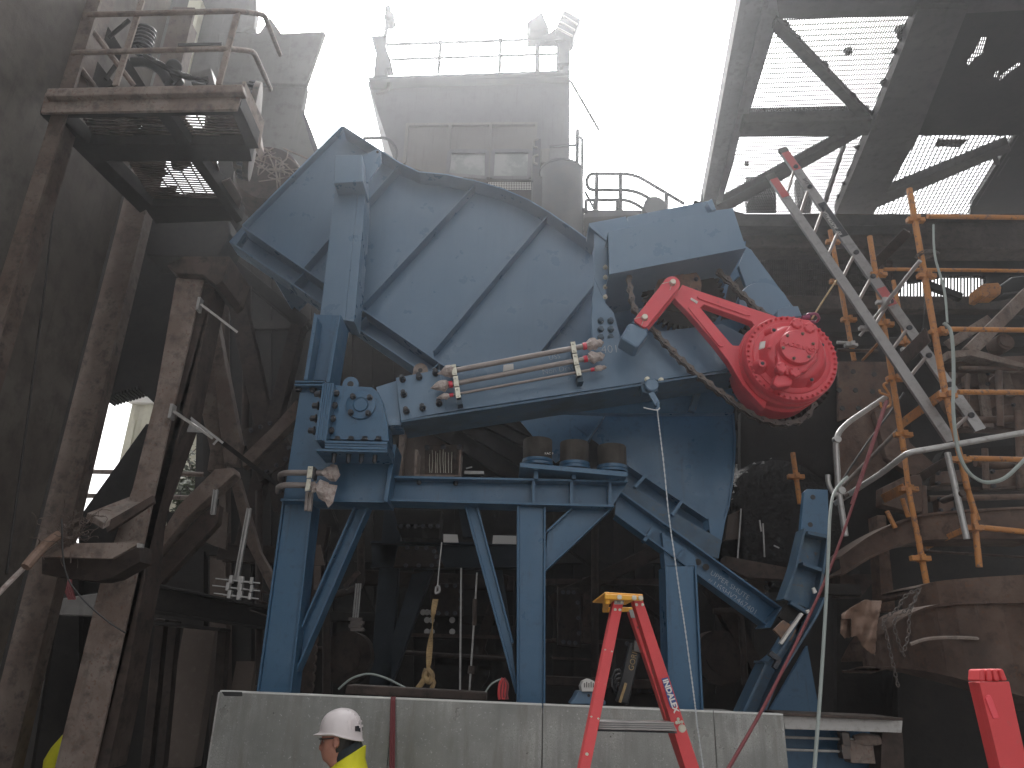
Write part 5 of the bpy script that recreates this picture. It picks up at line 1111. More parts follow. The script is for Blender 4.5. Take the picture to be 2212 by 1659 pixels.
mb = MB(); mb.prism([p + V((.015, .13, 0)) for p in pts], (0, .035, 0)); build('rear_bar', mb, M['red'], g, bevel=.005)
for p_ in (p1, p2):
    mb = MB(); mb.lathe(p_ + V((0, .2, 0)), p_ - V((0, .035, 0)), [(0, .03), (.21, .03), (.235, .024), (.235, .001)], 18); mb.tube([p_ + V((-.1, -.03, -.025)), p_ + V((0, -.03, .005)), p_ + V((-.035, -.035, -.09))], .003, 5); build('pin', mb, M['zinc'], g)
g = thing('link_bracket', 'rounded light blue block bracket at the lower end of the red link', 'bracket')
mb = MB(); mb.slab(K('A', 252, 1010, 310, 905, 345, 910, 440, 950, 445, 985, 380, 1070, 355, 1072), 6.0, .22); build('block', mb, M['blue'], g, bevel=.018)
mb = MB(); mb.slab(K('A', 325, 905, 352, 880, 450, 950, 440, 965), 6.1, .2); build('neck', mb, M['blue2'], g, bevel=.01)
g = thing('shackle', 'purple lifting shackle with thin sling on top of the red motor', 'shackle')
mb = MB(); mb.tube([P(*q, Y) for q, Y in zip(K('A', 1535, 865, 1550, 845, 1610, 840, 1628, 875, 1605, 900, 1560, 895), (5.9, 5.88, 5.9, 6.0, 6.05, 6.0))], .013, 8, .04); build('bow', mb, M['purple'], g)
mb = MB(); mb.cyl(P(*K('A', 1510, 870)[0], 5.88), P(*K('A', 1560, 865)[0], 5.88), .02, n=8); build('pin', mb, M['purple'], g)
mb = MB(); mb.tube([P(*q, Y) for q, Y in zip(K('A', 1575, 880, 1610, 820, 1745, 610), (5.95, 6, 6.4))], .009, 6); build('sling_rope', mb, M['strap'], g)
# ================================================================ curved blue leg, lower right
t = thing('curved_support', 'worn blue curved I section leg with torn joint right of the marked beam', 'leg support')
def curvei(L, Rr, Y, d, m, tf=.02):
    for nm, px, th in (('left_flange', L, tf), ('right_flange', Rr, tf)):
        p = PP(smoothpx(px), Y); mb = MB()
        for a, b in zip(p, p[1:]): n_ = (b - a).cross(V((0, 1, 0))).normalized() * th; mb.prism([a, b, b + n_, a + n_], (0, d, 0))
        build(nm, mb, M[m], t)
    mb = MB(); l, r = smoothpx(L), smoothpx(Rr); k = min(len(l), len(r))
    for i in range(k - 1): mb.slab([l[i], l[i + 1], r[i + 1], r[i]], Y + d * .6, .014)
    build('web', mb, M[m], t)
def smoothpx(px): return [(p.x, p.y) for p in smoothline([V((x, y, 0)) for x, y in px], 5)]
curvei(K('C', 1245, 880, 1215, 1010, 1185, 1130, 1120, 1310), K('C', 1385, 920, 1370, 1050, 1350, 1180, 1300, 1380), 6.5, .2, 'blue_dirty')
mb = MB(); mb.slab(K('C', 1245, 660, 1265, 640, 1390, 645, 1400, 920, 1270, 905, 1225, 890), 6.6, .06); build('head_plate', mb, M['blue2'], t, bevel=.003)
for x, y in ((1300, 690), (1284, 858)):
    mb = MB(); q_ = P(*K('C', x, y)[0], 6.595); mb.lathe(q_, q_ + V((0, .02, 0)), [(0, .022), (.02, .022)], 12); build('hole', mb, M['black'], t)
for c in ((1240, 1095, 1355, 1135), (1270, 905, 1385, 930), (1165, 1330, 1270, 1395)):
    mb = MB(); mb.pbar(*K('C', *c), 6.48, .03, .16); build('stiffener', mb, M['blue_dirty'], t)
curvei(K('C', 1200, 1440, 1150, 1540, 1085, 1640, 1015, 1700, 1000, 1720, 860, 2020), K('C', 1365, 1300, 1320, 1400, 1250, 1520, 1150, 1680, 1080, 1800, 985, 2025), 6.4, .25, 'blue_dirty')
mb = MB(); mb.slab(K('C', 1140, 1325, 1180, 1335, 1270, 1390, 1200, 1530, 1170, 1500, 1120, 1440, 1095, 1420), 6.55, .05); build('dark_infill', mb, M['dark'], t)
mb = MB(); random.seed(6); q_ = K('C', 1080, 1480, 1120, 1440, 1160, 1465, 1200, 1500, 1170, 1560, 1120, 1590, 1100, 1540, 1060, 1500); mb.slab(q_, 6.42, .04); build('torn_plate', mb, M['hubrust'], t, bevel=.004)
mb = MB(); mb.pbar(*K('C', 1235, 1400, 1105, 1585), 6.36, .02, .05); mb.slab(K('C', 1295, 1245, 1310, 1240, 1325, 1270, 1305, 1280), 6.35, .02); mb.slab(K('C', 1255, 1380, 1275, 1375, 1285, 1395, 1265, 1400), 6.35, .02); build('bare_metal_edge', mb, M['white'], t)
mb = MB(); mb.pbar(*K(9, 580, 905, 650, 955), 6.33, .04, .05); mb.pbar(*K(9, 640, 950, 610, 1005), 6.33, .035, .05); build('drift_pin', mb, M['bolt'], t)
mb = MB(); mb.pbar(*K(9, 840, 490, 1165, 500), 6.7, .09, .15); build('end_channel', mb, M['dark'], t)
g = thing('blue_skirt_plate', 'dim blue plate behind the curved leg above the right hand lintel', 'plate')
mb = MB(); mb.slab(K(9, 570, 1290, 820, 860, 900, 1300), 7.4, .05); build('plate', mb, M['blue2'], g)
# oily casing with glints
t = thing('wet_casing', 'oily wet black bearing casing with glints between the chute and curved leg', 'casing')
mb = MB(); c1 = P(*K('C', 1130, 800)[0], 8.0); mb.lathe(c1, c1 + V((0, .7, 0)), [(0, .5), (.02, .62), (.1, .66), (.3, .68), (.34, .75), (.7, .75)], 40); build('drum', mb, M['wetglint'], t)
mb = MB(); mb.slab(K('C', 865, 760, 1000, 760, 1010, 1150, 870, 1100), 7.9, .3); build('side_box', mb, M['wetglint'], t, bevel=.02)
mb = MB(); mb.slab(K('C', 780, 800, 855, 768, 860, 945, 765, 950), 8.0, .1); build('tan_plate', mb, M['tan'], t)
mb = MB(); mb.slab(K('C', 770, 1050, 1200, 1130, 1250, 1200, 900, 1180, 760, 1110), 7.8, .2); build('rusty_beam', mb, M['rust'], t)
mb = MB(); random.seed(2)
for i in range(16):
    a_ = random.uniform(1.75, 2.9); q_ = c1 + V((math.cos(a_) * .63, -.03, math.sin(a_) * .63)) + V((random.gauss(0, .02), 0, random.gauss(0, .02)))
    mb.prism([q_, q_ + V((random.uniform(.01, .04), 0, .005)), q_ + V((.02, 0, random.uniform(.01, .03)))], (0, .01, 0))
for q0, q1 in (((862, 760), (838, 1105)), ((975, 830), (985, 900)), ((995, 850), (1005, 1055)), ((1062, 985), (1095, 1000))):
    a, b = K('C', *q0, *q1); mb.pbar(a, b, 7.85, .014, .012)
build('painted_glint', mb, M['alu'], t, kind='stuff')  # highlights on the casing modelled as pale slivers
# orange standard glimpsed in the gloom
# ================================================================ rusty slewing structure, right
t = thing('rusty_structure', 'dark rusty perforated plate structure right of the red motor', 'structure')
mb = MB(); mb.slab([(1760, 780), (1930, 779), (1960, 860), (2000, 1110), (1830, 1210), (1600, 1080), (1600, 890), (1700, 905)], 8.2, .12); build('bolt_plate', mb, M['dark'], t, bevel=.01)
mb = MB(); mb.slab(K(6, 1020, 678, 1340, 680, 1360, 760, 1400, 960, 1020, 1060), 8.1, .06); build('rust_plate', mb, M['rustwarm'], t, bevel=.006)
for x, y in ((1115, 742), (1025, 862), (1130, 862), (1045, 978), (1150, 978), (1113, 1325), (1113, 1180), (1250, 760), (1240, 870)):
    q_ = P(*K(6, x, y)[0], 8.09); mb = MB(); mb.lathe(q_, q_ + V((0, .02, 0)), [(0, .03), (.02, .03)], 12); build('bolt_hole', mb, M['black'], t)
mb = MB(); mb.slab(K(6, 1250, 1000, 1400, 950, 1480, 1200, 1640, 1340, 1500, 1420, 1330, 1300), 7.9, .1); mb.slab(K(6, 1000, 1160, 1220, 980, 1400, 1300, 1300, 1420, 1020, 1560), 8.0, .1); build('gusset', mb, M['rustwarm'], t, bevel=.006)
mb = MB(); mb.slab(K(6, 1300, 1490, 1440, 1420, 1560, 1400, 1560, 1646, 1480, 1646, 1300, 1600), 7.7, .15); mb.slab(K(9, 1265, 20, 1325, 20, 1390, 640, 1300, 640), 7.6, .2); build('upright', mb, M['rustwarm'], t, bevel=.01)
mb = MB(); mb.slab(K(6, 1720, 660, 2212, 640, 2400, 650, 2400, 700, 1900, 700, 1720, 680), 8.6, .3); mb.slab(K(6, 1780, 700, 2400, 690, 2400, 1120, 1800, 1110), 9.3, .2); build('platform_plate', mb, M['rustwarm'], t, bevel=.01)
for x, y, r_ in ((1880, 900, .3), (2160, 900, .36), (2100, 545, .12)):
    q_ = P(*K(6, x, y)[0], 9.0); mb = MB(); mb.lathe(q_, q_ + V((0, .25, 0)), [(0, r_ * .7), (.02, r_ * .72), (.021, r_), (.25, r_)], 28); build('pipe_end', mb, M['rustwarm'], t)
for c in ((1935, 700, 1990, 1100), (2080, 700, 2130, 900)):
    mb = MB(); mb.pbar(*K(6, *c), 8.9, .12, .05); build('brace', mb, M['rustlight'], t)
mb = MB(); mb.slab(K(6, 1720, 610, 1900, 600, 2212, 690, 2212, 720, 1870, 640, 1730, 660), 8.4, .2); mb.pbar(*K(6, 1870, 610, 2260, 220), 8.6, .16, .1); mb.pbar(*K(6, 1740, 560, 2000, 400), 8.8, .12, .1); build('rafter', mb, M['rustlight'], t, bevel=.006)
mb = MB(); mb.slab(K(6, 1700, 1250, 2400, 1200, 2400, 1500, 1560, 1490), 9.0, .2); build('shadow_plate', mb, M['dark'], t)
mb = MB(); mb.pbar(*K(6, 1560, 1490, 2400, 1500), 8.7, .04, .1); build('angle_bar', mb, M['rust'], t)
mb = MB(); mb.pbar(*K(6, 1550, 1415, 1710, 1315), 7.8, .07, .05); build('angle_bar', mb, M['rust'], t)
random.seed(44)
for c, Y, w_ in (((1800, 720, 2380, 730), 8.5, .03), ((1790, 1060, 2380, 1040), 8.6, .045), ((2050, 740, 2060, 1100), 8.4, .04), ((1850, 760, 1840, 1100), 8.5, .03), ((2180, 1000, 2200, 1500), 8.3, .05), ((1600, 1560, 2380, 1545), 8.2, .035), ((1560, 1480, 1580, 1900), 8.0, .04), ((1900, 1330, 2380, 1380), 8.5, .05), ((1960, 1240, 1970, 1500), 8.3, .035)):
    mb = MB(); mb.tube([P(*q, Y) for q in K(6, *c)], w_, 10); build('pipe', mb, M['rustwarm'], t)
for c, Y in (((1840, 760, 1990, 750, 1990, 830, 1840, 840), 8.9), ((2040, 960, 2150, 950, 2160, 1060, 2040, 1070), 8.9), ((1640, 1390, 1860, 1370, 1870, 1450, 1640, 1470), 8.1), ((1990, 1380, 2190, 1360, 2200, 1480, 2000, 1490), 8.4), ((1660, 1560, 1760, 1556, 1765, 1640, 1665, 1644), 8.0)):
    mb = MB(); px_ = K(6, *c); mb.slab(px_, Y, .12); build('cover_plate', mb, M['rustwarm'], t, bevel=.01)
    cx, cy_ = sum(q[0] for q in px_) / 4, sum(q[1] for q in px_) / 4
    for x, y in px_: bolt(t, P(x * .85 + cx * .15, y * .85 + cy_ * .15, Y), .022, .03)
# walkway ring, lower right
t = thing('curved_walkway', 'rusty curved walkway ring with deep flanged edge at lower right', 'walkway')
def curvechan(top, h0, h1, Y0, nm, m, d=.4, lip=.03):
    px = smoothpx(top); n_ = len(px); mb = MB()
    for i in range(n_ - 1):
        f0, f1 = i / (n_ - 1), (i + 1) / (n_ - 1); y0 = Y0[0] * (1 - f0) + Y0[1] * f0; y1 = Y0[0] * (1 - f1) + Y0[1] * f1
        a, b = P(*px[i], y0), P(*px[i + 1], y1); ha = h0 * (1 - f0) + h1 * f0; hb = h0 * (1 - f1) + h1 * f1
        mb.add([a, b, b - V((0, 0, hb)), a - V((0, 0, ha)), a + V((0, .02, 0)), b + V((0, .02, 0)), b + V((0, .02, -hb)), a + V((0, .02, -ha))], [[0, 1, 2, 3], [4, 7, 6, 5], [0, 4, 5, 1], [3, 2, 6, 7]])
        for z_, dd in ((0, d), (-1, d)):
            za, zb = (V((0, 0, -ha)), V((0, 0, -hb))) if z_ else (V(), V())
            mb.prism([a + za - V((0, lip, 0)), b + zb - V((0, lip, 0)), b + zb + V((0, dd, 0)), a + za + V((0, dd, 0))], (0, 0, .02))
    build(nm, mb, M[m], t)
curvechan(K(9, 1030, 300, 1230, 160, 1490, 45, 1800, 5, 2300, -20), .16, .26, (7.4, 6.2), 'upper_channel', 'rustwarm')
curvechan(K(9, 1180, 960, 1330, 760, 1650, 610, 2300, 590), .1, .74, (7.4, 5.6), 'ring_beam', 'rustwarm', .5, .05)
curvechan(K(9, 1430, 560, 1650, 462, 2300, 415), .28, .5, (6.9, 5.8), 'fascia_plate', 'rustwarm', .6, .0)
mb = MB(); random.seed(12)
px = smoothpx(K(9, 1480, 850, 1600, 815, 1800, 808, 2000, 820, 2250, 825)); mb.tube([P(x, y, 6.0) for x, y in px], .014, 6); build('ground_weld', mb, M['rustlight'], t)
mb = MB(); mb.slab(K(9, 1010, 560, 1300, 560, 1420, 1400, 1420, 1900, 1010, 1500), 8.8, .1); mb.slab(K(9, 1400, 900, 2500, 890, 2500, 1900, 1400, 1900), 8.0, .1); build('back_plate', mb, M['dark'], t)
mb = MB(); mb.slab([(1815, 1240), (1900, 1240), (1860, 1290), (1815, 1290)], 8.0, .2); build('step_plate', mb, M['rust'], t)
mb = MB(); mb.pbar(*K(9, 1720, 920, 1900, 1050), 7.2, .05, .05); build('stay', mb, M['rust'], t)
# chains hanging
lk = MB(); lk.tube([V((math.cos(a_) * .012, 0, math.sin(a_) * .022)) for a_ in [k * math.pi / 5 for k in range(11)]], .004, 5)
lk_me = bpy.data.meshes.new('small_link'); lk_me.from_pydata(lk.v, [], lk.f); lk_me.materials.append(M['chain'])
for lab, c in (('left strand of thin chain hanging over the curved walkway', (1560, 480, 1450, 540, 1400, 620, 1310, 700, 1330, 800, 1400, 1110)), ('right strand of thin chain hanging over the curved walkway', (1540, 490, 1490, 600, 1380, 700, 1410, 850, 1450, 940)), ('short looped thin chain at the walkway edge', (1545, 485, 1480, 640, 1470, 780, 1440, 900))):
    g = thing('hanging_chain', lab, 'chain', 'thin chains hanging at the walkway'); pts = smoothline([P(*q, 6.1) for q in K(9, *c)], 10); acc = 0; last = pts[0]; k = 0
    for p_ in pts[1:]:
        while (p_ - last).length > .034:
            d = (p_ - last).normalized(); last = last + d * .034
            q = V((0, 0, 1)).rotation_difference(d); q = q @ Quaternion((0, 0, 1), math.pi / 2 * (k % 2)); inst('link', lk_me, last, g, q); k += 1
# draped leather cloth
q_ = [P(*c, Y) for c, Y in zip(K(9, 1035, 655, 1190, 565, 1298, 570, 1265, 740, 1260, 920, 1180, 880, 1140, 780, 1100, 700, 1030, 790, 1060, 820, 1140, 800), (6.5,) * 11)]
bm_ = bmesh.new(); gx, gy = 62, 76; x0, x1, y0, y1 = 1020, 1300, 560, 930
from mathutils.geometry import intersect_point_tri_2d
poly = [(1035, 655), (1105, 610), (1190, 563), (1300, 570), (1270, 740), (1258, 925), (1215, 905), (1165, 860), (1135, 800), (1060, 815), (1030, 780)]
def inside(x, y):
    c = False; n = len(poly)
    for i in range(n):
        (xa, ya), (xb, yb) = poly[i], poly[(i + 1) % n]
        if (ya > y) != (yb > y) and x < (xb - xa) * (y - ya) / (yb - ya) + xa: c = not c
    return c
mb = MB(); idx = {}
for j in range(gy + 1):
    for i in range(gx + 1):
        x = x0 + (x1 - x0) * i / gx; y = y0 + (y1 - y0) * j / gy
        if inside(x, y):
            fold = .05 * math.sin((x + y * .5) * .026) + .07 * noise.noise(V((x * .012, y * .012, 3))) + (.1 if (x < 1100 and y > 690) else 0)
            idx[i, j] = len(mb.v); mb.v.append(P(*K(9, x, y)[0], 6.5 + fold))
for (i, j), k in idx.items():
    if (i + 1, j) in idx and (i, j + 1) in idx and (i + 1, j + 1) in idx: mb.f.append([k, idx[i + 1, j], idx[i + 1, j + 1], idx[i, j + 1]]); mb.sm.append(True)
ob = build('draped_cloth', mb, M['cloth'], None, 'brown leather cloth hanging from the walkway edge', 'cloth')
sm_ = ob.modifiers.new('thick', 'SOLIDIFY'); sm_.thickness = .006
# ================================================================ scaffold
t = thing('scaffold', 'orange painted tube scaffold tower standing at the right', 'scaffold')
def tb(c, Y, r=.024, m='orange', nm='standard', Y2=None, tile=6):
    a, b = K(tile, *c); mb = MB(); mb.cyl(P(*a, Y), P(*b, Y if Y2 is None else Y2), r, n=12); return build(nm, mb, M[m], t)
def coupler(x, y, Y, tile=6, m='orange', s=1.):
    c = P(*K(tile, x, y)[0], Y); mb = MB(); mb.lathe(c - V((0, 0, .03 * s)), c + V((0, 0, .03 * s)), [(0, .032 * s), (.015 * s, .04 * s), (.045 * s, .04 * s), (.06 * s, .032 * s)], 12)
    for dx in (-1, 1): mb.box((c.x + dx * .055 * s - .03 * s, c.y - .03, c.z - .022 * s), (c.x + dx * .055 * s + .03 * s, c.y + .03, c.z + .022 * s))
    mb.box((c.x - .02, c.y - .07, c.z - .025), (c.x + .02, c.y - .03, c.z + .03)); build('coupler', mb, M[m], t, bevel=.003)
tb((1475, -430, 1700, 850), 6.2, .03); tb((1700, 850, 1850, 1500), 6.2, .026); tb((1890, 1660, 1925, 2000), 6.2, .026); tb((1845, 1480, 1915, 1700), 6.22, .022)
tb((1220, -125, 1440, 1250), 6.8, .028); tb((1440, 1250, 1470, 1500), 6.82, .024); tb((1530, 1800, 1590, 2130), 6.6, .027); tb((1468, 1490, 1532, 1820), 6.62, .024); tb((1840, 1470, 1900, 1680), 6.25, .024)
tb((965, -165, 1120, 672), 7.6, .027); tb((1372, 158, 1465, 620), 8.2, .026); tb((725, 1265, 772, 1595), 7.6, .026)
tb((1430, 1560, 1470, 1680), 6.9, .022); tb((1330, 1640, 1385, 1750), 6.9, .022)
for c, Y in (((1590, -255, 2330, -245), 6.25), ((1310, 85, 2330, 97), 6.9), ((1730, 470, 2330, 478), 6.25), ((1790, 875, 2330, 878), 6.25), ((1860, 1300, 2330, 1313), 6.25), ((1930, 1745, 2330, 1785), 6.25)):
    tb(c, Y, .02 if Y > 6.5 else .024, nm='ledger')
tb((1600, 1900, 2330, 1945), 6.6, .012, 'rust', 'ledger')
def board(c, Y, m='orange', w_=.09):
    a, b = K(6, *c); mb = MB(); mb.bar(P(*a, Y), P(*b, Y + .9), w_, .012); pa, pb = P(*a, Y), P(*b, Y + .9); mb.prism([pa, pb, pb + V((0, 0, .01)), pa + V((0, 0, .01))], (.05, .02, 0)); build('transom', mb, M[m], t, bevel=.002)
board((1600, 505, 1370, 730), 6.2, 'rust', .14); board((1680, 895, 1420, 1085), 6.2); board((1720, 1315, 1560, 1425), 6.25, 'rust', .07); board((1450, 1490, 1310, 1560), 6.8); board((1820, 1765, 1590, 1870), 6.25, 'orange', .05)
board((1470, -160, 1250, 60), 6.2, 'rust', .1); tb((1290, 545, 1175, 670), 7.0, .014, nm='transom', Y2=7.6)
for x, y, Y in ((1515, -230, 6.2), (1585, 130, 6.2), (1665, 490, 6.2), (1715, 900, 6.2), (1800, 1310, 6.2), (1880, 1750, 6.2), (1275, 120, 6.8), (1320, 440, 6.8), (1385, 790, 6.8), (1435, 1150, 6.8), (1470, 1500, 6.8), (985, -90, 7.6), (1010, 165, 7.6), (1085, 410, 7.6), (1545, 1945, 6.6), (745, 1420, 7.6), (1445, 560, 8.2)): coupler(x, y, Y)
tb((1545, 30, 1300, 335), 6.15, .02, 'galv_bar', 'brace_tube', 6.7); tb((1300, 335, 1155, 515), 6.7, .014, 'galv_bar', 'brace_tube', 6.9)
tb((1010, 605, 1270, 610), 7.5, .018, 'rust', 'ledger'); tb((1010, 555, 1090, 560), 7.5, .018, 'galv_bar', 'ledger')
for x, y, Y in ((1305, 300, 6.7), (1100, 575, 7.5), (1460, 600, 8.1), (1195, 465, 6.85)): coupler(x, y, Y, m='galv_bar', s=.8)
mb = MB(); mb.tube(smoothline([P(*q, 6.7) for q in K(6, 1335, 815, 1310, 830, 1345, 890, 1350, 960, 1300, 975, 1290, 940)]), .012, 6); mb.tube(smoothline([P(*q, 6.68) for q in K(6, 1350, 900, 1290, 880, 1285, 860)]), .012, 6); build('hook_bracket', mb, M['orange'], t)
random.seed(9); mb = MB(); c = P(*K(6, 1590, -10)[0], 6.15)
for i in range(6): mb.tube([c + V((math.cos(a_ * .7 + i) * (.07 + .01 * i), math.sin(a_ * .7 + i) * .07, .02 * math.sin(a_ + i))) for a_ in range(10)], .005, 5)
build('tie_wire', mb, M['chain'], t)
# galvanised handrails on the curved walkway
t = thing('handrail', 'galvanised pipe handrail sweeping up across the scaffold to the right edge', 'handrail')
mb = MB(); mb.tube([P(*q, Y) for q, Y in zip(K(6, 2330, 1115, 1465, 1265, 1290, 1400, 1000, 1590), (5.9, 6.1, 6.4, 6.9))], .025, 12, .06); build('top_rail', mb, M['galv_bar'], t)
mb = MB(); mb.cyl(P(*K(6, 1720, 1265)[0], 6.05), P(*K(6, 1845, 1820)[0], 6.05), .026, n=12); build('post', mb, M['galv_bar'], t)
c = P(*K(6, 1822, 1525)[0], 6.0); mb = MB(); mb.lathe(c, c + V((0, .3, 0)), [(0, .02), (0.002, .027), (.3, .027)], 16); build('pipe_end', mb, M['rust'], t)
t = thing('bent_handrail', 'galvanised bent handrail post standing left of the orange scaffold', 'handrail')
mb = MB(); mb.tube([P(*q, Y) for q, Y in zip(K(6, 1320, 910, 1080, 1070, 1000, 1155, 1020, 1500, 1065, 1800), (6.9, 6.7, 6.6, 6.6, 6.6))], .026, 12, .12); build('rail', mb, M['galv_bar'], t)
for x, y in ((1017, 1175), (1045, 1505)):
    c = P(*K(6, x, y)[0], 6.56); mb = MB(); mb.lathe(c, c + V((0, .06, 0)), [(0, .018), (.002, .034), (.06, .034)], 14); build('flange_ring', mb, M['galv_bar'], t)
mb = MB(); mb.tube([P(*q, 6.6) for q in K(6, 950, 1408, 955, 1470, 985, 1525, 1010, 1535)], .022, 10, .05); build('stub', mb, M['galv_bar'], t)
mb = MB(); mb.cyl(P(*K(6, 1030, 1500)[0], 6.7), P(*K(6, 1440, 1080)[0], 7.4), .02, n=10); mb.cyl(P(*K(6, 1050, 1550)[0], 6.7), P(*K(6, 1300, 1400)[0], 7.0), .02, n=10); build('mid_rail', mb, M['rust'], t)
# ================================================================ hoses and ropes
mb = MB(); mb.tube(smoothline([P(*q, Y) for q, Y in zip(K(6, 1630, -200, 1640, 0, 1700, 220, 1720, 430), (6.1, 6.05, 6.0, 5.98))]), .011, 8); mb.tube(smoothline([P(*q, 5.95) for q in K(6, 1695, 430, 1740, 480, 1757, 620, 1760, 800, 1758, 1000, 1785, 1230, 1840, 1370, 1920, 1440, 2000, 1455, 2100, 1420, 2230, 1295)]), .016, 8)
build('grey_hose', mb, M['hose'], None, 'grey green hose looping down over the front scaffold post', 'hose')
mb = MB(); mb.tube(smoothline([P(*q, Y) for q, Y in zip([(1830, 1030), (1803, 1062), (1793, 1110), (1789, 1207), (1782, 1341), (1771, 1509), (1757, 1690), (1750, 1800)], (6.5, 6.2, 6.0, 5.7, 5.5, 5.3, 5.1, 5.0))]), .0125, 8)
build('hanging_hose', mb, M['hose'], None, 'pale grey hose hanging straight down past the right lintel', 'hose')
mb = MB(); pts = smoothline([P(*q, Y) for q, Y in zip([(1917, 865), (1865, 1023), (1788, 1240), (1671, 1486), (1562, 1680), (1500, 1790)], (6.7, 6.4, 5.9, 5.2, 4.6, 4.3))]); mb.tube(pts, .011, 6); mb.tube([p_ + V((-.014, .01, 0)) for p_ in pts[:9]], .008, 6)
build('red_rope', mb, M['rope_red'], None, 'dark red rope slanting down from the scaffold hook to the bottom', 'rope')
mb = MB(); mb.tube([P(*q, 6.4) for q in K(6, 1578, 280, 1562, 470)], .004, 5); mb.tube([P(*q, 6.4) for q in K(6, 1560, 465, 1562, 495)], .01, 6); build('lanyard', mb, M['cable'], None, 'thin lanyard hanging beside the second scaffold post', 'rope')
mb = MB(); mb.tube(smoothline([P(*q, Y) for q, Y in zip(K(6, 1440, 880, 1350, 1010, 1200, 1210, 1060, 1420, 985, 1560), (6.9,) * 5)]), .01, 6); build('slack_hose', mb, M['cable'], None, 'slack dark hose curving between the two handrails', 'hose')
# ================================================================ leaning aluminium ladder
t = thing('aluminium_ladder', 'long aluminium extension ladder with red tips leaning against the roof', 'ladder')
ra = [P(1667, 380, 7.1), P(2056, 952, 6.3)]; rb = [P(1692, 323, 7.2), P(2119, 928, 6.4)]
nn = V((-.05, -1, -.25)).normalized()
for a, b, w_, off in ((ra[0], ra[1], .095, 0), (rb[0], rb[1], .1, 0)):
    u = (b - a).normalized(); mb = MB(); mb.bar(a, b, w_, .008, nn); s_ = u.cross(nn).normalized()
    for k_ in (-1, 1): mb.bar(a + s_ * (w_ / 2 - .004) * k_ - nn * .009, b + s_ * (w_ / 2 - .004) * k_ - nn * .009, .007, .03, nn)
    build('rail', mb, M['alu'], t)
    L_ = (b - a).length; mb = MB(); mb.bar(a - u * .01 + nn * .006, a + u * .36 + nn * .006, w_ * .9, .004, nn); build('red_tip', mb, M['redfade'], t)
    mb = MB(); mb.bar(a - u * .04 + nn * .01, a + u * .05 + nn * .01, w_ * 1.08, .05, nn); build('end_cap', mb, M['grey'], t, bevel=.01)
a, b = ra; u = (b - a).normalized()
La, Lb = (ra[1] - ra[0]).length, (rb[1] - rb[0]).length
for k in range(11):
    f_ = .06 + k * .088
    p_ = ra[0].lerp(ra[1], f_ + .045) - nn * .03; q_ = rb[0].lerp(rb[1], f_ + .02) - nn * .03
    mb = MB(); mb.cyl(p_, q_, .017, n=10); build('rung', mb, M['pipe'], t)  # rungs coloured darker than the rails to paint in their shadow
    for e in (q_,):
        mb = MB(); mb.lathe(e + nn * .05, e + nn * .02, [(0, .012), (.001, .026), (.02, .028)], 14); build('rung_end', mb, M['bolt'], t)
pa, pb = rb[0].lerp(rb[1], .56), rb[0].lerp(rb[1], .62); mb = MB(); mb.bar(pa + nn * .004, pb + nn * .004, .09, .002, nn); build('red_sticker', mb, M['redfade'], t)
pa, pb = rb[0].lerp(rb[1], .235), rb[0].lerp(rb[1], .37); mb = MB(); mb.bar(pa + nn * .004, pb + nn * .004, .088, .002, nn); build('grey_sticker', mb, M['towerdark'], t)
ub = (rb[1] - rb[0]).normalized(); sb_ = ub.cross(nn).normalized()
text('lettering', 'BSL AUSTRALIA', pb - ub * .03 + nn * .0065 + sb_ * .012, .055, M['white'], t, -ub, nn, ext=.0005)
text('lettering', '3HYT', rb[0].lerp(rb[1], .13) + nn * .0065 + sb_ * .02, .06, M['black'], t, ub, nn, ext=.0005)
# ================================================================ galvanised panels
YP = 6.0
def pbox(px, Y, d, nm, m, par, bevel=.003): mb = MB(); mb.slab(px, Y, d); return build(nm, mb, M[m], par, bevel=bevel)
edge = lambda x: 1495 + (x - 475) * .0415
xs = [(475, 847), (849, 1171), (1173.5, 1540), (1542, 1692)]
xb = [447, 830, 1172, 1545, 1705]
labs = ['leftmost galvanised sheet panel with clipped black corner behind the helmeted person', 'galvanised sheet panel just right of the helmeted person', 'galvanised sheet panel behind the left leg of the red stepladder', 'narrow galvanised sheet panel right of the red stepladder']
for i, (a, b) in enumerate(xs):
    t = thing('galvanised_panel', labs[i], 'panel', 'galvanised panels along the bottom')
    A, B = P(a, edge(a), YP), P(b, edge(b), YP)
    x0 = A.x if i else A.x; mb = MB(); zb = .02
    mb.prism([A, B, V((B.x, YP, zb)), V((A.x, YP, zb))], (0, .004, 0)); build('sheet', mb, M['galv'], t)
    mb = MB(); mb.prism([A + V((0, -.001, 0)), B + V((0, -.001, 0)), B + V((0, -.001, .012)), A + V((0, -.001, .012))], (0, .09, 0)); build('top_flange', mb, M['galv_edge'], t, bevel=.002)
    if i == 0:
        mb = MB(); mb.prism([A, V((A.x, YP, zb)), V((A.x - .012, YP, zb)), A - V((.012, 0, 0))], (0, .09, 0)); build('side_flange', mb, M['galv_bar'], t)
        mb = MB(); mb.slab([(478, 1494), (523, 1495), (523, 1504), (484, 1503)], YP - .006, .09); build('corner_cap', mb, M['black'], t, bevel=.003)
mb = MB(); A, B = P(475, 1497, YP + .3), P(1690, 1547, YP + .3); mb.box((A.x, YP + .3, 0), (B.x, YP + 2.0, min(A.z, B.z) - .03)); build('plinth', mb, M['ground'], None, 'low concrete plinth behind the galvanised panels carrying the blue frame', 'plinth')
t = thing('lintel', 'grey steel lintel with small pipes below it right of the galvanised panels', 'lintel')
pbox([(1690, 1546), (1950, 1557), (1948, 1583), (1696, 1575)], 6.1, .2, 'lintel_bar', 'galv_bar', t)
pbox([(1690, 1540), (1952, 1551), (1950, 1557), (1690, 1546)], 6.0, .5, 'top_ledge', 'rust', t)
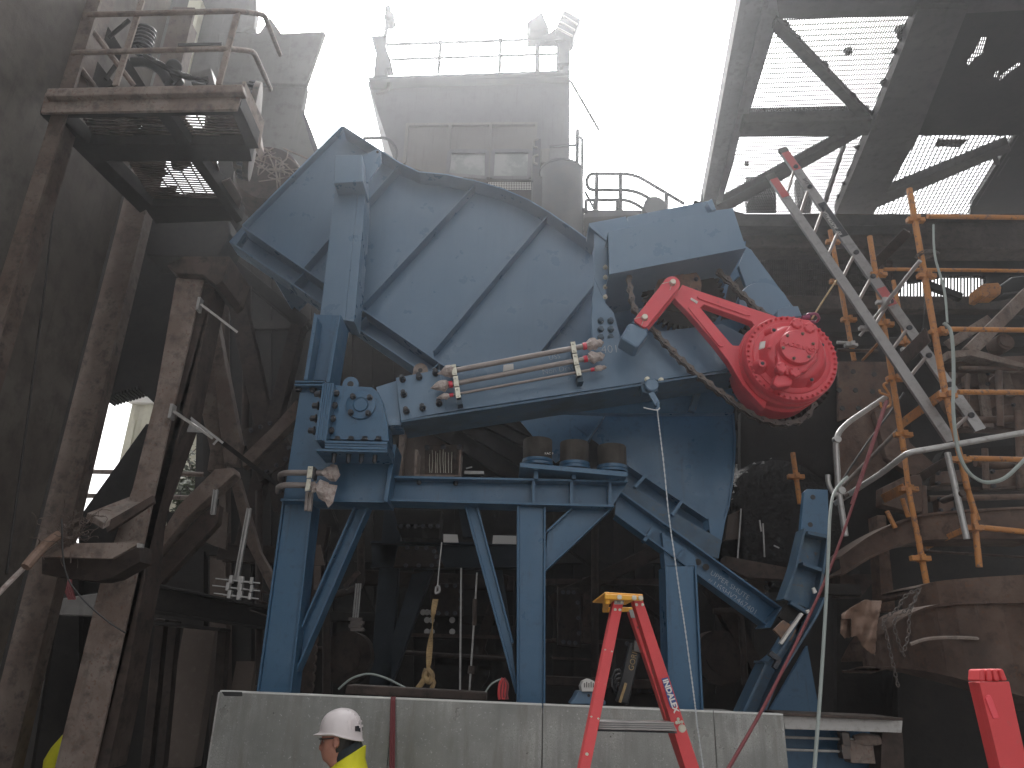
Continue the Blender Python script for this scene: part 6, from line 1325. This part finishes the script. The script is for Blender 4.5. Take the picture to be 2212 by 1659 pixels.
pbox([(1695, 1575), (1950, 1583), (1950, 1760), (1700, 1760)], 6.6, .1, 'blue_back', 'blue2', t)
pbox([(1905, 1583), (1950, 1583), (1960, 1760), (1900, 1760)], 6.3, .2, 'side_post', 'rust', t)
for y in (1448, 1528):
    mb = MB(); mb.tube([P(*q, 6.3) for q in K(9, 672, y, 1130, y + 15)], .01, 8); build('small_pipe', mb, M['galv_bar'], t)
for y in (1460, 1540):
    mb = MB(); c = P(*K(9, 1060, y)[0], 6.27); mb.box((c.x - .03, 6.24, c.z - .05), (c.x + .03, 6.33, c.z + .05)); build('pipe_clamp', mb, M['chain'], t, bevel=.004)
mb = MB(); c = P(*K(9, 1160, 1550)[0], 6.3); mb.box((c.x - .09, 6.28, c.z - .07), (c.x + .1, 6.4, c.z + .09)); c = P(*K(9, 1200, 1465)[0], 6.3); mb.lathe(c + V((-.1, 0, 0)), c + V((.1, 0, 0)), [(0, .03), (.08, .05), (.2, .035)], 8); build('valve', mb, M['rustlight'], t, bevel=.006)
# ropes over the panel
t = thing('panel_rope', 'dark red doubled rope hanging over the galvanised panels right of the person', 'rope')
for dx in (-4, 0, 4):
    mb = MB(); mb.tube(smoothline([P(850 + dx, 1507, 6.04), P(849 + dx * .8, 1512, 5.975), P(848 + dx, 1560, 5.97), P(847 + dx, 1640, 5.97), P(846 + dx * 1.2, 1740, 5.97)]), .0075, 6); build('strand', mb, M['rope_red'], t)
# ================================================================ things on the deck behind the panels
mb = MB(); mb.slab(K(8, 45, 1110, 945, 1160, 945, 1215, 30, 1172), 6.4, .3); build('dark_block', mb, M['rust'], None, 'long dark timber block lying on the deck behind the panels', 'block', bevel=.01)
t = thing('plummer_block', 'small pale blue plummer block with white face on the deck', 'block')
mb = MB(); mb.slab(K(8, 1480, 1235, 1510, 1190, 1530, 1150, 1640, 1150, 1660, 1190, 1710, 1215, 1710, 1242), 6.5, .25); build('base', mb, M['blue'], t, bevel=.01)
mb = MB(); c = K(8, 1555, 1155, 1550, 1120, 1565, 1088, 1600, 1072, 1635, 1088, 1650, 1120, 1650, 1155); mb.slab(c, 6.45, .2); build('label_face', mb, M['white'], t, bevel=.004)
mb = MB()
for i in range(5): mb.slab(K(8, 1570 + i * 14, 1100 - (i % 2) * 8, 1576 + i * 14, 1100 - (i % 2) * 8, 1576 + i * 14, 1128, 1570 + i * 14, 1128), 6.445, .004)
build('printed_mark', mb, M['grey'], t)
mb = MB(); c = P(*K(8, 1600, 1180)[0], 6.49); mb.lathe(c, c + V((0, .02, 0)), [(0, .012), (.02, .012)], 10); build('hole', mb, M['black'], t)
t = thing('black_bar_tool', 'black bar tool with yellow lettering leaning behind the red stepladder', 'tool')
mb = MB(); mb.pbar(*K(8, 1905, 850, 1815, 1230), 6.3, .1, .06); build('shaft', mb, M['black'], t, bevel=.01)
a, b = K(8, 1885, 1025, 1905, 935); text('lettering', 'GORILLA', P(*a, 6.29), .06, M['strap'], t, P(*b, 6.3) - P(*a, 6.3)); 
mb = MB(); mb.slab(K(8, 1895, 830, 1925, 820, 1935, 905, 1890, 890), 6.25, .05); build('tag', mb, M['grey'], t)
a, b = K(8, 1800, 1225, 1840, 1100); mb = MB(); mb.pbar(a, b, 6.25, .02, .01); build('pale_strip', mb, M['strap'], t)
t = thing('black_coils', 'bunch of shiny black cable coils hanging beside the bar tool', 'cable')
for i in range(4):
    c = P(*K(8, 1790 + i * 9, 1090 + i * 20)[0], 6.35); mb = MB(); mb.tube([c + V((math.cos(a_ * .7) * .05, 0.02 * i, math.sin(a_ * .7) * (.09 - .01 * i))) for a_ in range(10)], .01, 6); build('coil', mb, M['black'], t)
t = thing('red_sling', 'bright red lifting sling bundle on the deck left of the middle post', 'sling')
for i in range(6):
    mb = MB(); x = 1030 + i * 9; mb.tube(smoothline([P(*q, 6.5) for q in K(8, 1050, 1070, x, 1110, x - 6, 1170, x + random.uniform(-10, 10), 1205)]), .016, 6); build('strand', mb, M['rope_red'] if i % 2 else M['red_fg'], t)
mb = MB(); mb.tube(smoothline([P(*q, 6.5) for q in K(8, 935, 1160, 970, 1110, 1020, 1080, 1060, 1072)]), .007, 6); build('pale_cord', mb, M['hose'], t)
mb = MB(); mb.tube(smoothline([P(*q, 6.6) for q in K(8, -10, 1140, 60, 1080, 130, 1050, 200, 1042, 300, 1070, 420, 1130)]), .009, 6); build('deck_cable', mb, M['hose'], None, 'thin grey cable arching over the deck behind the panels', 'cable')
t = thing('lifting_strap', 'twisted dirty yellow strap hanging from a thin wire with steel hook', 'strap')
mb = MB(); mb.tube([P(*q, 6.9) for q in K(8, 655, 195, 640, 330, 628, 470)], .006, 5); build('wire', mb, M['galv_bar'], t)
mb = MB(); mb.tube([P(*q, 6.9) for q in K(8, 620, 478, 638, 480, 640, 515, 612, 525, 618, 480)], .012, 8, .03); build('hook', mb, M['alu'], t)
px = K(8, 615, 560, 600, 640, 598, 720, 585, 820, 575, 900, 568, 980, 560, 1030)
mb = MB(); pp_ = smoothline([P(*q, 6.9) for q in px], 5)
for i, (a, b) in enumerate(zip(pp_, pp_[1:])):
    an = i * .16; d0 = V((math.cos(an), math.sin(an), 0)) * .026; d1 = V((math.cos(an + .16), math.sin(an + .16), 0)) * .026
    mb.add([a - d0, a + d0, b + d1, b - d1], [[0, 1, 2, 3]])
o_ = build('webbing', mb, M['strap'], t); o_.modifiers.new('thick', 'SOLIDIFY').thickness = .006
mb = MB(); mb.tube(smoothline([P(*q, 6.85) for q in K(8, 560, 1010, 590, 1050, 575, 1090, 545, 1060, 560, 1010)]), .028, 8); mb.tube([P(*q, 6.85) for q in K(8, 550, 1060, 520, 1110, 500, 1135)], .024, 8); mb.tube([P(*q, 6.85) for q in K(8, 585, 1050, 605, 1100, 590, 1135)], .02, 8); build('knot', mb, M['strap'], t)
t = thing('thin_rod', 'left thin threaded rod hanging behind the middle diagonal', 'rod', 'thin rods behind the middle diagonal')
mb = MB(); mb.tube([P(*q, 7.2) for q in K(8, 780, 360, 772, 1145)], .009, 6); build('rod', mb, M['galv_bar'], t)
t = thing('thin_rod', 'right thin rod with turnbuckle hanging behind the middle diagonal', 'rod', 'thin rods behind the middle diagonal')
mb = MB(); mb.tube([P(*q, 7.2) for q in K(8, 882, 390, 860, 740, 832, 1150)], .009, 6); build('rod', mb, M['galv_bar'], t)
mb = MB(); mb.tube([P(*q, 7.2) for q in K(8, 868, 560, 863, 730)], .02, 8); mb.tube([P(*q, 7.2) for q in K(8, 848, 990, 842, 1040)], .03, 8); build('turnbuckle', mb, M['rust'], t)
for c, lab in (((665, 142, 755, 145, 762, 196, 665, 194), 'short white flange strip left of the middle diagonal'), ((985, 150, 1140, 153, 1140, 206, 980, 203), 'longer white flange strip right of the middle diagonal')):
    mb = MB(); mb.slab(K(8, *c), 8.6, .02); build('white_strip', mb, M['white'], None, lab, 'strip', 'white strips under the beam')
t = thing('bolt_board', 'dark panel with rows of pale bolt heads in the gloom under the frame', 'panel')
mb = MB(); mb.slab(K(8, 480, 600, 760, 600, 760, 820, 480, 820), 10.2, .1); build('board', mb, M['dark'], t)
for x in (535, 560, 590, 655, 700, 722):
    for y in (645, 695, 770):
        if (x + y) % 3: bolt(t, P(*K(8, x, y)[0], 10.2), .03, .05, 'galv_bar')
t = thing('gloom_bench', 'dark bench rails and cabinets deep under the frame', 'bench')
for y in (790, 915): mb = MB(); mb.pbar(*K(8, 280, y - 6, 1110, y + 16), 10.0, .04, .1); build('rail', mb, M['rust'], t)
mb = MB(); mb.slab(K(8, 1395, 430, 1500, 430, 1505, 735, 1410, 735), 10.6, .1); mb.slab(K(8, 1560, 420, 1650, 420, 1650, 840, 1560, 830), 10.4, .2); build('cabinet', mb, M['rust'], t, bevel=.02)
mb = MB(); mb.slab(K(8, 1365, 810, 1650, 825, 1650, 845, 1365, 830), 10.3, .3); mb.slab(K(8, 1365, 930, 2050, 960, 2050, 975, 1365, 945), 10.3, .3); build('shelf_board', mb, M['rust'], t)
t = thing('pale_panel_strip', 'pale stained panels glimpsed between the left post and diagonal', 'panel')
mb = MB(); mb.slab(K(7, 2020, 210, 2060, 210, 2085, 340, 2010, 340), 8.4, .03); mb.slab(K(7, 2020, 345, 2060, 345, 2060, 500, 2020, 500), 8.4, .03); build('board', mb, M['tan'], t)
mb = MB()
for i in range(6): c = P(*K(7, 1990 - i * 6, 820 + i * 62)[0], 7.6); mb.lathe(c, c + V((0, .08, 0)), [(0, .03), (.001, .075), (.08, .075)], 12)
build('valve_ring', mb, M['rust'], t)
t = thing('hanging_pipes', 'thin bright rods with clamps hanging behind the left diagonal', 'rods')
for dx in (0, 14, 28):
    mb = MB(); mb.tube([P(*q, 7.8) for q in K(8, 105 + dx, 460, 85 + dx, 680)], .01, 6); build('rod', mb, M['galv_bar'], t)
for i in range(4): mb = MB(); c = P(*K(8, 110 + (i % 2) * 12, 690 + i * 22)[0], 7.75); mb.box((c.x - .08, 7.72, c.z - .015), (c.x + .05, 7.78, c.z + .015)); build('clamp', mb, M['chain'], t)
mb = MB(); mb.slab(K(8, 20, 470, 110, 370, 130, 390, 35, 500), 8.0, .05); build('grey_flat', mb, M['rust'], t)
# ================================================================ red stepladder
t = thing('red_stepladder', 'red fibreglass stepladder with yellow cap in front of the galvanised panels', 'stepladder')
YL = 3.3
def ext(top, bot, Y0, Y1, nm, m, d=.07, flange=True):
    a, b = [P(*q, Y0) for q in top]; e, f_ = [P(*q, Y1) for q in bot]
    def down(p_, q_): k = (.0 - p_.z) / (q_.z - p_.z); return p_ + (q_ - p_) * k
    e, f_ = down(a, e), down(b, f_)
    mb = MB(); mb.prism([a, b, f_, e], (0, .006, 0))
    w_ = (b - a).length
    for p_, q_, s_ in ((a, e, 1), (b, f_, -1)): mb.prism([p_ + V((0, .0065, 0)), p_ + V((.006 * s_, .0065, 0)), q_ + V((.006 * s_, .0065, 0)), q_ + V((0, .0065, 0))], (0, d, 0))
    build(nm, mb, M[m], t, bevel=.002); return a, b, e, f_
la = ext(K(8, 1760, 572, 1825, 572), K(8, 1540, 1646, 1610, 1646), YL, YL - .25, 'front_rail', 'red_fg')
rr_ = ext(K(8, 1887, 572, 1950, 572), [(1480, 1659), (1511, 1659)], YL, YL - .05, 'rear_rail', 'red_fg')
r2 = ext(K(8, 1860, 640, 1915, 640), [(1458, 1610), (1482, 1610)], YL + .42, YL + .5, 'far_rail', 'red_fg')
mb = MB(); mb.slab(K(8, 1705, 525, 1945, 540, 1952, 572, 1702, 560), YL - .05, .02); build('cap_front', mb, M['yellow_cap'], t, bevel=.004)
a, b = P(*K(8, 1705, 545)[0], YL - .03), P(*K(8, 1690, 632)[0], YL + .45)
mb = MB(); mb.prism([a + V((0, 0, .02)), a - V((0, 0, .03)), V((b.x, b.y, a.z - .03)), V((b.x, b.y, a.z + .02))], (.02, 0, 0)); mb.slab(K(8, 1690, 610, 1895, 612, 1895, 640, 1690, 645), YL + .42, .02); build('cap_side', mb, M['yellow_cap'], t, bevel=.004)
c1 = P(*K(8, 1702, 527)[0], YL - .03); c2 = P(*K(8, 1948, 541)[0], YL - .03); mb = MB(); mb.prism([c1, c2, c2 + V((0, .46, 0)), c1 + V((0, .46, 0))], (0, 0, .008)); build('cap_top', mb, M['yellow_cap'], t, bevel=.003)
for c in ((1765, 568, 1828, 568, 1820, 600, 1805, 640, 1758, 636), ): mb = MB(); mb.slab(K(8, *c), YL - .006, .004); build('hinge_plate', mb, M['galv'], t, bevel=.001)
mb = MB(); mb.slab(K(8, 1858, 628, 1900, 628, 1915, 682, 1872, 680), YL + .41, .004); build('hinge_plate', mb, M['galv'], t)
for x, y, yy in ((1797, 548, YL - .055), (1892, 552, YL - .055), (1934, 553, YL - .055)): bolt(t, P(*K(8, x, y)[0], yy), .008, .008, 'zinc', name='screw')
for x, y in ((1775, 578), (1810, 580), (1770, 628), (1800, 630), (1907, 596), (1946, 596), (1705, 888), (1748, 900), (1662, 1100), (1706, 1113), (1616, 1318), (1661, 1330), (1588, 1558)):
    f_ = (y - 572) / 1074; bolt(t, P(*K(8, x, y)[0], YL - .25 * f_ - .003 if x < 1850 else YL - .003), .005, .005, 'zinc', name='rivet')
for x, y in ((2175, 1332), (2198, 1350), (2180, 1352), (2165, 1355), (2200, 1392)): bolt(t, P(*K(8, x, y)[0], YL - .04), .005 if y < 1380 else .012, .005, 'zinc', name='rivet')
for x, y in ((1952, 670), (1918, 742)): bolt(t, P(*K(8, x, y)[0], YL - .002 if x > 1930 else YL + .42), .004, .001, 'bolt', name='screw')
mb = MB(); q = K(8, 1668, 1342, 2140, 1352, 2170, 1412, 1660, 1398); mb.slab(q, YL - .12, .09)
for i in range(4): y = 1350 + i * 14; mb.pbar(*K(8, 1664, y, 2150, y + 8), YL - .13, .006, .01)
build('tread', mb, M['alu'], t, bevel=.002)
mb = MB(); mb.slab(K(8, 1660, 1402, 2168, 1417, 2168, 1424, 1660, 1410), YL - .1, .08); build('tread_lip', mb, M['bolt'], t)
q = K(8, 2066, 1068, 2122, 1062, 2212, 1282, 2172, 1300) if 0 else K(8, 2068, 1072, 2108, 1062, 2172, 1248, 2126, 1260)
mb = MB(); mb.slab(q, YL - .06, .003); build('blue_sticker', mb, M['labelblue'], t)
a, b = K(8, 2076, 1080, 2134, 1248); text('lettering', 'INDALEX', P(*a, YL - .062), .031, M['white'], t, P(*b, YL) - P(*a, YL), ext=.0004, offset=.0012)
# ================================================================ blurred red post in the right foreground
t = thing('red_fluted_post', 'bright red fluted rail end rising in the bottom right corner', 'post')
q = K(9, 1930, 1010, 2085, 1008, 2118, 1090, 2240, 1646, 2060, 1646, 1925, 1095)
YF = 2.2
def dn(a, b, z=0.): k = (z - a.z) / (b.z - a.z); return a + (b - a) * k
A, B, Cc, D_ = P(*q[5], YF), P(*q[2], YF), P(*q[4], YF), P(*q[3], YF); Cc, D_ = dn(A, Cc), dn(B, D_)
mb = MB(); mb.prism([A, B, D_, Cc], (0, .02, 0)); mb.prism([A + V((.01, .021, 0)), B + V((-.01, .021, 0)), D_ + V((-.01, .021, 0)), Cc + V((.01, .021, 0))], (0, .05, 0)); build('rail_body', mb, M['red_fg'], t, bevel=.004)
tl, tr = P(*q[0], YF), P(*q[1], YF)
for i in range(4):
    f0, f1 = i / 4 + .02, (i + 1) / 4 - .03; mb = MB()
    mb.prism([tl.lerp(tr, f0), tl.lerp(tr, f1), A.lerp(B, f1) + V((0, 0, .002)), A.lerp(B, f0) + V((0, 0, .002))], (0, .06, 0)); build('flute', mb, M['red_fg'], t, bevel=.005)
mb = MB(); mb.slab(K(9, 1965, 1200, 1975, 1178, 1998, 1175, 2020, 1220, 2060, 1330, 2015, 1330), YF - .004, .01); build('recess_pad', mb, M['red_cast'] if 'red_cast' in M else M['red'], t, bevel=.003)
# ================================================================ people
def rings(mb, secs, n=28, cap=True):       # secs: (centre, list of n offsets)
    k0 = len(mb.v)
    for c, off in secs: mb.v += [c + o for o in off]
    for k in range(len(secs) - 1):
        for i in range(n):
            j = (i + 1) % n; mb.f.append([k0 + k * n + i, k0 + k * n + j, k0 + (k + 1) * n + j, k0 + (k + 1) * n + i]); mb.sm.append(True)
    mb.f.append([k0 + i for i in range(n - 1, -1, -1)]); mb.sm.append(True)
    mb.f.append([k0 + (len(secs) - 1) * n + i for i in range(n)]); mb.sm.append(True)
def ell(rx, ry, n=28, fy=None, sq=2.0):
    out = []
    for i in range(n):
        a_ = 2 * math.pi * i / n; c_, s_ = math.cos(a_), math.sin(a_); c_ = math.copysign(abs(c_) ** (2 / sq), c_); s_ = math.copysign(abs(s_) ** (2 / sq), s_)
        out.append(V((c_ * (rx if not fy or c_ < 0 else fy), s_ * ry, 0)))
    return out
def head_rings():           # faces +X; z from chin 0 to crown .235 ; origin under the chin
    prof = [  # z, front, back, half width
        (-.06, .045, .085, .058), (-.03, .05, .085, .058), (-.005, .072, .085, .058), (.005, .088, .088, .055), (.02, .094, .09, .06), (.04, .092, .092, .066), (.055, .094, .093, .069),
        (.07, .092, .094, .071), (.09, .093, .096, .073), (.11, .088, .098, .075), (.128, .092, .1, .077), (.145, .094, .101, .078), (.165, .091, .1, .077), (.19, .08, .09, .07), (.215, .055, .064, .052), (.232, .02, .025, .02)]
    secs = []
    for z, f_, b_, w_ in prof:
        off = []
        for i in range(28):
            a_ = 2 * math.pi * i / 28; c_, s_ = math.cos(a_), math.sin(a_); r_ = f_ if c_ > 0 else b_
            aa = abs((a_ + math.pi) % (2 * math.pi) - math.pi)
            x = c_ * r_
            if aa < .5:
                nose = {.07: .026, .09: .02, .055: .006, .11: .011, .04: .004}.get(z, 0); x += nose * math.exp(-(aa / .2) ** 2)
                if z in (.11,): x -= .006 * math.exp(-((aa - .35) / .12) ** 2)
                if z == .04: x += .004
            off.append(V((x, s_ * w_, 0)))
        secs.append((V((.018, 0, z)), off))
    return secs
def limb(mb, pts, rad, n=12): mb.tube(smoothline([V(p) for p in pts], 4), [rad[min(int(i / 4), len(rad) - 1)] * (1 - (i % 4) / 4) + rad[min(int(i / 4) + 1, len(rad) - 1)] * ((i % 4) / 4) for i in range(4 * (len(pts) - 1) + 1)], n)
def person(name, label, base, yaw, lean, hat=True):
    t = thing(name, label, 'person')
    H = 1.72
    rz = Matrix.Rotation(yaw, 4, 'Z'); hip = V((0, 0, .92)); ln = Matrix.Translation(hip) @ Matrix.Rotation(lean, 4, 'Y') @ Matrix.Translation(-hip)
    T = Matrix.Translation(base) @ rz
    def fin(nm, mb, m, upper=True, remesh=None, par=None, smooth=0):
        mb.v = [T @ ((ln @ v) if upper else v) for v in mb.v]
        o = build(nm, mb, M[m], par or t)
        if remesh:
            r = o.modifiers.new('skin', 'REMESH'); r.mode = 'VOXEL'; r.voxel_size = remesh; r.use_smooth_shade = True
            s_ = o.modifiers.new('relax', 'SMOOTH'); s_.iterations = 3; s_.factor = .5
        return o
    hz = 1.50
    # body: head, neck, trunk, arms with fingers, legs in one surface
    mb = MB(); hs = head_rings(); rings(mb, [(c + V((.035, 0, hz)), off) for c, off in hs])
    rings(mb, [(V((x, 0, z)), ell(rx, ry)) for x, z, rx, ry in ((.0, .86, .11, .16), (.0, .98, .11, .155), (.0, 1.15, .10, .15), (.0, 1.3, .115, .17), (-.005, 1.39, .1, .17), (0, 1.44, .07, .11), (.01, 1.47, .058, .062), (.03, 1.54, .055, .056))])
    arms = []
    for s_ in (-1, 1):
        sh = V((0, s_ * .185, 1.385)); el = V((-.03 + .05 * s_, s_ * .24, 1.09)); wr = V((.14 + .06 * s_, s_ * .22, .88)); arms.append((sh, el, wr))
        limb(mb, (sh, el, wr), (.055, .043, .03))
        d = (wr - el).normalized(); pc = wr + d * .05
        limb(mb, (wr, wr + d * .04, wr + d * .085), (.026, .034, .036))
        for k in range(4):
            o_ = V((0, 0, 1)).cross(d).normalized(); b0 = wr + d * .08 + o_ * (k - 1.5) * .018; L_ = (.065, .078, .072, .055)[k]
            limb(mb, (b0, b0 + d * L_ * .5, b0 + d * L_ * .8 - V((0, 0, .02))), (.0095, .0085, .007), 8)
        limb(mb, (wr + d * .03, wr + d * .06 + V((.03, -s_ * .02, 0)), wr + d * .09 + V((.035, -s_ * .03, -.01))), (.013, .011, .009), 8)
        limb(mb, (V((0, s_ * .09, .9)), V((.03 * s_, s_ * .1, .5)), V((-.02 + .05 * s_, s_ * .1, .08))), (.085, .058, .042))
        for e in (V((.0, s_ * .078, hz + .1)),):       # ears
            mb2 = [(V((.045 + .0, s_ * (.083 + .006 * math.sin(k)), hz + .1)) + V((math.cos(k * .63) * .018, 0, math.sin(k * .63) * .03))) for k in range(10)]
            mb.prism(mb2, (0, s_ * .012, 0))
    fin('body', mb, 'skin', True, .0075)
    # trousers
    mb = MB()
    rings(mb, [(V((0, 0, z)), ell(rx, ry)) for z, rx, ry in ((.78, .115, .165), (.86, .125, .18), (1.0, .12, .17))])
    for s_ in (-1, 1): limb(mb, (V((0, s_ * .09, .88)), V((.03 * s_, s_ * .1, .5)), V((-.02 + .05 * s_, s_ * .1, .07))), (.105, .082, .075))
    fin('trousers', mb, 'navy', False, .015)
    for s_ in (-1, 1):
        mb = MB(); x0 = -.02 + .05 * s_; rings(mb, [(V((x0 + .05, s_ * .1, .0)), ell(.15, .052)), (V((x0 + .05, s_ * .1, .04)), ell(.148, .05)), (V((x0 + .02, s_ * .1, .09)), ell(.09, .05)), (V((x0, s_ * .1, .16)), ell(.06, .055))]); fin('boot', mb, 'black', False)
    # jacket
    mb = MB()
    rings(mb, [(V((x, 0, z)), ell(rx, ry, 28, None, 2.3)) for x, z, rx, ry in ((0, .78, .16, .21), (0, .95, .155, .2), (0, 1.15, .15, .2), (0, 1.3, .15, .215), (-.005, 1.4, .13, .2), (-.0, 1.45, .1, .14), (.012, 1.475, .085, .09))])
    for sh, el, wr in arms: limb(mb, (sh + V((0, -math.copysign(.03, sh.y), 0)), el, wr - (wr - el).normalized() * .02), (.085, .068, .055))
    fin('jacket', mb, 'hivis', True, .011)
    tl = lambda off, k: [o + V((0, 0, -k * o.x)) for o in off]
    mb = MB(); rings(mb, [(V((.0, 0, 1.42)), ell(.12, .14)), (V((.0, 0, 1.46)), tl(ell(.105, .105), .3)), (V((-.012, 0, 1.515)), tl(ell(.1, .095), .45)), (V((-.014, 0, 1.52)), tl(ell(.09, .085), .45))]); fin('collar', mb, 'hivis')
    mb = MB(); rings(mb, [(V((-.01, 0, 1.46)), tl(ell(.085, .082), .3)), (V((-.008, 0, 1.53)), tl(ell(.085, .078), .45)), (V((.0, 0, 1.56)), tl(ell(.08, .074), .45))]); fin('neck_warmer', mb, 'navy')
    for z in (1.0, 1.15): mb = MB(); rings(mb, [(V((0, 0, z)), ell(.166, .212, 28, None, 2.3)), (V((0, 0, z + .05)), ell(.165, .212, 28, None, 2.3))]); fin('reflective_band', mb, 'reflect')
    # hair cap (back and sides)
    mb = MB(); hv = []
    secs = []
    for z, b_, w_ in ((.045, .094, .068), (.07, .1, .074), (.1, .104, .079), (.14, .107, .083), (.18, .1, .08)):
        off = []
        for i in range(28):
            a_ = 2 * math.pi * i / 28; c_ = math.cos(a_); off.append(V((c_ * (b_ if c_ < 0 else .035), math.sin(a_) * w_, 0)))
        secs.append((V((.045, 0, hz + z)), off))
    rings(mb, secs); fin('hair', mb, 'hair')
    # glasses
    mb = MB()
    for s_ in (-1, 1): mb.tube([V((.155, s_ * .018, hz + .125)), V((.148, s_ * .055, hz + .13)), V((.14, s_ * .072, hz + .128)), V((.06, s_ * .084, hz + .125))], .004, 6)
    g_ = fin('glasses', mb, 'black')
    for s_ in (-1, 1):
        mb = MB(); o = [V((.152, s_ * .018, hz + .132)), V((.142, s_ * .068, hz + .134)), V((.14, s_ * .068, hz + .1)), V((.15, s_ * .03, hz + .094))]; mb.prism(o, (-.003, 0, 0)); fin('lens', mb, 'lens', par=g_)
        mb = MB(); e = V((.118, s_ * .033, hz + .115)); mb.lathe(e, e + V((.012, 0, 0)), [(0, .013), (.008, .011), (.012, .005)], 10); fin('eye', mb, 'white')
    if hat:
        mb = MB(); secs = []; n = 36
        # shell: dome with brim; front peak long, rim dips at the back
        prof = [(.0, 1.06), (.01, 1.06), (.014, 1.01), (.04, 1.0), (.075, .94), (.105, .8), (.127, .6), (.14, .33), (.144, .05)]
        for k, (z, s) in enumerate(prof):
            off = []
            for i in range(n):
                a_ = 2 * math.pi * i / n; c_, q_ = math.cos(a_), math.sin(a_); rx = .125 * s; 
                if k < 2 and c_ > 0: rx += .035 * max(c_, 0) ** 3
                dz = 0
                tilt = -c_ * -.012
                if k < 3: dz = -.05 * max(-c_ + .2, 0) + .008 * max(c_, 0)
                rid = .004 * math.exp(-((abs((a_ + math.pi) % (2 * math.pi) - math.pi) - 1.57) / .5) ** 2) if 3 <= k <= 6 else 0
                off.append(V((c_ * rx, q_ * .108 * s, dz - rid)))
            secs.append((V((.033, 0, hz + .138 + z)), off))
        rings(mb, secs, n); o_ = fin('hard_hat', mb, 'hat'); sd_ = o_.modifiers.new('round', 'SUBSURF'); sd_.levels = 1; sd_.render_levels = 2
        mb = MB(); c = V((.033, 0, hz + .138))
        for k in range(6):
            f_ = .45 + k * .19; p_ = V((-.125 * math.sin(f_) * .97, 0, .138 * math.cos(f_) ** .8 + .005)) + c
            for s_ in (-1, 1): mb.box((p_.x - .006, s_ * .035 * 1 - .008, p_.z - .004 - .012), (p_.x + .006, s_ * .035 + .008, p_.z + .004 - .008))
        for s_ in (-1, 1):
            for k in range(5): a_ = 2.1 + k * .18; mb.tube([c + V((math.cos(a_) * .124, s_ * math.sin(a_) * .107, .02)), c + V((math.cos(a_) * .116, s_ * math.sin(a_) * .1, .07))], .0028, 5)
        fin('hat_ridge', mb, 'hat', par=o_)
        for s_ in (-1, 1):
            a0 = 2.45; mb = MB(); mb.prism([c + V((math.cos(a0 + k * .2) * .1275, s_ * math.sin(a0 + k * .2) * .1105, z)) for k, z in ((0, .01), (1, .006), (2, .0), (2, .032), (1, .036), (0, .036))], (0, s_ * .002, 0))
            fin('hat_vent', mb, 'bolt', par=o_)
    return t
h = P(738, 1581, 4.9)
person('person', 'person in white hard hat, glasses and yellow hi-vis jacket facing left by the panels', (h.x + .13, 4.9, h.z - 1.638), R(180), R(8))
h2 = P(132, 1600, 7.3)
person('person', 'person in yellow hi-vis jacket mostly hidden behind the brown column at bottom left', (h2.x + .12, 7.3, -.05), R(0), R(16))
# ================================================================ haze
mb = MB(); mb.box((-24, -6, -1), (26, 27, 30)); hz_ = build('haze', mb, M['black'], kind='stuff')
hm = bpy.data.materials.new('haze'); hm.use_nodes = True; nt_ = hm.node_tree; nt_.nodes.remove(nt_.nodes['Principled BSDF'])
pv = nt_.nodes.new('ShaderNodeVolumePrincipled'); pv.inputs['Color'].default_value = (.95, .97, 1, 1); pv.inputs['Density'].default_value = .003; pv.inputs['Anisotropy'].default_value = .8
nt_.links.new(pv.outputs[0], nt_.nodes['Material Output'].inputs['Volume']); hz_.data.materials.clear(); hz_.data.materials.append(hm)
finalize()
